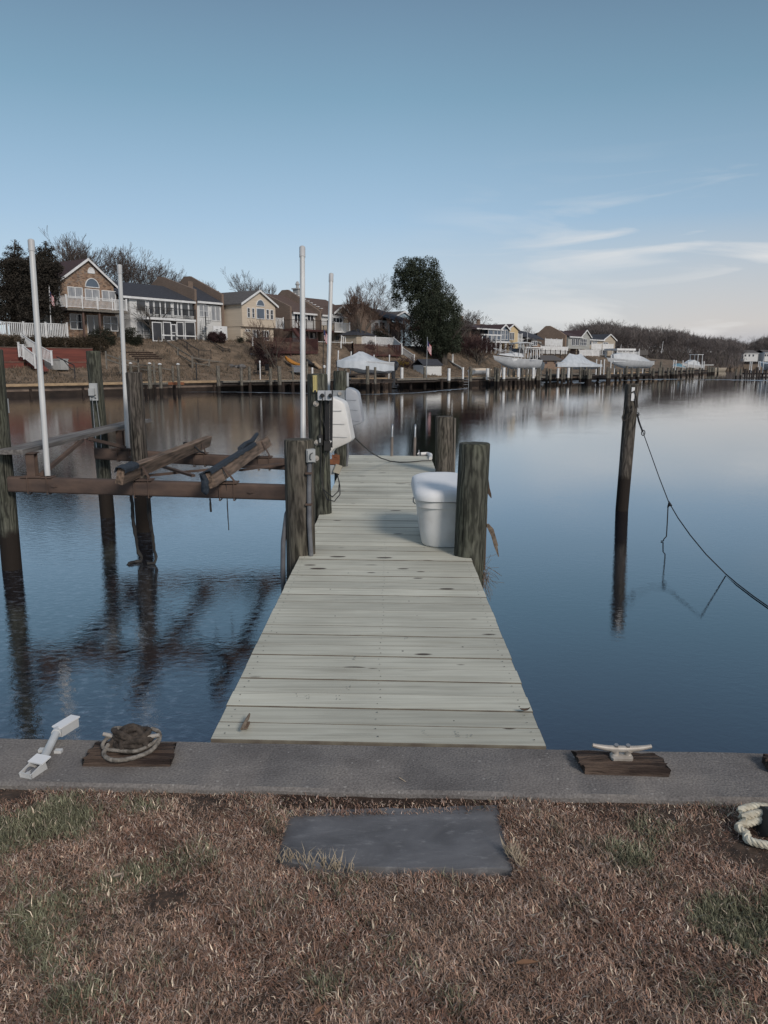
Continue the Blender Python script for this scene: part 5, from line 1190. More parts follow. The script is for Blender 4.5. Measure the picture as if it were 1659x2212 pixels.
# land closing the creek behind
mb = MB(); pts = []
for i in range(30):
    a = i/29; x = 100 + a*520; y = 395 - 70*ease(.10,.30,a) + 8*math.sin(a*9); pts.append((x, y))
vs = [];
for (x, y) in pts: vs += [(x,y,-1.2),(x,y+1,-.6),(x+4,y+40,1.0),(x+30,y+250,4),(x+60,y+900,8)]
mb.add(vs, [(5*i+k,5*i+5+k,5*i+6+k,5*i+1+k) for i in range(29) for k in range(4)]); o = mb.build('far_bank', 'far_land', smooth=True, fix=False); struct(o)
mb = MB(); mb.add([(-900,60,3.0),(-60,60,3.0),(20,140,3.0),(110,330,2.0),(110,1500,4),(-900,1500,6)], [(0,1,2,3,4,5)])
o = mb.build('hinterland', 'far_land', fix=False); struct(o)
ws = [(70,330),(110,400),(200,455),(330,470),(480,470),(650,480)]
mb = MB(); vs = []
for i, (x, y) in enumerate(ws): vs += [(x,y,-1),(x+5,y+18,7.5),(x+20,y+90,9)]
mb.add(vs, [(3*i+k,3*i+3+k,3*i+4+k,3*i+1+k) for i in range(len(ws)-1) for k in range(2)]); o = mb.build('wooded_hill', 'far_land', smooth=True, fix=False); struct(o)
# pale rims of ice along the far docks
def icepatch(name, label, rows, z=-.894):
    mb = MB(); vs = []; n = len(rows)
    for k in range(len(rows)-1):
        for f in range(12):
            u = f/12; x, y0, y1 = [rows[k][j]+(rows[k+1][j]-rows[k][j])*u for j in range(3)]; w_ = .35+.75*abs(noise.noise(V((x*.09,1,2))))*2
            vs += [on(x, y0+.35*noise.noise(V((x*.15,0,0))), z), on(x, y0+(y1-y0)*w_+.35*noise.noise(V((x*.15,0,0))), z)]
    n = len(vs)//2
    mb.add(vs, [(2*i,2*i+2,2*i+3,2*i+1) for i in range(n-1)]); o = mb.build('ice', 'ice', fix=False); struct(o)
icepatch('ice','', [(760,851.5,851.8),(800,851.3,852.6),(900,848,850),(960,842,845),(1010,838.5,841),(1009,839,839.4)])
icepatch('ice','', [(1060,823.5,824),(1120,822,826.5),(1180,822,830.5),(1260,821,828.5),(1330,820,827),(1400,818.5,822.5),(1480,818.6,819)])
icepatch('ice','', [(400,846.6,847),(480,846.2,847.2),(600,848,849),(700,850,851.2),(740,851.5,851.8)])
icepatch('ice','', [(1500,820.4,820.8),(1560,819.6,822),(1659,821,825),(1760,822,827)])
# ---------------------------------------------------------------- houses
ANG = rad(35)
class House:
    def __init__(s, name, label, xl, Y, xr, ang=ANG, ybase=None, zb=None, cat='house', group=None):
        s.U = V((math.sin(ang), math.cos(ang), 0)); s.N = V((math.cos(ang), -math.sin(ang), 0))
        X = (xl-CX)/F*(Y*cP+.3); s.O = V((X, Y, 0)); s.ang = ang
        m = (xr-CX)/F; s.L = (m*(Y*cP+.3) - X)/(s.U.x - m*s.U.y*cP)
        mid = (xl+xr)/2
        s.z0 = zb if zb is not None else s.uz(mid, ybase)[1]
        s.O.z = s.z0; s.t = thing(name, label, cat, s.O.copy(), group)
    def uz(s, x, y, d=0):
        dr = ray(x, y); o = s.O + s.N*d; e = V((0,0,EYE))
        den = dr.x*s.N.x + dr.y*s.N.y; k = ((o.x-e.x)*s.N.x + (o.y-e.y)*s.N.y)/den
        p = e + dr*k; return ((p-o).dot(V((s.U.x, s.U.y, 0))), p.z)
    def p(s, u, d, z): q = s.O + s.U*u + s.N*d; q.z = z; return q
    def front(s, poly, mat, name='wall', th=6.0, d=0):
        """poly: list of (u,z); extruded back by th"""
        mb = MB(); mb.prism([s.p(u, d, z) for u, z in poly], -s.N*th); return mb.build(name, mat, s.t)
    def boxw(s, u0, u1, d0, d1, z0, z1, mat, name, parent=None):
        mb = MB(); mb.prism([s.p(u0,d0,z0), s.p(u1,d0,z0), s.p(u1,d1,z0), s.p(u0,d1,z0)], V((0,0,z1-z0))); return mb.build(name, mat, parent or s.t)
    def slab(s, quad, th, mat, name='roof', parent=None):
        mb = MB(); mb.prism([s.p(*q) for q in quad], V((0,0,-th))); return mb.build(name, mat, parent or s.t)
    def gable(s, uL, uR, zE, uP, zP, mat, depth=6.5, over=.28, trim='white_paint', d0=0, zER=None):
        zR = zE if zER is None else zER
        for (ua, za) in ((uL, zE), (uR, zR)):
            k = (zP-za)/(uP-ua); ux = ua + (-.3 if ua < uP else .3); zx = za - abs(k)*.3
            s.slab([(ux, over+d0, zx+.16), (uP, over+d0, zP+.16), (uP, -depth, zP+.16), (ux, -depth, zx+.16)], .14, mat)
            mb = MB(); mb.prism([s.p(ux, over+d0+.02, zx-.06), s.p(uP, over+d0+.02, zP-.04), s.p(uP, over+d0+.02, zP+.20), s.p(ux, over+d0+.02, zx+.18)], -s.N*.06); mb.build('rake_board', trim, s.t)
    def eave(s, u0, u1, zE, zR, dR, mat, trim='white_paint', over=.3, d0=0):
        k = (zR-zE)/dR
        s.slab([(u0, over+d0, zE-k*over+.12), (u1, over+d0, zE-k*over+.12), (u1, d0-dR, zR+.12), (u0, d0-dR, zR+.12)], .14, mat)
        s.slab([(u0, d0-dR*2, zE+.12), (u1, d0-dR*2, zE+.12), (u1, d0-dR, zR+.12), (u0, d0-dR, zR+.12)], .14, mat)
        s.boxw(u0, u1, d0+over-.02, d0+over+.08, zE-k*over-.16, zE-k*over+.05, trim, 'gutter')
    def party(s, u, prof, mat='brick', th=.3, name='party_wall'):
        """prof: (d,z) outline of a wall running back from the front"""
        mb = MB(); mb.prism([s.p(u-th/2, d, z) for d, z in prof], s.U*th); return mb.build(name, mat, s.t)
    def win(s, x0, y0, x1, y1, nv=1, nh=0, d=0, glass='glass_dark', frame='white_paint', fw=.07, arch=False, name='window'):
        ym = (y0+y1)/2; xm = (x0+x1)/2
        u0 = s.uz(x0, ym, d)[0]; u1 = s.uz(x1, ym, d)[0]; z1 = s.uz(xm, y0, d)[1]; z0 = s.uz(xm, y1, d)[1]
        mb = MB(); P = lambda u, dd, z: s.p(u, d+dd, z)
        def bx(ua, ub, za, zb, da=.0, db=.07): mb.prism([P(ua,da,za), P(ub,da,za), P(ub,db,za), P(ua,db,za)], V((0,0,zb-za)))
        g = MB()
        if arch:
            n = 10; uc = (u0+u1)/2; w = (u1-u0)/2; h = z1-z0
            A = [(uc+math.cos(math.pi*i/n)*w, z0+math.sin(math.pi*i/n)*h) for i in range(n+1)]; Bq = [(uc+math.cos(math.pi*i/n)*(w-fw), z0+math.sin(math.pi*i/n)*(h-fw)) for i in range(n+1)]
            for i in range(n): mb.prism([P(A[i][0],.0,A[i][1]), P(A[i+1][0],.0,A[i+1][1]), P(Bq[i+1][0],.0,Bq[i+1][1]), P(Bq[i][0],.0,Bq[i][1])], s.N*.07)
            bx(u0, u1, z0-.02, z0+fw*.8)
            g.prism([P(a,.015,z) for a, z in Bq], s.N*.02)
        else:
            bx(u0,u1,z0,z0+fw,0,.08); bx(u0,u1,z1-fw,z1); bx(u0,u0+fw,z0+fw,z1-fw); bx(u1-fw,u1,z0+fw,z1-fw)
            for i in range(1, nv): c = u0+(u1-u0)*i/nv; bx(c-fw*.6, c+fw*.6, z0+fw, z1-fw, 0, .065)
            for i in range(1, nh+1): c = z0+(z1-z0)*i/(nh+1); bx(u0+fw, u1-fw, c-fw*.3, c+fw*.3, 0, .055)
            g.prism([P(u0+fw*.5,.012,z0+fw*.5), P(u1-fw*.5,.012,z0+fw*.5), P(u1-fw*.5,.035,z0+fw*.5), P(u0+fw*.5,.035,z0+fw*.5)], V((0,0,z1-z0-fw)))
        w = mb.build(name, frame, s.t); g.build('pane', glass, w); return u0, u1, z0, z1
def rail_mesh(a, b, h, sp=.14, bw=.035, posts=True, top=.05, mb=None, low=.08):
    mb = mb or MB(); a = V(a); b = V(b); L = (b-a).length; n = max(1, int(L/sp))
    mb.bar(a+V((0,0,h)), b+V((0,0,h)), top*1.6, top); mb.bar(a+V((0,0,low)), b+V((0,0,low)), top, top)
    for i in range(n+1): p = a.lerp(b, i/n); mb.bar(p+V((0,0,low)), p+V((0,0,h)), bw, bw, up=V((0,1,0)))
    return mb
def railing(parent, a, b, h, mat, name='railing', posts=2, pw=.11, cap=True, sp=.15, bw=.035, i0=0):
    o = rail_mesh(a, b, h, sp, bw).build(name, mat, parent)
    a = V(a); b = V(b); mb = MB()
    for i in range(i0, posts):
        p = a.lerp(b, i/(posts-1)) if posts > 1 else a; mb = MB(); mb.bar(p+V((0,0,-.05)), p+V((0,0,h+.10)), pw, pw, up=V((0,1,0)))
        if cap: mb.box(p+V((0,0,h+.12)), (pw*1.35, pw*1.35, .05))
        mb.build('post', mat, parent)
    return o
# --- H1: stone gable house
h = House('gable_house', 'stone gable-fronted house with arched window and white balcony, left', *[ZA(722,0)[0], 74.5, ZA(1290,0)[0]], ybase=ZA(0,1195)[1])
uL, zE = h.uz(*ZA(722,590)); uR = h.L; uP, zP = h.uz(*ZA(990,352)); _, zER = h.uz(*ZA(1270,628))
zE = (zE+zER)/2; uP = uR*.52
h.front([(0,h.z0-1.5),(uR,h.z0-1.5),(uR,zE),(uP,zP-.1),(0,zE)], 'stone_veneer', th=8.5)
h.gable(0, uR, zE, uP, zP-.1, 'roof_maroon', depth=9.2)
h.win(*ZA(728,645), *ZA(890,765), nv=2, glass='curtain'); h.win(*ZA(915,668), *ZA(1072,790), nv=2, glass='curtain'); h.win(*ZA(1098,685), *ZA(1248,800), nv=2, glass='curtain')
h.win(*ZA(913,548), *ZA(1068,650), arch=True, glass='glass_blue')
h.win(*ZA(942,432), *ZA(1020,497), arch=True, glass='white_paint', name='gable_vent')
h.win(*ZA(752,935), *ZA(900,1105), nv=2, nh=1); h.win(*ZA(940,950), *ZA(1085,1160), nv=2, name='sliding_door'); h.win(*ZA(1115,962), *ZA(1270,1122), nv=2, nh=1)
d = 1.9; bz = h.uz(*ZA(1000,880), d)[1]; ub0 = h.uz(*ZA(722,860), d)[0]; ub1 = h.uz(*ZA(1372,900), d)[0]
h.boxw(ub0, ub1, .0, d, bz-.28, bz-.05, 'dark_timber', 'balcony_floor')
bal = h.boxw(ub0+.0, ub1, d-.02, d+.04, bz-.26, bz-.02, 'grey_timber', 'fascia')
hh = 1.0
railing(h.t, h.p(ub0,d,bz), h.p(ub1,d,bz), hh, 'white_paint', posts=5, sp=.13); railing(h.t, h.p(ub1,.05,bz), h.p(ub1,d-.05,bz), hh, 'white_paint', posts=1)
railing(h.t, h.p(ub0,.05,bz), h.p(ub0,d-.1,bz), hh, 'white_paint', posts=1)
for zx in (905, 1080): u = h.uz(*ZA(zx,1000), d-.2)[0]; h.boxw(u-.08, u+.08, d-.35, d-.2, h.z0-.3, bz-.28, 'siding_brown', 'porch_post')
mb = MB(); mb.prism([h.p(-.02,-1.2,h.z0-1), h.p(-.02,-6.5,h.z0-1), h.p(-.02,-6.5,zE-.2), h.p(-.02,-1.2,zE-.2)], -h.U*.03); mb.build('side_siding', 'siding_tan', h.t)
for (a, b, z0_, z1_) in ((-1.6,-2.7,zE-2.2,zE-.6),(-1.6,-2.9,h.z0+.2,h.z0+1.4)):
    mb = MB(); mb.prism([h.p(-.05,a,z0_), h.p(-.05,b,z0_), h.p(-.05,b,z1_), h.p(-.05,a,z1_)], -h.U*.05); w = mb.build('window', 'white_paint', h.t)
    mb = MB(); mb.prism([h.p(-.09,a-.1,z0_+.1), h.p(-.09,b+.1,z0_+.1), h.p(-.09,b+.1,z1_-.1), h.p(-.09,a-.1,z1_-.1)], -h.U*.02); mb.build('pane', 'glass_dark', w)
mb = MB(); mb.tube([h.p(-.12,.06,h.z0-.5), h.p(-.12,.06,zE-.1)], .05, 6); mb.build('downspout', 'white_paint', h.t)
HZ1 = h
# --- H2
x0, x1 = ZB(120,0)[0], ZB(800,0)[0]
h = House('town_house', 'white town house with black roof, dark upper balcony and screened porch', x0, 80, x1, ybase=ZB(0,905)[1])
zE = h.uz(*ZB(450,440))[1]; L = h.L
h.front([(0,h.z0-1),(L,h.z0-1),(L,zE),(0,zE)], 'siding_white', th=9.5)
zR = at(*ZB(300,285), 86.5).z
h.eave(-1.2, L+.0, zE, zR, 4.8, 'roof_black')
h.party(L+.12, [(0,h.z0-1),(.25,zE-.2),(.25,zE+1.25),(-2.2,zE+2.0),(-5.0,zR+1.15),(-5.9,zR+1.2),(-5.9,zR+1.0),(-9.6,zE+.6),(-9.6,h.z0-1)])
for zx0, zx1 in ((140,245),(275,330),(335,400),(400,455),(455,520),(540,590),(590,625),(632,705),(708,770)):
    y0 = 447+(zx0-120)*.055; h.win(*ZB(zx0,y0), *ZB(zx1,y0+(130 if zx0 < 200 else 155)), nv=1, glass='glass_dark')
dd = 1.7; bz = h.uz(*ZB(500,650), dd)[1]; u0 = h.uz(*ZB(262,640), dd)[0]; u1 = h.uz(*ZB(790,675), dd)[0]
h.boxw(u0, u1, 0, dd, bz-.22, bz, 'white_paint', 'balcony_floor')
railing(h.t, h.p(u0,dd-.05,bz), h.p(u1,dd-.05,bz), 1.0, 'black_metal', posts=5, pw=.06, bw=.022, cap=False); railing(h.t, h.p(u1,.05,bz), h.p(u1,dd-.1,bz), 1.0, 'black_metal', posts=1, pw=.05, bw=.022, cap=False)
# screened porch below
for k, (a, b) in enumerate(((315,420),(432,520),(580,655),(668,780))):
    h.win(*ZB(a, 690), *ZB(b, 900), nv=1, nh=0, d=dd-.15, glass='glass_screen', name='porch_screen', fw=.09)
h.win(*ZB(520,715), *ZB(575,895), nh=1, d=dd-.1, glass='glass_screen', name='screen_door', fw=.08)
h.win(*ZB(140,680), *ZB(290,830), nv=2, glass='curtain', fw=.1)
h.boxw(h.uz(*ZB(430,860),dd)[0]-.02, u1, dd-.13, dd-.05, h.z0+.55, h.z0+.67, 'white_paint', 'porch_rail')
# spiral stair as a tight curved flight at the balcony end
mb = MB(); c = h.p(L-.1, dd+.2, h.z0-.2)
for i in range(16):
    a = i*.42; z = h.z0-.2+(bz-h.z0+.2)*i/15; mb.prism([c+V((0,0,z-c.z)), c+V((math.cos(a)*.6, math.sin(a)*.6, z-c.z)), c+V((math.cos(a+.4)*.6, math.sin(a+.4)*.6, z-c.z))], V((0,0,-.04)))
    mb.bar(c+V((math.cos(a)*.6, math.sin(a)*.6, z-c.z)), c+V((math.cos(a)*.6, math.sin(a)*.6, z-c.z+.9)), .02, .02, up=V((0,1,0)))
mb.tube([c, c+V((0,0,bz-h.z0+1.1))], .05, 6); mb.build('spiral_stair', 'black_metal', h.t)
H2 = h
# --- H3
h = House('town_house', 'narrow white town house with black roof between screened porch and cream gable', ZB(822,0)[0], 87, ZB(1088,0)[0], ybase=ZB(0,905)[1])
zE = h.uz(*ZB(950,470))[1]; L = h.L; h.front([(0,h.z0-1),(L,h.z0-1),(L,zE),(0,zE)], 'siding_white', th=9.5)
zR = at(*ZB(700,293), 92.5).z; h.eave(0, L, zE, zR, 4.8, 'roof_black')
h.party(L+.15, [(0,h.z0-1),(.2,zE-.2),(.2,zE+.9),(-2.3,zE+2.0),(-5.0,zR+1.05),(-6.0,zR+1.05),(-9.5,zE+.6),(-9.5,h.z0-1)])
h.win(*ZB(820,507), *ZB(920,637), nv=2, nh=1, glass='curtain'); h.win(*ZB(950,517), *ZB(1048,680), nv=2, glass='curtain', name='sliding_door')
mb = MB(); d = 2.2; z = h.uz(*ZB(1040,735), d)[1]; u0 = h.uz(*ZB(970,735), d)[0]; u1 = h.uz(*ZB(1120,735), d)[0]
h.boxw(u0, u1, d, d+.08, h.z0-.2, z, 'white_paint', 'privacy_panel'); h.boxw(u0+.35, u0+.7, d+.085, d+.10, z-.45, z-.38, 'black_metal', 'sign_letters')
c = h.p(u0+1.1, d+.1, z-.62); mb.tube([c, c+h.N*.03], .13, 12); mb.tube([c+V((0,0,.38)), c+V((0,0,.38))+h.N*.03], .05, 8); mb.build('panel_emblem', 'black_metal', h.t)
u2 = h.uz(*ZB(868,740),1.6)[0]; h.boxw(u2, u0-.1, 1.4, 1.5, h.z0-.1, h.uz(*ZB(900,745),1.5)[1], 'siding_white', 'patio_wall')
# --- H4 cream gable
h = House('gable_house', 'cream gable-fronted house with arched window above five upper windows', ZB(1310,0)[0], 89, ZC(172,0)[0], ybase=ZB(0,955)[1])
L = h.L; zE = h.uz(*ZB(1312,490))[1]; zER = h.uz(*ZC(180,525))[1]; uP, zP = h.uz(*ZB(1495,365)); zE = (zE+zER)/2; uP = L*.5
zF = h.uz(*ZB(1450,745))[1]
h.front([(0,zF),(L,zF),(L,zE),(uP,zP),(0,zE)], 'siding_cream', th=6.5, d=0)
h.front([(0.05,h.z0-1.5),(L-.05,h.z0-1.5),(L-.05,zF),(0.05,zF)], 'siding_cream', th=6, d=-.35, name='lower_wall')
h.gable(0, L, zE, uP, zP, 'roof_grey', depth=7.5)
# cross roof behind
zq = at(*ZB(1100,375), 93).z; h.slab([(-2.8,-2.6,zE-.1),(0,-2.6,zE-.1),(uP*.9,-6.2,zq+.35),(-2.8,-6.2,zq+.35)], .14, 'roof_grey')
mb = MB(); mb.prism([h.p(-2.6,-3.1,h.z0-1), h.p(0,-3.1,h.z0-1), h.p(0,-3.1,zE-.15), h.p(-2.6,-3.1,zE-.15)], -h.N*3); mb.build('rear_wing_wall', 'siding_cream', h.t)
for a, b in ((1340,1372),(1390,1420),(1545,1577),(1588,1622)): h.win(*ZB(a,535+(a-1340)*.09), *ZB(b,645+(a-1340)*.09), nh=1)
h.win(*ZB(1440,543), *ZB(1528,660), glass='glass_blue'); h.win(*ZB(1438,448), *ZB(1527,520), arch=True, glass='glass_blue')
h.win(*ZB(1318,768), *ZB(1375,800), nv=2, d=-.35); h.win(*ZB(1400,775), *ZB(1472,890), nv=2, d=-.35, name='sliding_door'); h.win(*ZB(1495,783), *ZB(1575,892), nv=3, d=-.35, name='sliding_door')
h.boxw(h.uz(*ZB(1305,800),.8)[0], h.uz(*ZB(1400,800),.8)[0], .75, .85, h.z0-.3, h.uz(*ZB(1350,795),.8)[1], 'siding_tan', 'screen_wall')
bz = h.uz(*ZC(210,742))[1]; railing(h.t, h.p(L+.05,-.3,bz), h.p(L+1.7,-.3,bz), 1.0, 'white_paint', posts=2, sp=.12); railing(h.t, h.p(L+1.7,-1.6,bz), h.p(L+1.7,-.35,bz), 1.0, 'white_paint', posts=1); h.boxw(L, L+1.75, -1.7, -.25, bz-.2, bz, 'white_paint', 'balcony_floor')
for u in (-2.4,): mb = MB(); mb.box(h.p(u+.3,-6.4,zq+.6), (1.0,.7,.9), -ANG); mb.build('chimney', 'brick', h.t)
# --- H5
h = House('town_house', 'white town house with brown roof behind a black upper deck', ZC(342,0)[0], 96, ZC(655,0)[0], ybase=ZC(0,935)[1])
L = h.L; zE = h.uz(*ZC(500,590))[1]; h.front([(0,h.z0-1.5),(L,h.z0-1.5),(L,zE),(0,zE)], 'siding_white', th=10)
zR = at(*ZC(160,405), 101).z; h.eave(-.0, L, zE, zR, 5, 'roof_brown')
h.party(-.18, [(.1,h.z0-1.5),(.1,zE+.55),(-5.2,zR+.45),(-6,zR+.45),(-10,zE+.4),(-10,h.z0-1.5)], 'brick')
pr = [(0,h.z0-1.5),(0,zE+.35)]
for i in range(10): d = -i*.55; z = zE+.35+(zR+.6-zE-.35)*i/10; pr += [(d,z+.28),(d-.55,z+.28)]
pr += [(-6.4,zR+.9),(-10,zE+.6),(-10,h.z0-1.5)]; h.party(L+.18, pr, 'brick')
mb = MB()
for i in range(11): d = .04-i*.55; z = zE+.63+(zR+.25-zE)*i/10; mb.prism([h.p(L+.02, d+.02, z), h.p(L+.02, d-.30, z), h.p(L+.36, d-.30, z), h.p(L+.36, d+.02, z)], V((0,0,.07)))
mb.build('coping', 'white_paint', h.t)
h.win(*ZC(355,600), *ZC(425,690), nv=2); h.win(*ZC(495,610), *ZC(565,685), nv=2); h.win(*ZC(480,800), *ZC(560,870), nv=2); h.win(*ZC(575,805), *ZC(665,870), nv=2)
dd = 2.6; bz = h.uz(*ZC(560,770), dd)[1]; u0 = h.uz(*ZC(410,760), dd)[0]; u1 = h.uz(*ZC(790,775), dd)[0]
h.boxw(u0, u1, .1, dd, bz-.25, bz, 'deck_brown', 'upper_deck_floor'); railing(h.t, h.p(u0,dd,bz), h.p(u1,dd,bz), 1.05, 'dark_timber', posts=6, sp=.22, bw=.03)
railing(h.t, h.p(u0,.3,bz), h.p(u0,dd-.1,bz), 1.05, 'dark_timber', posts=1, sp=.22, bw=.03)
for k in range(5): u = u0+.2+(u1-u0-.4)*k/4; h.boxw(u-.06,u+.06,dd-.15,dd-.03,h.z0-.6,bz-.25,'dark_timber','deck_post')
mb = MB(); a = h.p(u0-.05, dd-.6, bz); b = h.p(u0-.5, dd+2.4, h.z0-1.2); mb.bar(a, b, 1.0, .25); rail_mesh(a+V((0,0,.1)), b+V((0,0,.1)), .95, .25, .03, mb=mb); mb.build('stair', 'deck_brown', h.t)
# --- H6
h = House('town_house', 'tan town house with arched gable window and white upper balcony beside crape myrtle', ZC(652,0)[0], 99.5, ZC(1010,0)[0], ybase=ZC(0,940)[1])
L = h.L; zE = h.uz(*ZC(960,630))[1]; h.front([(0,h.z0-1.5),(L,h.z0-1.5),(L,zE),(0,zE)], 'siding_tan', th=10)
h.boxw(-.0, h.uz(*ZC(765,650))[0], .01, .06, h.z0+2.4, zE, 'siding_white', 'front_siding')
zR = at(*ZC(520,425), 103).z; h.eave(0, L+.2, zE, zR, 5, 'roof_brown')
g0 = h.uz(*ZC(765,620))[0]; g1 = h.uz(*ZC(925,610))[0]; gp, gzp = h.uz(*ZC(830,522)); gze = h.uz(*ZC(850,600))[1]
h.front([(g0,zE-2.6),(g1,zE-2.6),(g1,gze),((g0+g1)/2,gzp),(g0,gze)], 'siding_tan', th=2.6, d=.35, name='gable_wall'); h.gable(g0, g1, gze, (g0+g1)/2, gzp, 'roof_brown', depth=3, d0=.35)
h.win(*ZC(765,588), *ZC(878,628), arch=True, d=.36); h.win(*ZC(770,642), *ZC(880,705), nv=3, d=.36, name='sliding_door')
h.win(*ZC(912,655), *ZC(950,712), d=.0, glass='curtain'); h.win(*ZC(958,655), *ZC(1000,758), nv=3); h.win(*ZC(875,828), *ZC(942,915), nv=3, name='sliding_door'); h.win(*ZC(950,840), *ZC(985,925)); h.win(*ZC(795,820), *ZC(830,900), glass='curtain')
dd = 1.6; bz = h.uz(*ZC(870,788), dd)[1]; u0 = h.uz(*ZC(792,770), dd)[0]; u1 = h.uz(*ZC(958,780), dd)[0]
h.boxw(u0, u1, 0, dd, bz-.2, bz, 'white_paint', 'balcony_floor'); railing(h.t, h.p(u0,dd,bz), h.p(u1,dd,bz), 1.0, 'white_paint', posts=3, sp=.17, bw=.045); railing(h.t, h.p(u1,.05,bz), h.p(u1,dd-.1,bz), 1.0, 'white_paint', posts=1)
pr = [(.1,h.z0-1.5),(.1,zE+.3),(-5.2,zR+.9),(-6.2,zR+.9),(-10,zE+.4),(-10,h.z0-1.5)]; h.party(-.1, pr, 'brick')
mb = MB(); c = h.p(2.6,-6.0,zR+.5); mb.box(c, (.9,.9,1.3), -ANG); mb.box(c+V((0,0,.75)), (1.15,1.15,.16), -ANG); mb.tube([c+V((0,0,.8)), c+V((0,0,1.2)), c+V((0,0,1.3)), c+V((0,0,1.7))], [.2,.2,.32,.12], 8); mb.build('chimney', 'concrete_light', h.t)
# --- H7 brick behind the crape myrtle
h = House('town_house', 'brick town house half hidden behind the crape myrtle, with white lower front', ZC(1005,0)[0], 103, ZC(1390,0)[0], ybase=ZC(0,930)[1])
L = h.L; zE = h.uz(*ZC(1300,650))[1]; uP, zP = h.uz(*ZC(1095,495)); zl = h.uz(*ZC(1150,830))[1]
h.front([(0,h.z0-1.5),(L,h.z0-1.5),(L,zE),(L*.35,zP),(0,zE)], 'brick', th=8, d=-.6); h.slab([(-.2,.0-.5,zE-.0),(L*.35,-.5,zP+.15),(L*.35,-8.5,zP+.15),(-.2,-8.5,zE)], .14, 'roof_brown'); h.slab([(L+.2,-.5,zE-.0),(L*.35,-.5,zP+.15),(L*.35,-8.5,zP+.15),(L+.2,-8.5,zE)], .14, 'roof_brown')
u0 = h.uz(*ZC(1225,700))[0]; u1 = h.uz(*ZC(1355,700))[0]; h.boxw(u0, u1, -.6, .5, h.z0-1, h.uz(*ZC(1290,675))[1], 'siding_white', 'bay'); 
h.win(*ZC(1232,700), *ZC(1262,775), d=.5, frame='siding_brown'); h.win(*ZC(1282,695), *ZC(1330,780), d=.5, frame='siding_brown', nv=2)
h.party(L+.1, [(.2,h.z0-1.5),(.2,zE+.4),(-8,zE+1.6),(-8,h.z0-1.5)], 'brick_pale')
d = 3; zq = h.uz(*ZC(1150,838), d)[1]; ua = h.uz(*ZC(1030,840), d)[0]; ub = h.uz(*ZC(1225,840), d)[0]
h.boxw(ua, ub, .3, d, h.z0-1.5, zq, 'siding_tan', 'porch_wall'); c = (ua+ub)/2; mb = MB(); q = [h.p(ua-.3,d+.3,zq), h.p(ub+.3,d+.3,zq), h.p(ub+.3,0,zq), h.p(ua-.3,0,zq)]; ap = h.p(c+.3,d*.5,zq+.9); mb.add(q+[ap], [(0,1,4),(1,2,4),(2,3,4),(3,0,4),(0,3,2,1)]); mb.build('porch_roof', 'roof_black', h.t)
h.win(*ZC(1115,848), *ZC(1172,925), d=d, glass='siding_grey', name='porch_door')
# --- H8 dark-roof porch + blue gable
h = House('town_house', 'dark house with a black porch roof left of the big evergreen', ZC(1390,0)[0], 107, ZC(1600,0)[0], ybase=ZC(0,900)[1])
L = h.L; zE = h.uz(*ZC(1490,685))[1]; h.front([(0,h.z0-1.5),(L,h.z0-1.5),(L,zE),(0,zE)], 'siding_brown', th=8, d=-1.5); h.slab([(-.1,1.0,zE),(L+.4,1.0,zE),(L+.4,-5.5,zE+2.0),(-.1,-5.5,zE+2.0)], .16, 'roof_black'); h.boxw(-.1,L+.4,1.02,1.12,zE-.2,zE-.02,'white_paint','gutter')
h.boxw(L*.5-.08, L*.5+.08, .6,.75, h.z0-1, zE-.1, 'grey_timber', 'porch_post'); h.win(*ZC(1500,710), *ZC(1560,780), d=-1.49, nv=2)
h = House('gable_house', 'pale blue gable of a house showing behind the dark porch roof', ZC(1445,0)[0], 126, ZC(1620,0)[0], zb=5)
L = h.L; uP, zP = h.uz(*ZC(1540,585)); zE = h.uz(*ZC(1530,640))[1]; h.front([(0,3),(L,3),(L,zE),(L*.5,zP),(0,zE)], 'siding_blue', th=8); h.gable(0, L, zE, L*.5, zP, 'roof_grey', depth=8.2); h.win(*ZC(1515,640), *ZC(1550,665), nv=2)
# --- left edge neighbour roof
h = House('gable_house', 'brown-roofed house mostly hidden behind evergreens at the left picture edge', -130, 76, ZA(95,0)[0], zb=4.3)
L = h.L; zP = h.uz(*ZA(-150,200))[1]; zE = h.uz(*ZA(90,560))[1]; h.front([(0,3),(L,3),(L,zE),(L*.4,zP),(0,zE)], 'siding_grey', th=7, d=-2); h.gable(0, L, zE, L*.4, zP, 'roof_grey', depth=8, d0=-2); h.win(*ZA(10,640), *ZA(60,760), nv=2, d=-2)
A40 = rad(40)
# --- right group. E1 brown pergola wing
h = House('garden_room', 'low brown lean-to with glazed sloping roof right of the big evergreen', ZE(250,0)[0], 118, ZE(450,0)[0], ang=A40, ybase=ZE(0,470)[1])
L = h.L; z1 = h.uz(*ZE(420,320))[1]; z2 = h.uz(*ZE(290,245))[1]
h.front([(0,h.z0-1.5),(L,h.z0-1.5),(L,z1),(0,z2)], 'siding_brown', th=5); h.slab([(-.3,.2,z2+.15),(L+.2,.2,z1+.1),(L+.2,-5,z1+.1),(-.3,-5,z2+.15)], .14, 'roof_grey')
for k in range(5): u = L*k/4; h.boxw(u-.06,u+.06,2.2,2.34,h.z0-.8,h.z0+2.2,'white_paint','pergola_post')
h.boxw(-.2,L+.2,2.15,2.38,h.z0+2.2,h.z0+2.38,'white_paint','pergola_beam')
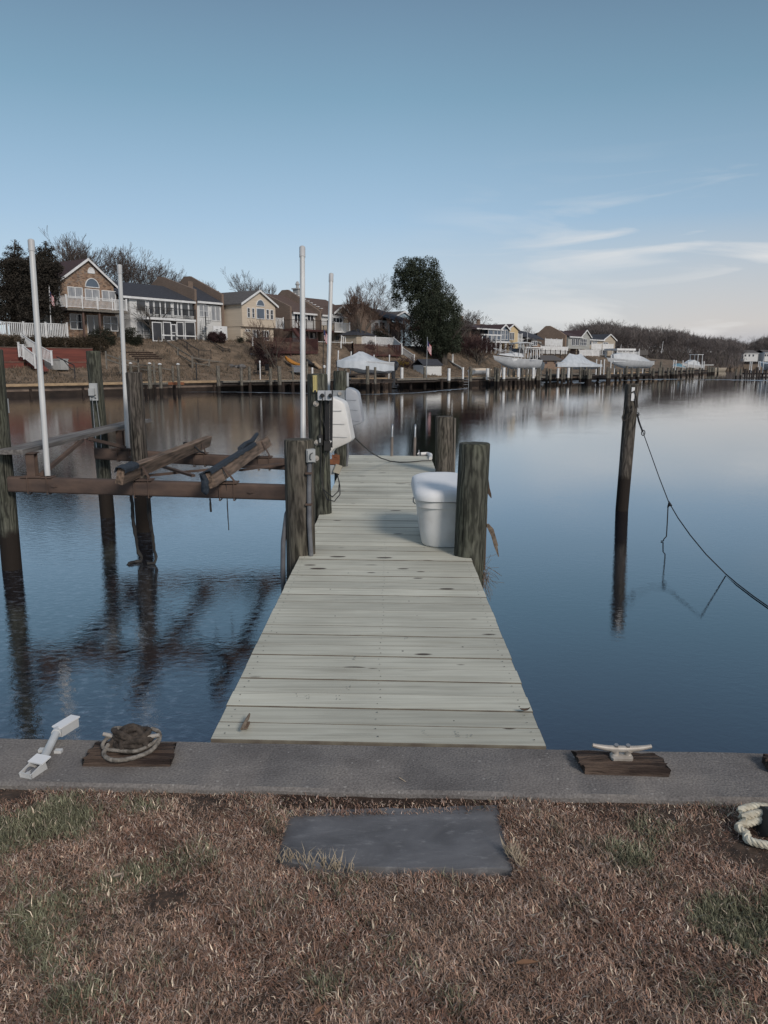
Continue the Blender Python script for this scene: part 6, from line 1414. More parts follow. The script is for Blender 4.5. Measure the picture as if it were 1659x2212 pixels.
# --- H10 sunroom house
h = House('town_house', 'house with a glazed sunroom over a white columned porch, maroon roof', ZE(452,0)[0], 120, ZE(690,0)[0], ang=A40, ybase=ZE(0,485)[1])
L = h.L; zE = h.uz(*ZE(530,238))[1]; zF = h.uz(*ZE(560,365))[1]
h.front([(-3.2,h.z0-1.5),(L,h.z0-1.5),(L,zE),(-3.2,zE)], 'siding_brown', th=6, d=-2.2); zR = at(*ZE(600,190), 124).z
h.slab([(-3.4,.1,zE+.05),(L*.7,.1,zE+.05),(L*.7,-5,zR),(-3.4,-5,zR)], .14, 'roof_maroon'); h.slab([(-3.4,-9,zE+.05),(L*.7,-9,zE+.05),(L*.7,-5,zR),(-3.4,-5,zR)], .14, 'roof_maroon'); h.boxw(-3.4,L*.65,.12,.2,zE-.15,zE+.02,'white_paint','gutter')
h.boxw(-.05, L, -2.2, 0, zF-.25, zF, 'white_paint', 'sunroom_floor'); h.boxw(.1,L-.1,-2.1,-.12,zF,zE-.1,'glass_blue','sunroom_core')
for a, b in ((460,512),(520,598)): h.win(*ZE(a,238), *ZE(b,355), nh=1, nv=1 if a < 500 else 2, glass='glass_blue')
h.win(*ZE(600,240), *ZE(640,355), nv=2, nh=1, glass='glass_blue'); h.win(*ZE(645,245), *ZE(672,352), nh=1, glass='glass_blue')
gp, gzp = h.uz(*ZE(628,195)); g0 = h.uz(*ZE(595,240))[0]; g1 = h.uz(*ZE(680,260))[0]; h.front([(g0,zE-.12),(g1,zE-.12),(g1,zE+.05),((g0+g1)/2,gzp),(g0,zE+.05)], 'glass_blue', th=1.5, d=.0, name='gable_glass'); h.gable(g0, g1, zE+.02, (g0+g1)/2, gzp, 'roof_maroon', depth=4)
for x in (552, 602, 655): u = h.uz(*ZE(x,430),-.2)[0]; h.boxw(u-.13,u+.13,-.45,-.2,h.z0-.5,zF-.25,'white_paint','column')
h.win(*ZE(470,400), *ZE(510,470), d=-2.19, nv=2); h.win(*ZE(575,390), *ZE(595,470), d=-2.19)
# --- H11 yellow gable
h = House('gable_house', 'yellow gable house with tall window beside the glazed sunroom', ZE(662,0)[0], 126, ZE(772,0)[0], ang=A40, ybase=ZE(0,480)[1])
L = h.L; zE = h.uz(*ZE(715,240))[1]; zP = h.uz(*ZE(715,190))[1]; h.front([(0,h.z0-1.5),(L,h.z0-1.5),(L,zE),(L*.45,zP),(0,zE)], 'siding_yellow', th=7); h.gable(0, L, zE, L*.45, zP, 'roof_maroon', depth=7.5)
h.win(*ZE(690,272), *ZE(742,355), nv=3); h.win(*ZE(684,400), *ZE(728,468), nv=2, name='sliding_door')
bz = h.uz(*ZE(780,385))[1]; railing(h.t, h.p(L+.0,.0,bz), h.p(L+1.3,0,bz), 1.4, 'white_paint', posts=2, sp=.15)
h.boxw(L,L+1.4,-1,0.05,bz-.15,bz,'white_paint','balcony_floor')
# --- H12 dark blue-grey roofs with tan wall
h = House('town_house', 'dark slate-roofed town house with white deck rails behind the bare flagpole', ZE(775,0)[0], 130, ZE(1080,0)[0], ang=A40, ybase=ZE(0,475)[1])
L = h.L; zE = h.uz(*ZE(900,300))[1]; zE2 = h.uz(*ZE(1000,330))[1]; h.front([(0,h.z0-1.5),(L,h.z0-1.5),(L,zE-1.0),(0,zE-.3)], 'siding_grey', th=8, d=-1); zR = at(*ZE(780,205), 136).z
zL = h.uz(*ZE(760,295))[1]; zQ = h.uz(*ZE(1085,345))[1]; zT = at(*ZE(800,208), 133).z; zU = at(*ZE(1085,290), 137).z
h.slab([(-.5,-.6,zL),(L+.3,-.6,zQ),(L+1.2,-2.8,zU),(.2,-2.8,zT)], .15, 'roof_black'); h.slab([(-.5,-6,zL),(L+.3,-6,zQ),(L+1.2,-2.8,zU),(.2,-2.8,zT)], .15, 'roof_black')
h.front([(L*.42,h.z0-1),(L*.82,h.z0-1),(L*.82,zE-1.9),(L*.42,zE-.9)], 'brick_pale', th=3, d=.6, name='brick_wall'); mb = MB(); mb.prism([h.p(L*.36,.7,zE-.8), h.p(L*.88,.7,zE-2.1), h.p(L*.88,.7,zE-1.85), h.p(L*.36,.7,zE-.55)], -h.N*2); mb.build('rake_board', 'roof_grey', h.t)
h.win(*ZE(805,345), *ZE(865,400), nv=2, d=-.9); h.win(*ZE(785,425), *ZE(825,470), nv=2, d=-.9); h.win(*ZE(930,365), *ZE(990,415), nv=3, d=.7)
bz = h.uz(*ZE(900,432),1.5)[1]; h.boxw(0,L*.6,.7,1.6,bz-.15,bz+.05,'white_paint','porch_roof_edge')
for k in range(4): u = .1+L*.19*k; h.boxw(u-.06,u+.06,1.35,1.5,h.z0-.8,bz-.15,'white_paint','porch_post')
# --- H13/14 brick wall + grey facade
h = House('town_house', 'town house with big plain brick side wall and grey gabled front of tall windows', ZE(1312,0)[0], 147, ZE(1545,0)[0], ang=A40, ybase=ZE(0,500)[1])
L = h.L; zE = h.uz(*ZE(1420,318))[1]; zF = h.uz(*ZE(1430,450))[1]
h.front([(0,zF),(L,zF),(L,zE),(0,zE)], 'siding_grey', th=8); h.front([(.2,h.z0-1),(L-.2,h.z0-1),(L-.2,zF),(.2,zF)], 'siding_brown', th=6, d=-1.5, name='lower_wall')
zR = at(*ZE(1400,250), 151).z; h.eave(-.1, L*.6, zE, zR, 4.5, 'roof_maroon')
g0 = L*.55; gp = h.uz(*ZE(1515,255)); h.front([(g0,zE-.3),(L,zE-.3),(L,zE),((g0+L)/2,gp[1]),(g0,zE)], 'siding_grey', th=4, d=.05, name='gable_wall'); h.gable(g0, L, zE, (g0+L)/2, gp[1], 'roof_maroon', depth=4.5, d0=.05)
h.win(*ZE(1360,338), *ZE(1398,415), nv=2); h.win(*ZE(1402,338), *ZE(1442,415), nv=2); h.win(*ZE(1452,340), *ZE(1525,415), nv=4, nh=1, d=.06)
for x in (1345,1420,1495): u = h.uz(*ZE(x,470),-.1)[0]; h.boxw(u-.08,u+.08,-.3,-.1,h.z0-.6,zF,'siding_tan','post')
zb = at(*ZE(1070,230), 151).z
mb = MB(); mb.prism([h.p(-.3,-.2,h.z0-1.5), h.p(-.3,-.2,zE+.1), h.p(-.3,-1.6,zE+1.0), h.p(-.3,-3.6,zb+.4), h.p(-.3,-4.4,zb+.4), h.p(-.3,-6.2,zE+.6), h.p(-.3,-6.2,h.z0-1.5)], -h.U*.4); mb.build('party_wall', 'brick_pale', h.t)
dd = 1; bz = h.uz(*ZE(1180,420), dd)[1]; u0 = h.uz(*ZE(1078,405), dd)[0]; u1 = h.uz(*ZE(1260,430), dd)[0]
h.boxw(u0,u1,-1,dd,bz-.2,bz,'white_paint','balcony_floor'); railing(h.t, h.p(u0,dd,bz), h.p(u1,dd,bz), 1.2, 'white_paint', posts=4, sp=.14, bw=.06)
for k in range(3): u = u0+(u1-u0)*(.2+.3*k); h.boxw(u-.1,u+.1,dd-.3,dd-.1,h.z0-1,bz-.2,'white_paint','deck_post')
# --- H15
h = House('gable_house', 'furthest town house of the row with dark roof and two white balconies', ZF(-20,0)[0], 163, ZF(270,0)[0], ang=A40, ybase=ZF(0,440)[1])
L = h.L; zE = h.uz(*ZF(120,292))[1]; h.front([(0,h.z0-1.5),(L,h.z0-1.5),(L,zE),(0,zE)], 'siding_tan', th=8); zR = at(*ZF(120,245), 168).z; h.eave(-.2, L*.62, zE, zR, 4.5, 'roof_black')
g0 = L*.6; zp = h.uz(*ZF(208,247))[1]; h.front([(g0,zE-.3),(L,zE-.3),(L,zE),((g0+L)/2,zp),(g0,zE)], 'siding_tan', th=4, d=.05, name='gable_wall'); h.gable(g0, L, zE, (g0+L)/2, zp, 'roof_black', depth=4.5, d0=.05)
h.win(*ZF(30,305), *ZF(70,340), nv=2); h.win(*ZF(78,305), *ZF(120,345), nv=2, glass='curtain'); h.win(*ZF(175,315), *ZF(218,345), nv=2, d=.06); h.win(*ZF(110,385), *ZF(150,435), nv=3); h.win(*ZF(165,390), *ZF(205,435), nv=3)
for a, b in ((70,158),(170,265)):
    dd = 1.5; bz = h.uz(*ZF((a+b)/2,380), dd)[1]; u0 = h.uz(*ZF(a,380), dd)[0]; u1 = h.uz(*ZF(b,380), dd)[0]; h.boxw(u0,u1,0,dd,bz-.2,bz,'white_paint','balcony_floor'); railing(h.t, h.p(u0,dd,bz), h.p(u1,dd,bz), 1.15, 'white_paint', posts=3, sp=.14, bw=.06)
    for u in (u0+.1,u1-.1): h.boxw(u-.08,u+.08,dd-.2,dd-.05,h.z0-1,bz-.2,'white_paint','deck_post')
# --- roofs far behind
for lab, xl, xr, y0, y1, Y, mt in (('plain grey roof of a house behind the evergreen\'s right flank', ZE(200,0)[0], ZE(400,0)[0], 692, 712, 160, 'roof_grey'), ('brown ridge of a house just left of the sunroom roof, far behind', ZE(395,0)[0], ZE(560,0)[0], 699, 715, 170, 'roof_brown')):
    h = House('house', lab, xl, Y, xr, ang=A40, zb=4); L = h.L; zP = h.uz((xl+xr)/2, y0)[1]; zE = zP-1.8
    h.front([(0,3),(L,3),(L,zE),(0,zE)], 'siding_tan', th=7); h.eave(0, L, zE, zP, 3.5, mt)
    mb = MB(); mb.box(h.p(L*.55,-3.5,zP+.4), (.8,.8,1.3)); mb.build('chimney', 'brick', h.t)
for lab, xl, xr, yt, ye, yb, Y in (('white house among the far trees, its gable end to the right', ZF(1430,0)[0], ZF(1560,0)[0], ZF(0,388)[1], ZF(0,412)[1], ZF(0,450)[1], 372), ('white house wall at the far right edge among dark trees', ZF(1620,0)[0], ZF(1700,0)[0], ZF(0,385)[1], ZF(0,410)[1], ZF(0,450)[1], 372), ('small pale house barely visible through the far trees', ZF(1320,0)[0], ZF(1375,0)[0], ZF(0,400)[1], ZF(0,415)[1], ZF(0,450)[1], 378)):
    h = House('house', lab, xl, Y, xr, ang=rad(75), ybase=yb); L = h.L; zP = h.uz((xl+xr)/2, yt)[1]; zE = h.uz((xl+xr)/2, ye)[1]
    h.front([(0,h.z0-2),(L,h.z0-2),(L,zE),(0,zE)], 'siding_white', th=7); h.eave(-.3, L+.3, zE, zP, 3.5, 'roof_grey'); h.party(L, [(0,h.z0-2),(0,zE),(-3.5,zP),(-7,zE),(-7,h.z0-2)], 'siding_white', name='gable_end')
    for k in range(3): c = xl+(xr-xl)*(.2+.27*k); h.win(c-2, ye+3, c+2, ye+8)
# ================================================================= VEGETATION
def gen_tree(seed, H, spread=.55, levels=5, kids=(3,4), trunk_r=.16, up=.35, trunk_frac=.3, tw=.010, multi=1, gap=.72):
    r = random.Random(seed); T = MB(); K = MB()
    def grow(p, d, L, rr, lv):
        mbx = T if lv >= levels-1 else K
        n = 3 if lv > 1 else 2; pts = [p]; q = p; dd = d
        for i in range(n):
            dd = (dd + V((r.gauss(0,.13), r.gauss(0,.13), r.gauss(0,.08)))).normalized(); q = q + dd*L/n; pts.append(q)
        r2 = max(rr*.62, tw)
        mbx.tube(pts, [rr + (r2-rr)*i/n for i in range(n+1)], 5 if lv >= levels-1 else 3, cap=False)
        if lv == 0: return
        k = r.randint(*kids)
        for i in range(k):
            f = 1 if i == 0 else r.uniform(.45, 1); j = f*n; i0 = min(int(j), n-1); b = pts[i0].lerp(pts[i0+1], min(1, j-i0))
            az = r.uniform(0, 2*math.pi); sp = spread*(r.uniform(.15,.5) if i == 0 else r.uniform(.7,1.25))
            x = dd.cross(V((math.cos(az), math.sin(az), .1))).normalized(); nd = (dd*math.cos(sp) + x*math.sin(sp) + V((0,0,up*.35))).normalized()
            grow(b, nd, L*gap*r.uniform(.8,1.1), r2*(.85 if i == 0 else .62), lv-1)
    tot = sum(gap**i for i in range(levels+1))*.93
    L0 = H*trunk_frac
    for m in range(multi):
        d = V((r.gauss(0,.08 if multi == 1 else .32), r.gauss(0,.08 if multi == 1 else .32), 1)).normalized()
        Lx = H/tot if multi > 1 else H/tot
        grow(V((r.gauss(0,.12)*(multi > 1), r.gauss(0,.12)*(multi > 1), 0)), d, Lx, trunk_r, levels)
    return T, K
def tree_thing(name, label, T, K, loc, cmat='twig', group=None, tmat='trunk', cat='tree'):
    t = thing(name, label, cat, V((0,0,0)), group)
    T.build('trunk', tmat, t, fix=False); K.build('crown', cmat, t, fix=False); t.location = loc
    return t
BARE = []
for i in range(4):
    T, K = gen_tree(40+i, 10.0, spread=.46, levels=6, kids=(3,3), trunk_r=.15, tw=.0125, up=.5, gap=.74)
    BARE.append((T, K))
def pxY(px, Y): return (px-CX)/F*(Y*cP+.3)
# bare trees behind the left houses: (display x, top y, Y)
R = [(128,512,92),(152,518,97),(172,515,100),(190,515,95),(212,535,102),(232,532,104),(250,540,99),(268,536,107),(300,520,101),(322,545,104),(345,575,108),(372,590,112),(398,598,118),(492,596,125),(528,592,122),(560,600,128),(592,612,132)]
ords = ['first','second','third','fourth','fifth','sixth','seventh','eighth','ninth','tenth','eleventh','twelfth','thirteenth','fourteenth','fifteenth','sixteenth','seventeenth','eighteenth','nineteenth','twentieth']
protos = {}
rt = random.Random(77)
def place_tree(k, px, ytop, Y, label, group, name='bare_tree', mat='twig', zb=None, wide=1.0):
    z0 = (gz(pxY(px, Y), Y) if zb is None else zb) - .1; top = at(px, ytop, Y).z; sc = (top-z0)/9.3
    key = (k, mat, name)
    if key not in protos:
        T, K = BARE[k]; t = tree_thing(name, label, T, K, V((pxY(px,Y), Y, z0)), mat, group); t.scale = (sc*wide, sc*wide, sc); t.rotation_euler.z = rt.uniform(0,6); protos[key] = t; return t
    return dup(protos[key], V((pxY(px,Y), Y, z0)), rt.uniform(0,6), label, group, (sc*wide, sc*wide, sc))
for i, (px, yt, Y) in enumerate(R):
    if px < 410: lab = f'{ords[i]} bare tree from the left in the row behind the stone and black-roofed houses'
    else: lab = f'{ords[i-13]} bare tree from the left behind the cream gable house'
    place_tree(i % 4, px, yt, Y, lab, 'bare trees behind the left houses', wide=1.0 if px < 410 else .95)
place_tree(1, 1082, 690, 150, 'small bare tree rising behind the evergreen\'s right shoulder', 'bare trees behind the right houses')
for i, (px, yt) in enumerate(((1150,702),(1162,700),(1235,703),(1250,698),(1268,696))):
    place_tree(i % 4, px, yt, 190, f'{ords[i]} bare tree from the left behind the yellow and brick right-hand houses', 'bare trees behind the right houses', mat='twig_far')
# far wood
fw = random.Random(5); top = [(1268,694),(1290,690),(1310,694),(1325,696),(1345,700),(1362,699),(1382,701),(1402,704),(1420,706),(1438,710),(1455,708),(1475,712),(1492,718),(1510,724),(1530,726),(1545,727),(1560,728),(1575,730),(1588,736),(1600,737),(1612,742),(1622,738),(1635,727),(1648,722),(1660,722),(1685,718)]
def ytop(x):
    for i in range(len(top)-1):
        if top[i][0] <= x <= top[i+1][0]: f = (x-top[i][0])/(top[i+1][0]-top[i][0]); return top[i][1]+(top[i+1][1]-top[i][1])*f
    return top[0][1] if x < top[0][0] else top[-1][1]
cnt = 0
for row, (Yb, n, dy) in enumerate(((265,34,8),(305,34,2),(350,40,-1))):
    for i in range(n):
        x = 1262 + (1690-1262)*(i+.5)/n + fw.uniform(-4,4)
        yt = ytop(x) + dy + fw.uniform(0,7); Y = (Yb + (x-1262)*.16 + fw.uniform(-8,8)) if x < 1600 else 385+fw.uniform(-3,20)+row*10
        place_tree(fw.randrange(4), x, yt, Y, 'bare grey-brown tree in the far wood beyond the moored boats', 'bare trees of the far wood', name='wood_tree', mat='twig_far', zb=1.0, wide=1.35)
# dense undergrowth and trunks of the wood: one uncountable mass
mb = MB(); r = random.Random(6)
for i in range(30000):
    x = r.uniform(1255, 1760); Y = (255 + (x-1262)*.18 + r.uniform(0,85)) if x < 1600 else 385+r.uniform(0,50)
    yt = ytop(min(x,1685)); h = r.random()**1.15*.88; zt = at(x, yt, Y).z; X = pxY(x, Y)+r.gauss(0,1.0); z = -.2 + (zt+.2)*h
    L = r.uniform(.7,2.6); a = r.uniform(-.9,.9); w = r.uniform(.05,.15); d = V((math.sin(a), r.uniform(-.3,.3), math.cos(a)))*L; p = V((X,Y,z)); q = p+d; s_ = V((w,r.uniform(-w,w),0))
    mb.add([p-s_, p+s_, q+V((r.uniform(-.5,.5),0,0))], [(0,1,2)])
o = mb.build('undergrowth', 'twig_far', fix=False); struct(o, 'stuff'); tag(o, 'dark tangled undergrowth and trunks filling the far wood', 'undergrowth')
mb = MB()
for i in range(2600):
    x = r.uniform(1540, 1800); Y = 330+r.uniform(5,52)*(1 if x > 1500 else 1); X = pxY(x,Y); h = r.uniform(1.0,2.2); 
    mb.add([(X-.35,Y,-.9),(X+.35,Y,-.9),(X+r.uniform(-.4,.4),Y,-.9+h+.5)], [(0,1,2)])
for v in (0,): pass
o = mb.build('marsh_grass', 'reeds', fix=False); struct(o, 'stuff'); tag(o, 'tan marsh grass fringing the far end of the creek', 'marsh grass')
# ---- leafy crowns made of many small leaf faces
def leafmass(blobs, n, size, seed, dens=None, flat=.0):
    r = random.Random(seed); mb = MB(); W_ = [b[3]*b[4]*b[5] for b in blobs]; tot = sum(W_)
    for (cx, cy, cz, rx, ry, rz), w in zip(blobs, W_):
        for i in range(int(n*w/tot)):
            while True:
                v = V((r.uniform(-1,1), r.uniform(-1,1), r.uniform(-1,1)))
                if .15 < v.length <= 1 and r.random() < .25+.75*v.length**2: break
            c = V((cx+v.x*rx, cy+v.y*ry, cz+v.z*rz))
            if noise.noise(c*(.55/size*.25)) < -.18+flat and r.random() < .85: continue
            for k in range(4):
                a = V((r.gauss(0,1), r.gauss(0,1), r.gauss(0,1))).normalized(); b = a.cross(V((r.gauss(0,1), r.gauss(0,1), r.gauss(0,1)))).normalized()
                p = c + V((r.gauss(0,1), r.gauss(0,1), r.gauss(0,1)))*size*.7; s_ = size*r.uniform(.35,.75)
                mb.add([p-a*s_, p+b*s_*.45, p+a*s_, p-b*s_*.45], [(0,1,2,3)])
    return mb
# the big evergreen: outline from the photo's lobes, given as (display x, y, radius px)
def evergreen():
    Y = 103; t = thing('evergreen_tree', 'huge dark leafy evergreen towering over the middle of the far bank', 'tree', V((pxY(*[960,Y]), Y, gz(pxY(960,Y),Y)-.2)))
    k = Y/F; bl = []
    lob = [(400,190,110),(520,150,90),(640,190,110),(330,300,85),(470,300,120),(620,320,130),(740,260,60),(330,420,80),(300,520,65),(480,440,110),(640,460,150),(780,400,90),(860,420,60),(900,500,50),(560,600,130),(720,600,160),(880,590,100),(960,620,60),(620,740,170),(800,740,170),(950,760,70),(560,860,120),(720,900,170),(880,900,120),(760,1000,130),(920,1000,90),(330,570,50)]
    for (zx, zy, rr) in lob:
        x, y = ZD(zx, zy); q = at(x, y, Y); rw = rr/5*k*1.08; bl.append((q.x, Y+rnd.uniform(-1.2,1.2), q.z, rw, rw*1.25, rw))
    mb = leafmass(bl, 34000, .17, 3, flat=.045); mb.build('crown', 'leaf_evergreen', t, fix=False)
    b = V((pxY(960,Y), Y, gz(pxY(960,Y),Y)-.3)); T = MB(); r = random.Random(1)
    T.tube([b, b+V((-.2,0,3)), b+V((-.5,0,6)), b+V((-.9,0,9))], [.42,.34,.25,.12], 8)
    for i in range(26):
        u = .15+.8*r.random(); p = b+V((-.9*u,0,9*u)); a = r.uniform(0,6.28); L = 4.2*(1-.45*u); T.tube([p, p+V((math.cos(a)*L*.5, math.sin(a)*L*.5, L*.3)), p+V((math.cos(a)*L*.9, math.sin(a)*L*.9, L*.75))], [.12,.08,.03], 5)
    T.build('trunk', 'trunk', t, fix=False)
evergreen()
# dark hemlocks at the left
def hemlock(label, lobes, Y, n, seed, size=.15, mat='leaf_hemlock', z=ZA, trunk=None, name='evergreen_tree', group=None):
    cx = sum(l[0] for l in lobes)/len(lobes); x = z(cx,0)[0]; X = pxY(x,Y); g = gz(X,Y)-.2
    t = thing(name, label, 'tree', V((X,Y,g)), group); k = Y/F; bl = []
    for l in lobes:
        a, b = z(l[0], l[1]); q = at(a, b, Y+(l[4] if len(l) > 4 else 0)); bl.append((q.x, q.y, q.z, l[2]/5*k, l[2]/5*k, (l[3] if len(l) > 3 else l[2])/5*k))
    leafmass(bl, n, size, seed).build('crown', mat, t, fix=False)
    T = MB(); tp = at(*z(trunk or lobes[0][0], lobes[0][1]), Y); T.tube([V((X,Y,g)), V(((X+tp.x)/2,Y,(g+tp.z)/2)), tp+V((0,0,.3))], [.25,.18,.06], 7)
    rr = random.Random(seed)
    for i in range(18):
        u = rr.uniform(.3,.95); p = V((X+(tp.x-X)*u, Y, g+(tp.z-g)*u)); a = rr.uniform(0,6.28); L = 1.6*(1.2-u)+.4; T.tube([p, p+V((math.cos(a)*L, math.sin(a)*L, .2*L))], [.05,.015], 4)
    T.build('trunk', 'trunk', t, fix=False)
hemlock('dark open-topped pine at the far left, top showing left of the first white pole', [(165,165,30,26),(105,230,36,24),(200,235,48,26),(85,295,46,24),(180,310,66,30),(245,280,34,20),(170,370,100,44)], 84, 1400, 31, .14)
hemlock('dark pine behind the first white pole, spreading over the stone house roof', [(500,180,34,22),(440,230,46,24),(535,240,46,24),(480,295,80,32),(345,250,40,24),(420,350,115,44),(560,325,48,28)], 82, 1500, 32, .14)
hemlock('broad dark hemlock filling the gap left of the stone house', [(60,450,150,90),(230,430,150,80),(420,430,170,90),(560,430,110,80),(80,600,160,110),(270,600,160,110),(450,600,150,110),(600,560,80,80),(60,780,150,120),(250,800,150,130),(430,780,150,130),(560,850,100,110),(650,930,60,90),(620,700,50,60),(100,930,150,90),(330,950,140,90)], 73.5, 15000, 33, .17)
def shrub(name, label, px, t, w, h, mat, seed, n=2000, size=.11, cat='shrub', zb=None, dep=None):
    q = sh(px, t); z0 = q.z if zb is None else zb
    T = thing(name, label, cat, V((q.x,q.y,z0)))
    leafmass([(q.x, q.y, z0+h*.5, w/2, (dep or w)/2, h*.56), (q.x+w*.15, q.y, z0+h*.4, w*.4, w*.4, h*.5), (q.x-w*.18, q.y, z0+h*.42, w*.36, w*.4, h*.48)], n, size, seed).build('foliage', mat, T, fix=False)
    mb = MB(); r = random.Random(seed)
    for i in range(6): mb.tube([V((q.x,q.y,z0-.1)), V((q.x+r.uniform(-w,w)*.3, q.y+r.uniform(-w,w)*.3, z0+h*.7))], [.04,.015], 4)
    mb.build('stems', 'trunk', T, fix=False)
shrub('round_shrub', 'round dark shrub in front of the stone house\'s right corner', ZA(1130,0)[0], 10.2, 2.6, 1.9, 'shrub_dark', 1, zb=3.1)
shrub('round_shrub', 'clipped round dark shrub on the bank between stone house and black fence', ZB(125,0)[0], 10.0, 1.9, 1.85, 'shrub_dark', 2, zb=3.2)
shrub('round_shrub', 'wide reddish-brown bush before the white privacy panel', ZB(1030,0)[0], 10.6, 1.9, 1.1, 'leaf_reddish', 3)
shrub('round_shrub', 'small clipped dark bush, left of two below the cream house', ZB(1275,0)[0], 10.8, .7, .6, 'shrub_dark', 4, n=250); shrub('round_shrub', 'small clipped dark bush, right of two below the cream house', ZB(1385,0)[0], 10.8, .7, .6, 'shrub_dark', 5, n=250)
shrub('round_shrub', 'dark yew against the white porch behind the crape myrtle', ZC(1290,0)[0], 13, 2.2, 2.2, 'shrub_dark', 6, zb=4.0)
shrub('round_shrub', 'domed dark grill-sized bush behind the white pier-side railing', ZC(1190,0)[0], 9.5, 1.2, 1.1, 'leaf_reddish', 7, n=300)
shrub('round_shrub', 'dark thicket at the foot of the big evergreen\'s left side', ZD(520,0)[0], 10.5, 5, 3.0, 'leaf_reddish', 8, n=2200, size=.11)
shrub('round_shrub', 'brown thicket under the evergreen\'s right side', ZD(1120,0)[0], 8.5, 6.5, 2.6, 'leaf_reddish', 9, n=2600, size=.12)
shrub('round_shrub', 'maroon winter shrub above the wooden pen, right of the white cruiser', ZE(650,0)[0], 11.5, 3, 1.6, 'leaf_reddish', 10, n=700, size=.12)
shrub('round_shrub', 'yellow winter-flowering bush under the brown deck\'s right end', ZD(352,0)[0], 6.2, 1.6, .55, 'yellow_leaf', 11, n=420, cat='shrub') if 'yellow_leaf' in M_ else (pm('yellow_leaf', (.50,.36,.05), (.34,.24,.05), rough=.8), shrub('round_shrub', 'yellow winter-flowering bush under the brown deck\'s right end', ZD(352,0)[0], 6.2, 1.7, .6, 'yellow_leaf', 11, n=420))
shrub('round_shrub', 'dark slope bushes below the brown deck and white stair', ZD(420,0)[0], 5.4, 3.6, 1.2, 'leaf_reddish', 12, n=900)
shrub('round_shrub', 'brown brambles on the slope left of the orange kayak', ZC(60,0)[0], 7.5, 4.2, 1.6, 'leaf_reddish', 14, n=1400)
shrub('round_shrub', 'dark shrub right of the black screened fence', ZB(1540,0)[0], 6.2, 2.2, .9, 'leaf_reddish', 13, n=600)
def hedge(label, x0, x1, t, w, z0, z1, seed):
    a = sh(x0, t); b = sh(x1, t); r = random.Random(seed); T = thing('hedge', label, 'hedge', V(((a.x+b.x)/2, (a.y+b.y)/2, z0))); bl = []
    n = max(2, int((b-a).length/.8))
    for i in range(n+1):
        p = a.lerp(b, i/n); bl.append((p.x, p.y, (z0+z1)/2 + r.uniform(-.05,.05), .75, w/2, (z1-z0)/2+.05))
    leafmass(bl, int(520*n), .11, seed).build('foliage', 'hedge', T, fix=False)
    mb = MB(); 
    for i in range(n+1): p = a.lerp(b, i/n); mb.tube([V((p.x,p.y,z0-.2)), V((p.x,p.y,z1-.3))], [.05,.02], 4)
    mb.build('stems', 'trunk', T, fix=False)
hedge('long clipped brown hedge on the red wall below the stone house', ZA(345,0)[0], ZA(1110,0)[0], 8.0, 1.5, 2.75, 4.0, 1)
hedge('shorter clipped hedge on the red wall at the left picture edge', -60, ZA(205,0)[0], 8.0, 1.5, 2.85, 3.95, 2)
# slender bare trees and crape myrtle on the bank
def fantree(label, px, t, H, seed, mat='twig_rust', Y=None, lv=5, kids=(3,3), spread=.34, multi=5, name='bare_tree', tr=.07, tw=.013, wide=1.0):
    q = sh(px, t) if Y is None else V((pxY(px,Y), Y, gz(pxY(px,Y),Y)))
    T, K = gen_tree(seed, H, spread=spread, levels=lv, kids=kids, trunk_r=tr, multi=multi, up=.25, tw=tw)
    o = tree_thing(name, label, T, K, q-V((0,0,.1)), mat); o.scale = (wide, wide, 1); return o
fantree('wide vase-shaped crape myrtle with reddish twigs before the brick town house', ZC(1075,0)[0], 12.5, 7.6, 61, spread=.34, multi=7, tr=.10, tw=.015, kids=(3,4), lv=5, wide=.72, name='crape_myrtle')
fantree('broad flat-topped bare tree behind the brick town house', ZC(1050,0)[0], 0, 12.8, 62, mat='twig', Y=124, spread=.55, multi=2, tr=.2, lv=6, wide=1.1)
fantree('dark bare many-stemmed tree in front of the screened porch', ZB(390,0)[0], 10.8, 4.3, 63, mat='trunk', spread=.55, multi=3, tr=.12, lv=4, wide=1.35)
fantree('dense dark bare tree at the right end of the stone house balcony', ZB(70,0)[0], 14, 5.2, 64, mat='trunk', spread=.6, multi=2, tr=.1, lv=5, wide=1.2)
fantree('slender pale multi-stemmed bare tree on the bank before the red deck', ZC(150,0)[0], 5.2, 5.6, 65, mat='twig_rust', spread=.30, multi=6, tr=.05, lv=4, wide=1.2)
fantree('dark red vase-shaped bare shrub tree left of the white cruiser', ZD(1180,0)[0], 6.5, 4.6, 66, mat='leaf_reddish', spread=.42, multi=7, tr=.07, lv=5, wide=1.5)
fantree('grey bare bush on the slope at the evergreen\'s right foot', ZD(960,0)[0], 11.5, 6.0, 67, mat='twig', spread=.45, multi=5, tr=.08, lv=5, wide=1.2)
fantree('thin dark bare shrubs left of the big evergreen', ZC(1480,0)[0], 12, 4.6, 68, mat='twig_rust', spread=.4, multi=6, tr=.06, lv=5, wide=1.4)
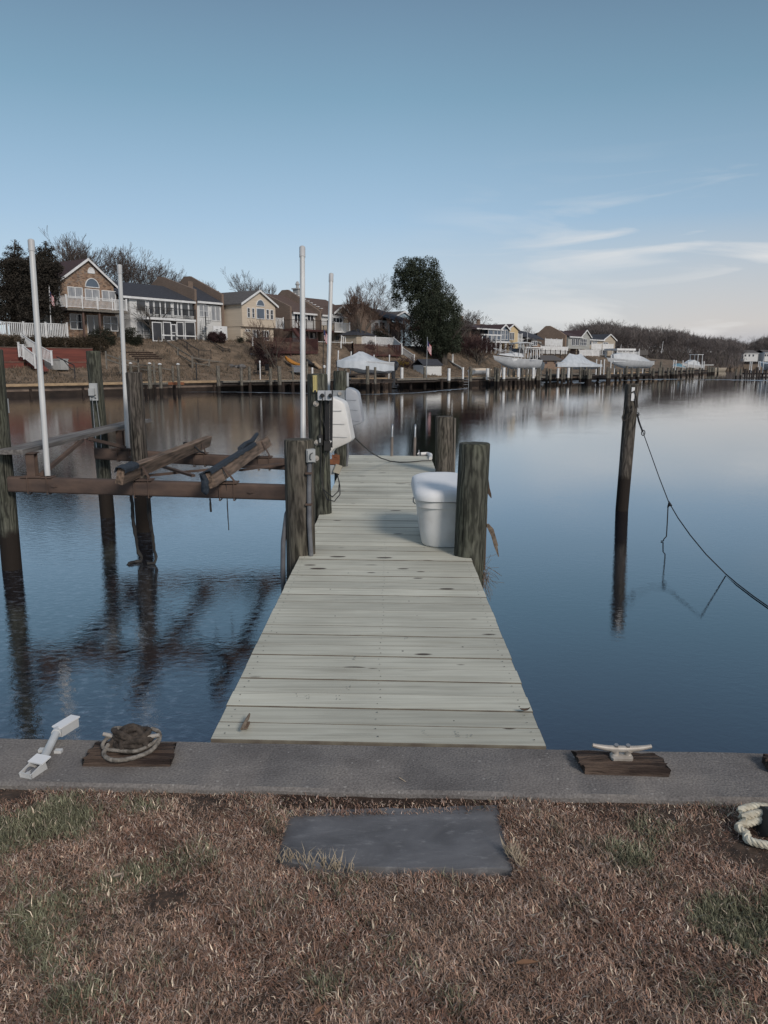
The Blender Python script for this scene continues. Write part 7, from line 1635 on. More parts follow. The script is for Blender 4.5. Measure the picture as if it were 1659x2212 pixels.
# ================================================================= FENCES, WALLS, STAIRS of the far bank
# red retaining wall
def retaining():
    t = thing('retaining_wall', 'red-stained timber retaining wall in two tiers below the hedges at left', 'retaining wall', sh(100, 6))
    for nm, tt, za, zb in (('upper_tier', 6.9, 1.2, 2.95), ('lower_tier', 6.1, .8, 1.72)):
        for (x0, x1) in ((-90, ZA(260,0)[0]), (ZA(300,0)[0], ZA(1010 if nm == 'upper_tier' else 930,0)[0])):
            a = sh(x0, tt, 0); b = sh(x1, tt, 0); mb = MB(); mb.bar(V((a.x,a.y,(za+zb)/2)), V((b.x,b.y,(za+zb)/2)), .5, zb-za); mb.build(nm, 'red_wall', t)
            mb = MB(); mb.bar(V((a.x,a.y,zb+.03)), V((b.x,b.y,zb+.03)), .56, .05); mb.build('coping', 'far_wall', t)
retaining()
def fence_px(name, label, pts, h, mat, posts=None, cat='fence', sp=.14, bw=.04, pw=.12, cap=True, group=None):
    """pts: list of (display x, y of the foot, Y)"""
    P = [at(*p) for p in pts]; t = thing(name, label, cat, P[0].copy(), group)
    for i in range(len(P)-1):
        L = (P[i+1]-P[i]).length; n = max(2, int(L/1.9)+1) if posts is None else posts
        railing(t, P[i], P[i+1], h, mat, name='rail_panel', i0=1 if i else 0, posts=n, sp=sp, bw=bw, pw=pw, cap=cap)
    return t
fence_px('picket_fence', 'white picket fence behind the hedges at the far left', [ZA(-40,1175)+(70.5,), ZA(265,1192)+(71,), ZA(735,1195)+(74,)], 1.28, 'white_paint', sp=.16, bw=.07)
fence_px('stair_railing', 'white stair railing, left flight down the red wall', [ZA(210,1395)+(66.2,), ZA(262,1420)+(66,), ZA(385,1520)+(65.0,)], 1.05, 'white_paint', cat='railing', sp=.16, bw=.05, posts=2)
fence_px('stair_railing', 'white stair railing, right flight down the red wall', [ZA(245,1290)+(68.4,), ZA(400,1395)+(67,), ZA(565,1485)+(66.2,)], 1.05, 'white_paint', cat='railing', sp=.16, bw=.05, posts=2)
mb = MB()
for i in range(9):
    f = i/8; p = at(*ZA(300+f*150, 1395+f*130), 67.4-f*2.0); mb.box(p+V((0,0,-.12)), (1.6,.5,.22), -.8)
o = mb.build('garden_steps', 'red_wall'); tag(o, 'red steps between the white stair railings', 'steps')
t = thing('utility_box', 'pale grey utility box at the foot of the red wall', 'utility box', sh(ZA(625,0)[0], 5.2)); p = t.location; mb = MB(); mb.box(p+V((0,0,.42)), (1.75,.9,.86), -.35); mb.build('body', 'concrete_light', t); mb = MB(); mb.box(p+V((-.02,-.02,.88)), (1.85,1.0,.07), -.35); mb.build('lid', 'concrete_light', t)
mb = MB(); mb.tube([at(*ZA(610,1398), 65), at(*ZA(800,1490), 64), at(*ZA(808,1560), 63.5), at(*ZA(810,1640), 63.2)], .045, 6); mb.tube([at(*ZA(690,1440), 65), at(*ZA(765,1530), 64), at(*ZA(805,1545), 63.6)], .035, 6)
o = mb.build('handrail', 'black_metal'); tag(o, 'bent dark metal handrail on the lower lawn at left', 'handrail')
def rope_fence(name, label, pts, h, mat='grey_timber', pw=.16, rails=(.55,.9), Ys=None):
    P = [at(*p) for p in pts]; t = thing(name, label, 'fence', P[0].copy())
    for p in P: mb = MB(); mb.bar(p+V((0,0,-.4)), p+V((0,0,h)), pw, pw, up=V((0,1,0))); mb.build('post', mat, t)
    mb = MB()
    for i in range(len(P)-1):
        for f in rails: mb.bar(P[i]+V((0,0,h*f)), P[i+1]+V((0,0,h*f)), .05, .12)
    mb.build('rails', mat, t)
rope_fence('post_rail_fence', 'grey split-rail fence behind the white picket fence at far left', [ZA(-20,1120)+(76,), ZA(75,1110)+(76.5,), ZA(200,1115)+(77,), ZA(315,1100)+(77.5,), ZA(380,1150)+(75,)], 1.1)
rope_fence('post_rail_fence', 'grey post-and-rail fence descending the bank beside black stair rails', [ZB(285,930)+(82,), ZB(418,985)+(81.5,), ZB(600,1110)+(79.5,), ZB(755,1205)+(77.5,), ZB(937,1235)+(79.5,), ZB(1125,1255)+(82,)], 1.35, rails=(.5,.88))
rope_fence('post_rail_fence', 'low grey post-and-wire fence on the lawn left of the steps', [ZA(1150,1480)+(66,), ZA(1300,1530)+(68,), ZA(1500,1560)+(70,), ZB(170,1250)+(71,), ZB(340,1270)+(73,), ZB(545,1305)+(75,)], 1.1, pw=.11, rails=(.4,.75))
fence_px('metal_fence', 'black metal railing down the steps, upper of two', [ZB(575,970)+(82,), ZB(825,1130)+(79.5,), ZB(955,1130)+(81,)], 1.25, 'black_metal', sp=.16, bw=.02, pw=.06, cap=False)
fence_px('metal_fence', 'black metal railing down the bank, right of the steps', [ZB(840,980)+(85,), ZB(1088,1130)+(83,), ZB(1162,1140)+(83.5,)], 1.5, 'black_metal', sp=.16, bw=.02, pw=.06, cap=False)
fence_px('metal_fence', 'black metal fence in front of the screened porch', [ZB(215,930)+(79.5,), ZB(570,965)+(83,)], 1.3, 'black_metal', sp=.16, bw=.02, pw=.06, cap=False)
fence_px('picket_fence', 'short white picket fence beside the red deck below the cream house', [ZB(1405,975)+(86.5,), ZB(1500,978)+(87,)], 1.1, 'white_paint', sp=.22, bw=.10)
# decks
def raised_deck(name, label, c4, zt, th, mat, rail_mat, rh, legs=4, lab_posts=True, rails=(0,1,3), sp=.17, bw=.04):
    """c4: four plan points (front-left, front-right, back-right, back-left)"""
    t = thing(name, label, 'deck', V((c4[0].x, c4[0].y, zt-2))); mb = MB(); mb.prism([V((p.x,p.y,zt-th)) for p in c4], V((0,0,th))); mb.build('deck_floor', mat, t)
    E = [(c4[0],c4[1]),(c4[1],c4[2]),(c4[2],c4[3]),(c4[3],c4[0])]
    for i in rails:
        a, b = E[i]; railing(t, V((a.x,a.y,zt)), V((b.x,b.y,zt)), rh, rail_mat, posts=max(2, int((b-a).length/1.8)+1) + (0 if i == 0 else -0), i0=(0 if i == 0 else 1), sp=sp, bw=bw)
    for i in range(legs):
        p = c4[0].lerp(c4[1], (i+.3)/(legs-.4)); mb = MB(); mb.bar(V((p.x,p.y+.2,gz(p.x,p.y)-.4)), V((p.x,p.y+.2,zt-th)), .18, .18, up=V((0,1,0))); mb.build('deck_post', mat, t)
    return t
a = at(*ZB(1500,985), 84.5); b = at(*ZC(612,1018), 90); zt = (a.z+b.z)/2; off = V((-.5,.85,0))*3
raised_deck('raised_deck', 'long dark red deck on posts above the orange kayak', [a, b, b+off, a+off], zt, .3, 'deck_brown', 'deck_brown', 1.35, legs=5, bw=.07)
a = at(*ZC(612,1010), 91); b = at(*ZC(985,1022), 95.5); zt = (a.z+b.z)/2
T_ = raised_deck('raised_deck', 'deck with white framed glass railing over a lattice base, behind the covered boat', [a, b, b+off, a+off], zt, .12, 'white_paint', 'white_paint', 1.15, legs=3, sp=1.7, bw=.12)
mb = MB(); a2 = a.lerp(b,.03); b2 = a.lerp(b,.98); mb.prism([V((a2.x,a2.y+.25,gz(a2.x,a2.y)-.5)), V((b2.x,b2.y+.25,gz(b2.x,b2.y)-.5)), V((b2.x,b2.y+.25,zt-.13)), V((a2.x,a2.y+.25,zt-.13))], V((0,.12,0))); mb.build('lattice_base', 'siding_tan', T_)
for f in (.12,.25,.5,.75,.88):
    pass
mb = MB(); c = a.lerp(b,.47); mb.box(V((c.x,c.y+.15,zt-.95)), (1.5,.1,.9), -.9+math.pi/2); mb.build('slatted_door', 'concrete_light', T_)
mb = MB(); n = 22
for i in range(n):
    for k in (0,1):
        p = a2.lerp(b2, i/n); q = a2.lerp(b2, min(1,(i+1.5)/n)); z0, z1 = (zt-1.9, zt-.2) if k else (zt-.2, zt-1.9); mb.bar(V((p.x+.05,p.y+.2,z0)), V((q.x+.05,q.y+.2,z1)), .02, .03)
mb.build('lattice', 'grey_timber', T_)
a = at(*ZC(992,1040), 93.5); b = at(*ZC(1505,1040), 98.5); zt = (a.z+b.z)/2
raised_deck('raised_deck', 'brown slatted deck on posts behind the covered boat\'s outboard', [a, b, b+off, a+off], zt, .22, 'deck_brown', 'deck_brown', 1.15, legs=4, bw=.06)
fence_px('picket_fence', 'white railing above the brown slatted deck, by the crape myrtle', [ZC(1030,950)+(99,), ZC(1435,965)+(102,), ZC(1520,1040)+(99,)], 1.2, 'white_paint', sp=.15, bw=.09)
fence_px('stair_railing', 'white stair railing descending right of the brown slatted deck', [ZC(1530,1040)+(98.5,), ZC(1655,1125)+(96.5,)], .8, 'white_paint', cat='railing', sp=.2, bw=.05, posts=2)
fence_px('picket_fence', 'short white picket fence before the arched-window town house', [ZC(870,945)+(99,), ZC(970,950)+(100,)], 1.1, 'white_paint', sp=.3, bw=.10)
# dry growth and stones over the slope
mb = MB(); r = random.Random(17)
for i in range(26000):
    px = r.uniform(-60, 1240); t = r.uniform(.6, 13.5); 
    q = sh(px, t) if i % 26 == 0 else q0_ + V((r.gauss(0,.9), r.gauss(0,.9), 0))
    if i % 26 == 0: q0_ = q.copy()
    q = V((q.x, q.y, gz(q.x, q.y)-.03)); hh = r.uniform(.08,.30)*(.6+.8*abs(noise.noise(V((q.x*.4,q.y*.4,0))))*2); w_ = r.uniform(.02,.06)
    if not .4 < sdist(q.x, q.y) < 13.8: continue
    mb.cm = r.choice((0,0,1,2)); mb.add([q-V((w_,0,0)), q+V((w_,0,0)), q+V((r.uniform(-.2,.2), r.uniform(-.1,.1), hh))], [(0,1,2)])
o = mb.build('bank_scrub', ['bank_a','bank_b','bank_c'], fix=False); struct(o, 'stuff'); tag(o, 'dry winter grass and scrub over the far bank slope', 'grass')
def stones(label, pts):
    T = thing('rock_pile', label, 'rocks', at(*pts[0]))
    for k, p in enumerate(pts):
        for j in range(4):
            q = at(*p)+V((r.gauss(0,.5), r.gauss(0,.4), r.uniform(-.15,.1))); s_ = r.uniform(.25,.5); mb = MB()
            mb.loft([[q+V((math.cos(a)*s_*f*r.uniform(.8,1.15), math.sin(a)*s_*f, z*s_)) for a in [m*math.pi/3.5 for m in range(7)]] for f, z in ((.7,-.5),(1,0),(.8,.35),(.3,.55))]); mb.build('rock', 'stone_mat', T)
stones('heap of grey boulders at the slope foot below the second black railing', [ZB(1150,1175)+(80.5,), ZB(1230,1185)+(81.5,), ZB(1320,1195)+(82.5,)])
stones('grey rocks on the slope under the red deck', [ZB(1500,1050)+(85,), ZC(40,1090)+(86,), ZC(110,1040)+(87,)])
stones('low rock edging right of the brown slatted deck', [ZC(1420,1205)+(95,), ZC(1560,1190)+(96,)])
# things on the bank
def kayak(label, p, q, mat):
    p = V(p); q = V(q); t = MB(); n = 10; rings = []; d = (q-p).normalized(); x = d.cross(ZUP).normalized(); up = x.cross(d)
    for i in range(n+1):
        u = i/n; w = .34*math.sin(math.pi*max(.03,min(.97,u)))**.7; c = p.lerp(q,u)+up*.12*(2*u-1)**2
        rings.append([c+x*w*math.cos(a)+up*.18*math.sin(a) for a in [k*math.pi/4 for k in range(8)]])
    t.loft(rings); o = t.build('kayak', mat, smooth=True); tag(o, label, 'kayak')
kayak('orange kayak lying on the slope under the red deck', at(*ZC(260,1085), 85.5), at(*ZC(425,1170), 83.8), 'kayak_orange')
kayak('dark kayak stored under the red deck, right of the orange one', at(*ZC(490,1110), 87), at(*ZC(570,1165), 86), 'black_rubber')
mb = MB(); q = at(*ZC(600,1160), 86.5); mb.bar(at(*ZC(570,1130), 86.5), at(*ZC(640,1190), 85.5), .5, .12); mb.bar(at(*ZC(572,1115), 86.8), at(*ZC(575,1160), 86.8), .3,.3, up=V((0,1,0))); o = mb.build('garden_slide', 'tan_timber'); tag(o, 'tan play slide under the red deck\'s right end', 'slide')
mb = MB(); q = at(*ZC(400,1200), 81.5); mb.box(q+V((0,0,.0)), (1.1,.7,.62), -.6); mb.box(q+V((0,0,.34)), (1.16,.76,.07), -.6); o = mb.build('dock_box', 'grey_plastic'); tag(o, 'grey dock box on the bank behind the tallest white pole', 'storage box')
def furn(name, label, px, t, s=1.0, mat='black_metal', cat='chair'):
    q = sh(px, t); T = thing(name, label, cat, q); r = -.6; M = Matrix.Rotation(r,3,'Z'); w = lambda x,y,z: q+(M@V((x,y,z)))*s
    mb = MB(); mb.box(w(0,0,.42), (.5*s,.5*s,.05*s), r); mb.build('seat', mat, T)
    mb = MB(); mb.box(w(0,.24,.72), (.5*s,.05*s,.55*s), r); mb.build('backrest', mat, T)
    for a in (-1,1):
        for b in (-1,1): mb = MB(); mb.bar(w(a*.22,b*.22,0), w(a*.22,b*.22,.42), .04,.04, up=V((0,1,0))); mb.build('leg', mat, T)
furn('garden_chair', 'black garden chair on the lawn left of the slender bare tree', ZB(1455,0)[0], 2.6, 1.1); furn('garden_chair', 'black garden chair beside the lawn table, nearer the slender bare tree', ZB(1540,0)[0], 2.6, 1.1)
q = sh(ZB(1498,0)[0], 2.6); t = thing('garden_table', 'black garden table between two chairs on the far lawn', 'table', q); mb = MB(); mb.box(q+V((0,0,.7)), (1.1,.9,.05), -.6); mb.build('tabletop', 'black_metal', t)
for a in (-1,1): mb = MB(); mb.bar(q+V((a*.4,0,0)), q+V((a*.4,0,.7)), .05,.05, up=V((0,1,0))); mb.build('leg', 'black_metal', t)
t = thing('grill', 'covered black grill beside the white privacy panel', 'grill', at(*ZB(990,870), 88)); q = t.location.copy(); mb = MB(); mb.loft([[q+V((x*w,y*w*.6,z)) for x,y in ((-1,-1),(1,-1),(1,1),(-1,1))] for w, z in ((.75,-.6),(.8,.1),(.62,.42),(.3,.52))]); mb.build('cover', 'black_rubber', t, smooth=True)
def planter(label, zx, zy, Y, s, mat='concrete_light'):
    q = at(*ZB(zx,zy), Y); T = thing('flower_pot', label, 'flower pot', q); mb = MB(); mb.tube([q, q+V((0,0,.35*s))], [.14*s,.2*s], 10); mb.build('pot', mat, T)
    leafmass([(q.x,q.y,q.z+.55*s,.28*s,.28*s,.25*s)], 60, .06, 5).build('plant', 'shrub_dark', T, fix=False)
planter('pale pot with dark plant below the cream house, left one', 1225, 975, 87.5, 1.2); planter('white-flowered pot below the cream house, right one', 1318, 978, 88, 1.2)
mb = MB(); q = at(*ZB(1095,965), 86.5); mb.box(q, (.75,.4,.35), -.6); mb.box(q+V((0,0,.28)), (.55,.3,.2), -.6); o = mb.build('deck_bench_box', 'white_paint'); tag(o, 'small white garden ornament on the terrace edge', 'ornament')
mb = MB(); q0 = at(*ZB(650,930), 84); 
t = thing('terrace_wall', 'low brick terrace wall below the white town houses', 'terrace wall', at(*ZB(700,950), 84)); 
for (x0,y0,x1,y1,Y0,Y1) in ((640,940,835,955,84,85.5),(1125,965,1440,965,87.5,89.5)):
    mb = MB(); a = at(*ZB(x0,y0), Y0); b = at(*ZB(x1,y1), Y1); mb.bar(a, b, .4, .75); mb.build('wall_run', 'brick_pale', t)
mb = MB()
for i in range(4): a = at(*ZB(40+i*30,1020+i*22), 71-i*.5); mb.bar(a, a+V((2.0,1.3,0)), .3, .12)
o = mb.build('sleeper_steps', 'dirt'); tag(o, 'row of sunken timber steps on the bank right of the second white pole', 'steps')
# garden shed by the water
t = thing('shed', 'small white shed with black roof near the far water edge', 'shed', sh(ZD(715,0)[0], 3.2)); 
h = House('tmp', 'x', ZD(592,0)[0], sh(ZD(592,0)[0],2.2).y, ZD(788,0)[0], ang=rad(58), ybase=ZD(0,1310)[1]); bpy.data.objects.remove(h.t); h.t = t; t.location = h.O.copy()
L = h.L; zE = h.uz(*ZD(700,1222))[1]; zR = h.uz(*ZD(700,1172))[1]+.15; h.front([(0,h.z0-.3),(L,h.z0-.3),(L,zE),(0,zE)], 'siding_white', th=2.2); h.slab([(-.15,.15,zE),(L+.15,.15,zE),(L+.15,-1.1,zR),(-.15,-1.1,zR)], .08, 'roof_black'); h.slab([(-.15,-2.35,zE),(L+.15,-2.35,zE),(L+.15,-1.1,zR),(-.15,-1.1,zR)], .08, 'roof_black')
h.party(L-.02, [(0,h.z0),(0,zE),(-1.1,zR-.05),(-2.2,zE),(-2.2,h.z0)], 'siding_cream', th=.1, name='gable_end')
# ramp wall with posts to the right of the shed
t = thing('garden_path_edging', 'pale edging board slanting down the slope right of the shed', 'edging', at(*ZD(800,1140), 108)); mb = MB(); mb.bar(at(*ZD(800,1140), 108), at(*ZD(1010,1262), 101), .2, .2); mb.build('board', 'concrete_light', t)
for x, y, Y in ((800,1140,108),(908,1195,104.5)): mb = MB(); q = at(*ZD(x,y), Y); mb.bar(q, q+V((0,0,1.1)), .22, .22, up=V((0,1,0))); mb.build('post', 'white_paint', t)
# ================================================================= FLAGS
def flag(label, base, ytop_px, cloth, drape, polemat='white_paint', r=.045, ztop=None):
    b = V(base); tp = at(*ytop_px, b.y); t = thing('flagpole', label, 'flagpole', b); mb = MB(); mb.tube([b, tp], [r, r*.7], 8); mb.tube([tp, tp+V((0,0,.06)), tp+V((0,0,.12))], [.04,.07,.02], 8); mb.build('pole', polemat, t)
    if not cloth: return
    z1 = at(b.x and cloth[0], cloth[1], b.y).z; z0 = at(cloth[0], cloth[3], b.y).z; w = (cloth[2]-cloth[0])/F*b.y; x0 = tp.x + (b.x-tp.x)*((tp.z-z1)/(tp.z-b.z))
    # hanging flag: fly edge droops; stripes run along the cloth
    NS = 13; NU = 10; Hh = (z1-z0)*.62; sag = (z1-z0)*.40
    def P(u, v): return V((x0+.03+w*u*(1-.0*v), b.y+.12*math.sin(u*7+v*2)*w, z1 - v*Hh - sag*u**1.1 + .04*math.sin(u*9)))
    for nm, mt, sel in (('red_stripes','red_cloth',0),('white_stripes','white_cloth',1),('canton','blue_cloth',2)):
        mb = MB()
        for i in range(NU):
            for s_ in range(NS):
                u0, u1 = i/NU, (i+1)/NU; v0, v1 = s_/NS, (s_+1)/NS; can = u0 < .4 and s_ < 7
                if (can and sel == 2) or (not can and sel == s_ % 2): mb.add([P(u0,v0), P(u1,v0), P(u1,v1), P(u0,v1)], [(0,1,2,3)])
        mb.build(nm, mt, t, fix=False)
flag('white flagpole with drooping striped flag left of the stone house', at(*ZA(553,1110), 73), ZA(530,640), (ZA(541,0)[0], ZA(0,690)[1], ZA(578,0)[0], ZA(0,872)[1]), 1)
flag('dark flagpole with striped flag beside the slimmer white guide pole', at(*ZC(668,1265), 84), ZC(676,745), (ZC(674,0)[0], ZC(0,775)[1], ZC(717,0)[0], ZC(0,945)[1]), 1, 'black_metal')
flag('flagpole with striped flag at the shed on the far dock', at(*ZD(624,1385), sh(ZD(624,0)[0],-1).y), ZD(634,930), (ZD(622,0)[0], ZD(0,960)[1], ZD(664,0)[0], ZD(0,1125)[1]), 1, 'galvanised')
flag('tall bare white pole behind the white cruiser', at(*ZE(878,495), 122), ZE(892,190), None, 0)
flag('tall slanting pale mast above the far wood', at(*ZF(700,415), 240), ZF(716,310), None, 0, r=.07)
flag('short white mast right of the gazebo', at(*ZF(492,600), 160), ZF(503,378), None, 0, r=.12)
flag('thin white pole left of the gazebo roof', at(*ZF(332,385), 185), ZF(338,340), None, 0, r=.07)
# ================================================================= FAR DOCKS, PILES, BOATS
WZ = -.9
def far_dock(label, pts, w=1.1, z=-.02, th=.16, mat='grey_timber', name='far_dock'):
    P = [sh(px, t, z) for px, t in pts]; T = thing(name, label, 'dock', P[0].copy()); mb = MB()
    for i in range(len(P)-1): mb.bar(P[i], P[i+1], w, th)
    mb.build('deck_planks', mat, T); mb = MB()
    for i in range(len(P)-1): mb.bar(P[i]+V((0,-w*.3,-.2)), P[i+1]+V((0,-w*.3,-.2)), .15, .24)
    mb.build('stringer', 'dark_timber', T); return T
# proto far pile
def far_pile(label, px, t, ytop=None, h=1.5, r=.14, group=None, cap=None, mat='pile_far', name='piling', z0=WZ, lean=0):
    b = sh(px, t, z0-.5); top = b + V((lean, 0, 0)); top.z = at(px, ytop, b.y).z if ytop else WZ+h
    T = thing(name, label, 'piling', V((b.x,b.y,z0)), group); mb = MB()
    mb.tube([b, V((b.x+(top.x-b.x)*.5, b.y, (b.z+top.z)/2)), top, top+V((0,0,.02))], [r*1.05, r, r*.95, r*.8], 10); mb.build('post', mat, T, smooth=True)
    if cap == 'white': mb = MB(); mb.tube([top, top+V((0,0,.05)), top+V((0,0,.11))], [r*1.15, r*1.15, r*.2], 10); mb.build('cap', 'white_paint', T)
    if cap == 'sleeve': mb = MB(); mb.tube([V((b.x,b.y,top.z-1.25)), V((b.x,b.y,top.z+.03))], r*1.12, 10); mb.build('guard', 'white_paint', T, smooth=True)
    if cap == 'lamp': mb = MB(); mb.tube([top, top+V((0,0,.08)), top+V((0,0,.22)), top+V((0,0,.3))], [r*.8, r*1.5, r*1.6, r*.5], 10); mb.build('lamp_globe', 'white_paint', T, smooth=True)
    return T
def piles(where, lst, group):
    for i, e in enumerate(lst):
        px, t, yt = e[:3]; cap = e[3] if len(e) > 3 else None; r = e[4] if len(e) > 4 else .14
        o = ords[i] if i < 20 else f'number {i+1}'
        c = {'white': ', white-capped', 'sleeve': ', white-sleeved', 'lamp': ', lamp-topped', None: ''}[cap]
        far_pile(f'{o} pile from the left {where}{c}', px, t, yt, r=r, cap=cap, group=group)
far_dock('low weathered lift dock in front of the far bank left of the black railings', [(ZB(150,0)[0],-3.0),(ZB(480,0)[0],-3.2)], w=.5)
mb = MB(); a = sh(ZB(490,0)[0],-3.4,-.03); b = sh(ZB(662,0)[0],-4.2,-.03); mb.bar(a, b, .2, .22); o = mb.build('steel_beam', 'rust_bright'); tag(o, 'rusty steel beam between small piles at the far left dock', 'beam')
piles('standing before the lawn at the far left dock', [(ZB(95,0)[0],-1.4,ZB(0,1140)[1],'white',.13),(ZB(290,0)[0],-5,ZB(0,1165)[1],None,.13),(ZB(300,0)[0],-3.4,ZB(0,1142)[1],'white',.13),(ZB(410,0)[0],-5,ZB(0,1150)[1],'white',.14),(ZB(345,0)[0],-1.0,ZB(0,1130)[1],None,.10),(ZB(545,0)[0],-1.5,ZB(0,1165)[1],None,.10),(ZB(605,0)[0],-5,ZB(0,1150)[1],'white',.13)], 'piles of the far left dock')
for px, lab in ((ZB(245,0)[0],'short dark stub under the far left dock, left one'),(ZB(325,0)[0],'short dark stub under the far left dock, middle one'),(ZB(555,0)[0],'short dark stub under the far left dock, right one')): far_pile(lab, px, -3.2, h=.75, r=.13, mat='far_wall_dark')
far_dock('long low dock along the bank below the cream house and red deck', [(ZB(1050,0)[0],-1.2),(ZC(500,0)[0],-1.2),(ZC(950,0)[0],-1.2)], w=1.3)
piles('along the low dock below the cream house', [(ZB(1033,0)[0],-2.6,ZB(0,1165)[1],None,.17),(ZB(1282,0)[0],-2.4,ZB(0,1182)[1],None,.14),(ZB(1370,0)[0],-.5,ZB(0,1175)[1],None,.14),(ZB(1597,0)[0],-2.6,ZB(0,1190)[1],None,.15),(ZC(103,0)[0],-2.8,ZC(0,1190)[1],None,.15),(ZC(200,0)[0],-3,ZC(0,1170)[1],None,.19),(ZC(345,0)[0],-1.0,ZC(0,1180)[1],None,.10),(ZC(500,0)[0],-1.5,ZC(0,1120)[1],None,.10),(ZC(555,0)[0],-.8,ZC(0,1185)[1],'sleeve',.09),(ZC(685,0)[0],-2.0,ZC(0,1190)[1],'lamp',.09),(ZC(652,0)[0],-.8,ZC(0,1200)[1],None,.10)], 'piles of the low dock')
for i, px in enumerate((ZB(1370,0)[0], ZC(235,0)[0], ZC(340,0)[0], ZC(600,0)[0], ZC(760,0)[0])): far_pile(f'{ords[i]} dark stub from the left under the low dock edge', px, -1.6, h=.75, r=.17, mat='far_wall_dark', group='dark stubs under the low dock')
far_pile('thin white lamp post on the lawn before the black garden chairs', ZB(1485,0)[0], .8, ZB(0,1140)[1], r=.05, cap='lamp', mat='white_paint', name='lamp_post', z0=.2)
far_pile('short black lamp post on the lawn left of the low dock', ZB(798,0)[0], .8, ZB(0,1130)[1], r=.06, mat='black_metal', name='lamp_post', z0=.2)
# boat lift slip of the covered boat
far_dock('lift slip with dark timber cradle under the covered boat', [(ZC(950,0)[0],-4.4),(ZC(1420,0)[0],-4.8)], w=.6, z=.02, mat='dark_timber')
piles('around the covered boat and its outboard', [(ZC(915,0)[0],-5.2,ZC(0,1195)[1],None,.14),(ZC(1150,0)[0],-6.0,ZC(0,1168)[1],None,.18),(ZC(1232,0)[0],-6.2,ZC(0,1180)[1],None,.13),(ZC(1520,0)[0],-2.2,ZC(0,1185)[1],'sleeve',.15),(ZD(605,0)[0],-3.6,ZD(0,1245)[1],None,.15),(ZD(867,0)[0],-6,ZD(0,1262)[1],'sleeve',.15)], 'piles around the covered boat')
for i, px in enumerate((ZC(1010,0)[0], ZC(1060,0)[0], ZC(1180,0)[0], ZC(1300,0)[0], ZC(1395,0)[0], ZD(230,0)[0], ZD(455,0)[0], ZD(610,0)[0], ZD(790,0)[0], ZD(1090,0)[0])): far_pile(f'{ords[i]} dark stub under docks between covered boat and ladder', px, -3.2, h=.85, r=.16, mat='far_wall_dark', group='dark stubs under the middle docks')
far_dock('narrow grey dock running right from the covered boat past the flagpole', [(ZD(275,0)[0],-3.4),(ZD(520,0)[0],-3.6),(ZD(720,0)[0],-4.0)], w=1.0, z=-.02)
far_dock('dock along the wall in front of the shed', [(ZD(270,0)[0],-.8),(ZD(1030,0)[0],-1.2)], w=1.2)
far_dock('dock with white edge and ladder before the covered skiff', [(ZD(640,0)[0],-2.0),(ZD(1090,0)[0],-3.2),(ZD(1300,0)[0],-3.4)], w=.9, mat='grey_timber')
piles('at the ladder dock before the covered skiff', [(ZD(1018,0)[0],-4.4,ZD(0,1250)[1],'sleeve',.10),(ZD(1100,0)[0],-4.4,ZD(0,1243)[1],None,.20),(ZD(1283,0)[0],-4.4,ZD(0,1262)[1],'sleeve',.17),(ZD(1305,0)[0],-4.0,ZD(0,1255)[1],None,.14)], 'piles of the ladder dock')
t = thing('dock_ladder', 'metal ladder hanging from the dock before the covered skiff', 'ladder', sh(ZD(1050,0)[0],-4.4,-.9)); q = t.location.copy()
for dx in (-.32,.32): mb = MB(); mb.tube([q+V((dx,0,-.4)), q+V((dx,0,1.5)), q+V((dx,.3,1.6)), q+V((dx,.5,1.2))], .03, 6); mb.build('side_rail', 'galvanised', t)
for k in range(4): mb = MB(); mb.tube([q+V((-.32,0,k*.28-.1)), q+V((.32,0,k*.28-.1))], .025, 6); mb.build('rung', 'galvanised', t)
# ---- hulls
def hull_rings(L, B, D, n=14, sheer=.35, nb=9, tr=1.0):
    """x: 0 stern .. L bow, keel at z 0; returns rings of half-open U sections"""
    rings = []
    for i in range(n+1):
        u = i/n; b = B/2*(tr if u < .05 else 1)*(1-max(0,(u-.42)/.58)**2.1)**.9 if u < 1 else .02; b = max(b, .02)
        k = D*.98*max(0,(u-.58)/.42)**1.7; top = D + sheer*u*u; ring = []
        for j in range(nb):
            a = j/(nb-1)*2-1; s = abs(a); x = (b*min(1, s*1.18)**.8)*(1 if a > 0 else -1)*(.80+.20*min(1,s)); z = k + (top-k)*max(0,(s-.28)/.72)**1.25*1.0 + (.0 if s > .28 else 0) 
            z = k + (top-k)*(s**2.2) if s < .6 else k + (top-k)*(.6**2.2 + (1-.6**2.2)*(s-.6)/.4)
            ring.append((u*L*.93 + .07*L*u**4*(z/D), x, z))
        rings.append(ring)
    return rings
def frame(p, q):
    """local frame: origin at stern p, x towards the bow q"""
    d = (q-p); d.z = 0; L = d.length; d.normalize(); y = V((-d.y, d.x, 0)); return lambda v: p + d*v[0] + y*v[1] + V((0,0,v[2])), L
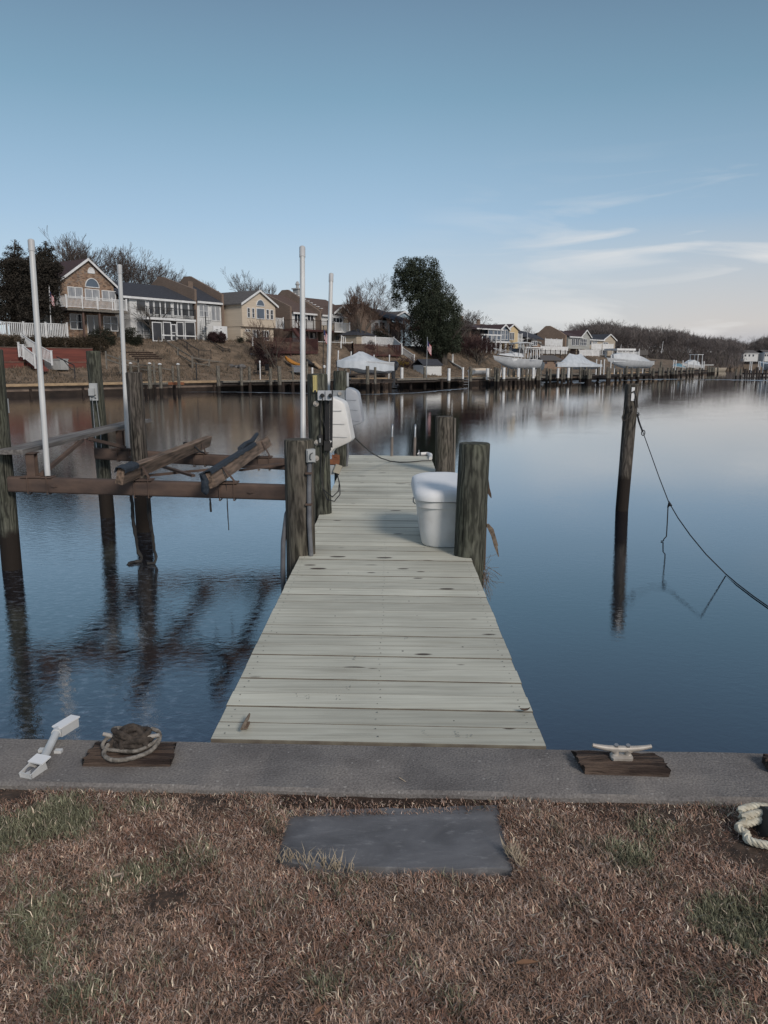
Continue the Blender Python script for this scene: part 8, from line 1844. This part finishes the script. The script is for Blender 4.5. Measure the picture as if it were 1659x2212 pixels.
def outboard(T, w, x, z, s, mat, name='outboard_motor'):
    mb = MB(); rings = []
    for zz, lx, wy, ox in ((.0,.26,.16,0),(.12,.34,.2,0),(.42,.40,.22,-.03),(.60,.34,.19,-.03),(.68,.18,.12,-.02)):
        rings.append([w((x-.35+ox*s+lx*s*math.cos(a), wy*s*math.sin(a), z+.45*s+zz*s)) for a in [k*math.pi/6 for k in range(12)]])
    mb.loft(rings); c = mb.build(name, mat, T, smooth=True)
    mb = MB(); rings = []
    for zz, lx, wy, ox in ((.5,.20,.10,.02),(.1,.15,.08,.0),(-.5,.12,.06,-.03),(-.75,.22,.05,-.08)):
        rings.append([w((x-.35+ox*s+lx*s*math.cos(a), wy*s*math.sin(a), z+zz*s)) for a in [k*math.pi/4 for k in range(8)]])
    mb.loft(rings); mb.tube([w((x-.35-.05*s,0,z-.62*s)), w((x-.35-.36*s,0,z-.62*s))], [.09*s,.05*s], 8)
    for k in range(3):
        a = k*2.09; mb.bar(w((x-.35-.36*s,0,z-.62*s)), w((x-.35-.38*s,.17*s*math.cos(a),z-.62*s+.17*s*math.sin(a))), .08*s, .02*s)
    mb.build('lower_unit', mat, c, smooth=True)
def boat_base(name, label, p, q, B, D, mat='boat_white', sheer=.35, cat='boat'):
    w, L = frame(V(p), V(q)); T = thing(name, label, cat, V(p)); mb = MB(); R = hull_rings(L, B, D, sheer=sheer); RR = [[w(v) for v in r] for r in R]
    n = len(RR[0]); mb.loft(RR, closed=False, caps=False); b0 = len(mb.v); mb.add(RR[0], [tuple(range(n))]); mb.build('hull', mat, T, smooth=True)
    mb = MB(); mb.loft([[V(r[0])+V((0,0,-.06)), V(r[-1])+V((0,0,-.06)), V(r[-1])+V((0,0,-.10)), V(r[0])+V((0,0,-.10))] for r in RR]); mb.build('boat_deck', mat, T)
    return T, w, L
# covered boat
ps = sh(ZC(1385,0)[0], -4.6, .62); pb = sh(ZC(835,0)[0], -3.4, .62)
T, w, L = boat_base('covered_boat', 'boat under a pale grey draped tarpaulin with big black outboard, mid far bank', ps, pb, 2.4, 1.15, sheer=.25)
mb = MB(); prof = [(-.01,.75,1.0),(.06,.95,1.05),(.2,1.25,1.12),(.35,1.62,1.15),(.52,2.02,1.12),(.6,2.05,1.1),(.72,1.7,1.05),(.86,1.45,.85),(.95,1.25,.55),(1.03,1.12,.12)]
rings = []
for i, (u, zt, b) in enumerate(prof):
    zb = .28 + .5*max(0,u-.25) + (.05*math.sin(i*2.2)); zz = zt+.15; ring = []
    for y, z in ((-b*1.06,zb),(-b*1.04,zb+(1.15-zb)*.5+.02*math.sin(i*3)),(-b,1.12+.15*u),(-b*.55,(1.15+zz)/2+.05),(0,zz),(b*.55,(1.15+zz)/2+.05),(b,1.12+.15*u),(b*1.04,zb+(1.15-zb)*.5),(b*1.06,zb)): ring.append(w((u*L, y, z)))
    rings.append(ring)
mb.loft(rings, closed=False, caps=False); mb.build('tarpaulin', 'tarp', T, smooth=True)
outboard(T, w, -.1, -.35, 1.45, 'motor_black')
mb = MB()
for k in (.18,.75): mb.bar(w((k*L,-1.3,-.25)), w((k*L,1.3,-.25)), .2, .2)
mb.bar(w((.08*L,-.55,-.08)), w((.85*L,-.55,-.08)), .15,.15); mb.bar(w((.08*L,.55,-.08)), w((.85*L,.55,-.08)), .15,.15)
o = mb.build('lift_cradle', 'dark_timber'); tag(o, 'timber lift cradle carrying the tarpaulin-covered boat', 'boat cradle')
def gpole(label, b, tz, r=.055, lean=0): 
    mb = MB(); tp = V((b.x+lean, b.y, tz)); mb.tube([V((b.x,b.y,-.3)), tp], r, 8); mb.tube([tp-V((0,0,.25)), tp+V((0,0,.01))], r*1.15, 8); o = mb.build('guide_pole', 'white_paint'); tag(o, label, 'guide pole', 'white guide poles on the far boat lifts'); return o
def gp(lab, Z, xb, xt, yt, t): 
    b = sh(Z(xb,0)[0], t, 0); gpole(lab, b, at(Z(xb,0)[0], Z(0,yt)[1], b.y).z, lean=(xt-xb)/5/F*b.y)
gp('white guide pole at the covered boat\'s bow, nearer the bow', ZC, 825, 837, 1000, -2.6); gp('white guide pole at the covered boat\'s bow, before the lattice deck', ZC, 960, 975, 1010, -2.4)
gp('white guide pole behind the covered boat\'s ridge', ZC, 1225, 1220, 1045, -2.6); gp('white guide pole just left of the black outboard', ZC, 1378, 1386, 1045, -2.6)
# covered skiff on the ladder dock
q = sh(ZD(1200,0)[0], -3.6, .42); pa = sh(ZD(1110,0)[0], -3.0, .35); pb = sh(ZD(1320,0)[0], -3.2, .35)
T, w, L = boat_base('covered_skiff', 'small skiff under a cream cover on the ladder dock', pa, pb, 1.3, .5, sheer=.1)
mb = MB(); mb.loft([[w((u*L,-b,.5)), w((u*L,-b*.7,zt)), w((u*L,b*.7,zt)), w((u*L,b,.5))] for u, b, zt in ((0,.62,.62),(.3,.68,.74),(.7,.6,.74),(1,.15,.62))]); mb.build('cover', 'siding_cream', T, smooth=True)
# white cruiser
Yb = sh(ZE(760,0)[0], -4.5).y; ps = at(*ZE(985,640), Yb+1.2); pb = at(*ZE(528,640), Yb-1.2); ps.z = pb.z = at(*ZE(760,672), Yb).z
T, w, L = boat_base('cabin_cruiser', 'white sport boat with arch top and tall grey outboard on the lift, right of centre', ps, pb, 2.5, 1.15, sheer=.5)
mb = MB(); mb.loft([[w((u*L,-b,z0)), w((u*L,-b*.75,z1)), w((u*L,b*.75,z1)), w((u*L,b,z0))] for u, b, z0, z1 in ((.42,1.0,1.45,1.95),(.55,1.0,1.5,2.05),(.7,.85,1.55,1.9),(.92,.3,1.75,1.85))]); mb.build('cabin', 'boat_white', T, smooth=True)
mb = MB(); mb.loft([[w((.40*L,-.95,1.95)), w((.46*L,-.9,2.5)), w((.46*L,.9,2.5)), w((.40*L,.95,1.95))], [w((.58*L,-.75,2.0)), w((.50*L,-.7,2.5)), w((.50*L,.7,2.5)), w((.58*L,.75,2.0))]]); mb.build('windshield', 'glass_screen', T)
mb = MB(); mb.loft([[w((u*L,-1.1,z)), w((u*L,1.1,z)), w((u*L,1.1,z+.1)), w((u*L,-1.1,z+.1))] for u, z in ((.22,3.05),(.4,3.15),(.56,3.05))]); mb.build('hardtop', 'boat_white', T)
mb = MB()
for y in (-1.0,1.0):
    for a, b in ((.24,.28),(.34,.30),(.42,.44),(.55,.50)): mb.tube([w((a*L,y,1.4)), w((b*L,y*.98,3.08))], .04, 6)
    mb.tube([w((.62*L,y*.9,1.65)), w((.66*L,y*.9,2.05)), w((.85*L,y*.62,2.25)), w((1.02*L,y*.1,2.5))], .03, 6)
    for u in (.72,.82,.92): mb.tube([w((u*L,y*(1.35-.75*u)*1.1,1.65+.2*u)), w((u*L,y*(1.35-.75*u)*1.1,2.2))], .02, 5)
mb.build('rails', 'boat_white', T)
mb = MB(); mb.loft([[w((u*L,-1.31*f,z)), w((u*L,-1.33*f,z+.05)), w((u*L,1.33*f,z+.05)), w((u*L,1.31*f,z))] for u, f, z in ((0,.9,1.0),(.3,.98,1.05))]); mb.build('stripe', 'grey_plastic', T)
outboard(T, w, -.15, -.85, 1.6, 'motor_grey')
for i, (xb, xt, yt) in enumerate(((590,620,510),(662,697,488),(810,812,505),(885,910,495),(968,985,510))): gp(f'{ords[i]} white guide pole from the left around the white cruiser', ZE, xb, xt, yt, -3.2)
# second covered boat
Yb = sh(ZE(1410,0)[0], -4.5).y; ps = at(*ZE(1600,655), Yb+2); pb = at(*ZE(1215,655), Yb-2); ps.z = pb.z = at(*ZE(1410,672), Yb).z
T, w, L = boat_base('covered_boat', 'boat under a twin-peaked white tarpaulin behind the brown boathouse dock', ps, pb, 2.6, .7)
mb = MB(); rings = []
for u, zt, b in ((-.03,.55,1.4),(.08,.95,1.4),(.22,1.5,1.35),(.38,2.15,1.3),(.5,2.0,1.3),(.62,2.1,1.25),(.7,2.2,1.2),(.8,1.6,1.0),(.92,.95,.7),(1.04,.7,.2)):
    rings.append([w((u*L,y,z)) for y, z in ((-b,.35),(-b*.98,.7),(-b*.5,(zt+.7)/2+.1),(0,zt),(b*.5,(zt+.7)/2+.1),(b*.98,.7),(b,.35))])
mb.loft(rings, closed=False, caps=False); mb.build('tarpaulin', 'tarp', T, smooth=True)
# boathouse (brown) and its deck
h = House('boathouse', 'small brown boathouse under a railed roof deck between two lifted boats', ZE(1052,0)[0], 122, ZE(1245,0)[0], ang=rad(62), ybase=ZE(0,705)[1])
L = h.L; zE = h.uz(*ZE(1130,570))[1]; h.front([(0,h.z0-1),(L,h.z0-1),(L,zE),(0,zE)], 'brick_pale', th=4); zR = zE+.75; h.slab([(-.3,.3,zE),(L+.2,.3,zE),(L+.2,-2,zR),(-.3,-2,zR)], .12, 'roof_grey'); h.slab([(-.3,-4.3,zE),(L+.2,-4.3,zE),(L+.2,-2,zR),(-.3,-2,zR)], .12, 'roof_grey')
h.win(*ZE(1072,585), *ZE(1098,612), frame='siding_brown'); h.win(*ZE(1172,580), *ZE(1198,610), frame='siding_brown'); h.win(*ZE(1205,592), *ZE(1235,620), frame='white_paint')
a = at(*ZE(905,575), 124); b = at(*ZE(1440,560), 140); zt = (a.z+b.z)/2
off = V((-.6,.8,0))*2.5
raised_deck('raised_deck', 'brown terrace deck with thin dark rail above the boathouse', [at(*ZE(1020,550), 126), at(*ZE(1440,550), 138), at(*ZE(1440,550), 138)+off, at(*ZE(1020,550), 126)+off], at(*ZE(1200,550),131).z, .4, 'siding_brown', 'dark_timber', 1.2, legs=4, sp=.4, bw=.04)
raised_deck('raised_deck', 'small white-railed landing behind the white cruiser\'s stern', [at(*ZE(925,575), 121), at(*ZE(1015,575), 123), at(*ZE(1015,575), 123)+off*.5, at(*ZE(925,575), 121)+off*.5], at(*ZE(970,570),122).z, .2, 'white_paint', 'white_paint', 1.6, legs=2, sp=.6, bw=.08)
fence_px('picket_fence', 'white fence run along the terrace below the brick-sided town house', [ZE(1030,505)+(134,), ZE(1320,510)+(141,)], 1.3, 'white_paint', sp=.2, bw=.10)
fence_px('picket_fence', 'white fence run right of the brick-sided town house', [ZE(1440,525)+(146,), ZE(1659,530)+(150,)], 1.1, 'white_paint', sp=.2, bw=.10)
# gazebo deck
h = House('gazebo', 'white flat-roofed gazebo on a railed deck above the shrink-wrapped boat', ZF(290,0)[0], 158, ZF(438,0)[0], ang=rad(60), ybase=ZF(0,470)[1], cat='gazebo')
L = h.L; zt = h.uz(*ZF(360,388))[1]; zd = h.uz(*ZF(360,465))[1]; h.boxw(-.3,L+.3,-3.2,.3,zt-.05,zt+.35,'white_paint','roof'); h.boxw(-.5,L+1.2,-3.4,.5,zd-.3,zd,'white_paint','deck_floor'); h.boxw(-.4,L+1.1,-3.3,.4,zd-3,zd-.3,'grey_timber','base')
for u in (0,L*.5,L): 
    for d in (0,-3): h.boxw(u-.12,u+.12,d-.12,d+.12,zd,zt-.05,'white_paint','column')
railing(h.t, h.p(-.4,.4,zd), h.p(L+1.1,.4,zd), 1.4, 'white_paint', posts=5, sp=.2, bw=.09)
# shrink-wrapped white boat
Yb = sh(ZF(400,0)[0], -5).y; ps = at(*ZF(570,560), Yb+3); pb = at(*ZF(215,560), Yb-3); ps.z = pb.z = at(*ZF(400,552), Yb).z
T, w, L = boat_base('cabin_cruiser', 'white cruiser with buff cover lines on a lift below the gazebo', ps, pb, 2.7, 1.15, sheer=.55)
mb = MB(); mb.loft([[w((u*L,y,z)) for y, z in ((-b,1.0),(-b*.6,zt),(b*.6,zt),(b,1.0))] for u, zt, b in ((0,1.1,1.3),(.2,1.75,1.3),(.45,2.35,1.2),(.7,2.4,.95),(.9,2.2,.4))]); mb.build('cover', 'boat_white', T, smooth=True)
for i, (x, yt) in enumerate(((110,470),(150,475),(180,470),(240,430),(275,425),(360,440),(530,460))): gp2 = sh(ZF(x,0)[0], -3.5, 0); gpole(f'{ords[i]} white guide pole from the left around the cruiser below the gazebo', gp2, at(ZF(x,0)[0], ZF(0,yt)[1], gp2.y).z, r=.09)
# small white pavilion + further boats
h = House('pavilion', 'small white pavilion with arched openings at the water edge', ZF(560,0)[0], 185, ZF(632,0)[0], ang=rad(70), ybase=ZF(0,545)[1], cat='pavilion'); L = h.L; zt = h.uz(*ZF(600,488))[1]
h.front([(0,h.z0-1),(L,h.z0-1),(L,zt),(0,zt)], 'siding_white', th=3); h.boxw(-.3,L+.3,-3.2,.3,zt,zt+.25,'roof_grey','roof')
for a, b in ((568,588),(600,626)): h.win(*ZF(a,500), *ZF(b,542), arch=True)
h = House('pavilion', 'dark-roofed open shelter behind the short white mast', ZF(480,0)[0], 205, ZF(560,0)[0], ang=rad(70), ybase=ZF(0,490)[1], cat='shelter'); L = h.L; zt = h.uz(*ZF(520,430))[1]; h.boxw(-.2,L+.2,-3,.2,zt,zt+1.2,'roof_grey','roof'); 
for u in (.1,L-.1): h.boxw(u-.12,u+.12,-.3,-.1,h.z0-1.5,zt,'grey_timber','post')
Yb = 190; ps = at(*ZF(870,575), Yb+2); pb = at(*ZF(800,575), Yb-1)
T, w, L = boat_base('covered_boat', 'small boat under a blue tarpaulin on the furthest docks', at(*ZF(885,572), 205), at(*ZF(795,572), 201), 2.5, .9)
mb = MB(); mb.loft([[w((u*L,y,z)) for y, z in ((-b,.5),(-b*.5,zt),(b*.5,zt),(b,.5))] for u, zt, b in ((0,1.2,1.2),(.5,1.9,1.25),(1,1.2,.3))]); mb.build('tarpaulin', 'tarp_blue', T, smooth=True)
T, w, L = boat_base('cabin_cruiser', 'white boat with tall frame top on the furthest left-bank dock', at(*ZF(1040,578), 222), at(*ZF(880,578), 214), 3, 1.6, sheer=.7)
mb = MB(); mb.loft([[w((u*L,y,z)) for y, z in ((-b,1.6),(-b*.7,zt),(b*.7,zt),(b,1.6))] for u, zt, b in ((.2,2.6,1.2),(.5,3.2,1.2),(.8,2.4,.7))]); mb.build('cabin', 'boat_white', T)
mb = MB()
for u in (.1,.35):
    for y in (-1.1,1.1): mb.tube([w((u*L,y,1.6)), w((u*L,y,4.6))], .10, 5)
mb.loft([[w((.05*L,-1.2,4.6)), w((.05*L,1.2,4.6)), w((.05*L,1.2,4.75)), w((.05*L,-1.2,4.75))], [w((.4*L,-1.2,4.6)), w((.4*L,1.2,4.6)), w((.4*L,1.2,4.75)), w((.4*L,-1.2,4.75))]]); mb.build('frame_top', 'boat_white', T)
T, w, L = boat_base('motor_boat', 'long low pale boat moored beyond the last left-bank piles', at(*ZF(1245,588), 262), at(*ZF(1085,584), 252), 3, 1.6, mat='siding_tan', sheer=-.3)
mb = MB(); q = at(*ZF(990,520), 235); b = at(*ZF(1130,520), 240); mb.bar(q, b, 3, .3)
T = thing('boat_canopy', 'flat pale canopy on posts over the furthest left-bank slip', 'canopy', V((q.x,q.y,-.9))); mb.build('roof', 'concrete_light', T)
for f in (.03,.5,.97): mb = MB(); p = q.lerp(b,f); mb.bar(V((p.x,p.y,-1.2)), p, .25,.25, up=V((0,1,0))); mb.build('post', 'white_paint', T)
# docks to the right
far_dock('dock in front of the white cruiser', [(ZE(490,0)[0],-5.6),(ZE(1045,0)[0],-5.8)], w=1.0, z=-.02)
far_dock('dock strip beside the brown boathouse and twin-peaked boat', [(ZE(1050,0)[0],-1.5),(ZE(1640,0)[0],-1.8)], w=1.0, z=.1)
far_dock('dark dock in front of the cruiser below the gazebo', [(ZF(30,0)[0],-6.5),(ZF(600,0)[0],-7)], w=1.2, z=-.02, mat='dark_timber')
far_dock('furthest dark dock of the left bank', [(ZF(600,0)[0],-4),(ZF(1080,0)[0],-4)], w=1.5, z=.2, mat='dark_timber')
r = random.Random(12)
grp = []
for i, (zx, yt, cap) in enumerate(((540,650,None),(570,660,None),(630,655,'sleeve'),(690,668,None),(738,665,None),(787,660,'sleeve'),(830,660,None),(878,662,None),(912,668,None),(948,655,'sleeve'),(995,665,None),(1018,660,None),(1095,660,None),(1133,665,None),(1215,660,'sleeve'),(1260,665,None),(1285,660,None),(1328,655,'sleeve'),(1362,650,None),(1455,650,None),(1480,660,None),(1520,650,None),(1553,665,None),(1648,660,None))):
    grp.append((ZE(zx,0)[0], -5.0-r.uniform(0,2.2), ZE(0,yt)[1], cap, .16))
piles('from the white cruiser to the twin-peaked boat', grp[:20], 'piles of the right-hand docks'); 
for i, g in enumerate(grp[20:]): far_pile(f'{ords[i]} brown pile below the twin-peaked boat\'s right end', g[0], g[1], g[2], r=.16, group='piles of the right-hand docks')
grp = []
for i, (zx, yt) in enumerate(((12,560),(45,560),(62,565),(130,545),(215,540),(232,550),(290,555),(330,560),(372,550),(385,530),(432,545),(478,550),(492,545),(545,560),(596,548),(628,550),(680,545),(692,490),(716,540),(760,545))):
    grp.append((ZF(zx,0)[0], -6-r.uniform(0,2.5), ZF(0,yt)[1], None, .20))
piles('in front of the cruiser below the gazebo', grp, 'piles of the gazebo docks')
grp = []
for i, zx in enumerate((790,812,838,880,930,960,985,1045,1070,1120,1136,1150,1162,1175,1208)):
    grp.append((ZF(zx,0)[0], -4-r.uniform(0,2), ZF(0,545+r.uniform(-5,5) if zx < 1100 else 540)[1], None, .22))
piles('along the furthest left-bank dock', grp, 'piles of the furthest left-bank dock')
for i, (x, yt) in enumerate(((805,475),(825,478),(888,480),(935,480),(990,490),(1065,488),(1080,488))): q = sh(ZF(x,0)[0], -2, 0); gpole(f'{ords[i]} white guide pole from the left along the furthest left-bank dock', q, at(ZF(x,0)[0], ZF(0,yt)[1], q.y).z, r=.11)
# right side dock with boat
def rp(zx, Y): return V((pxY(ZF(zx,0)[0], Y), Y, 0))
T = thing('far_dock', 'dark dock reaching in from the right edge of the picture', 'dock', rp(1560,160)); mb = MB(); a = rp(1452,165); b = rp(1760,158); a.z = b.z = at(*ZF(1560,600),160).z; mb.bar(a, b, 1.6, .25); mb.build('deck_planks', 'dark_timber', T)
mb = MB(); a = rp(1560,152); b = rp(1760,150); a.z = b.z = at(*ZF(1600,628),151).z; mb.bar(a, b, 1.4, .2); mb.build('lower_landing', 'dark_timber', T)
for i, (zx, yt, yb, c) in enumerate(((1368,555,645,1),(1410,555,640,1),(1448,555,650,0),(1470,570,630,0),(1492,565,625,0),(1512,570,630,0),(1530,560,620,0),(1555,540,650,0),(1580,565,625,0),(1610,560,620,0),(1640,560,625,0))):
    q = on(*ZF(zx,yb), WZ); tp = at(*ZF(zx,yt), q.y); T = thing('piling', f'{ords[i]} from the left of the piles at the right-hand far dock', 'piling', q, 'piles of the right-hand far dock'); mb = MB(); mb.tube([q-V((0,0,.6)), V((q.x,q.y,tp.z))], .17, 8); mb.build('post', 'pile_far' if c else 'dark_timber', T)
T, w, L = boat_base('cabin_cruiser', 'white centre-console boat with frame top lifted at the right edge', at(*ZF(1760,570),160), at(*ZF(1575,570),166), 2.8, 1.3, sheer=.6)
mb = MB()
for u in (.35,.6):
    for y in (-1,1): mb.tube([w((u*L,y,1.3)), w((u*L,y,3.6))], .07, 5)
mb.loft([[w((.3*L,-1.1,3.6)), w((.3*L,1.1,3.6)), w((.3*L,1.1,3.72)), w((.3*L,-1.1,3.72))], [w((.65*L,-1.1,3.6)), w((.65*L,1.1,3.6)), w((.65*L,1.1,3.72)), w((.65*L,-1.1,3.72))]]); mb.build('frame_top', 'boat_white', T)
for i, (x, yt) in enumerate(((1492,492),(1508,492),(1568,487),(1582,487),(1612,500))): b = rp(x,162); gpole(f'{ords[i]} white guide pole from the left at the right-hand far dock', b, at(*ZF(x,yt),162).z, r=.08)
for i, x in enumerate((1275,1320,1375)): q = on(*ZF(x,548), WZ); T = thing('channel_marker', f'{ords[i]} from the left of the white channel stakes at the creek mouth', 'marker', q, 'channel stakes at the creek mouth'); mb = MB(); mb.tube([q-V((0,0,.5)), V((q.x,q.y,at(*ZF(x,510),q.y).z))], .2, 6); mb.build('stake', 'white_paint', T)
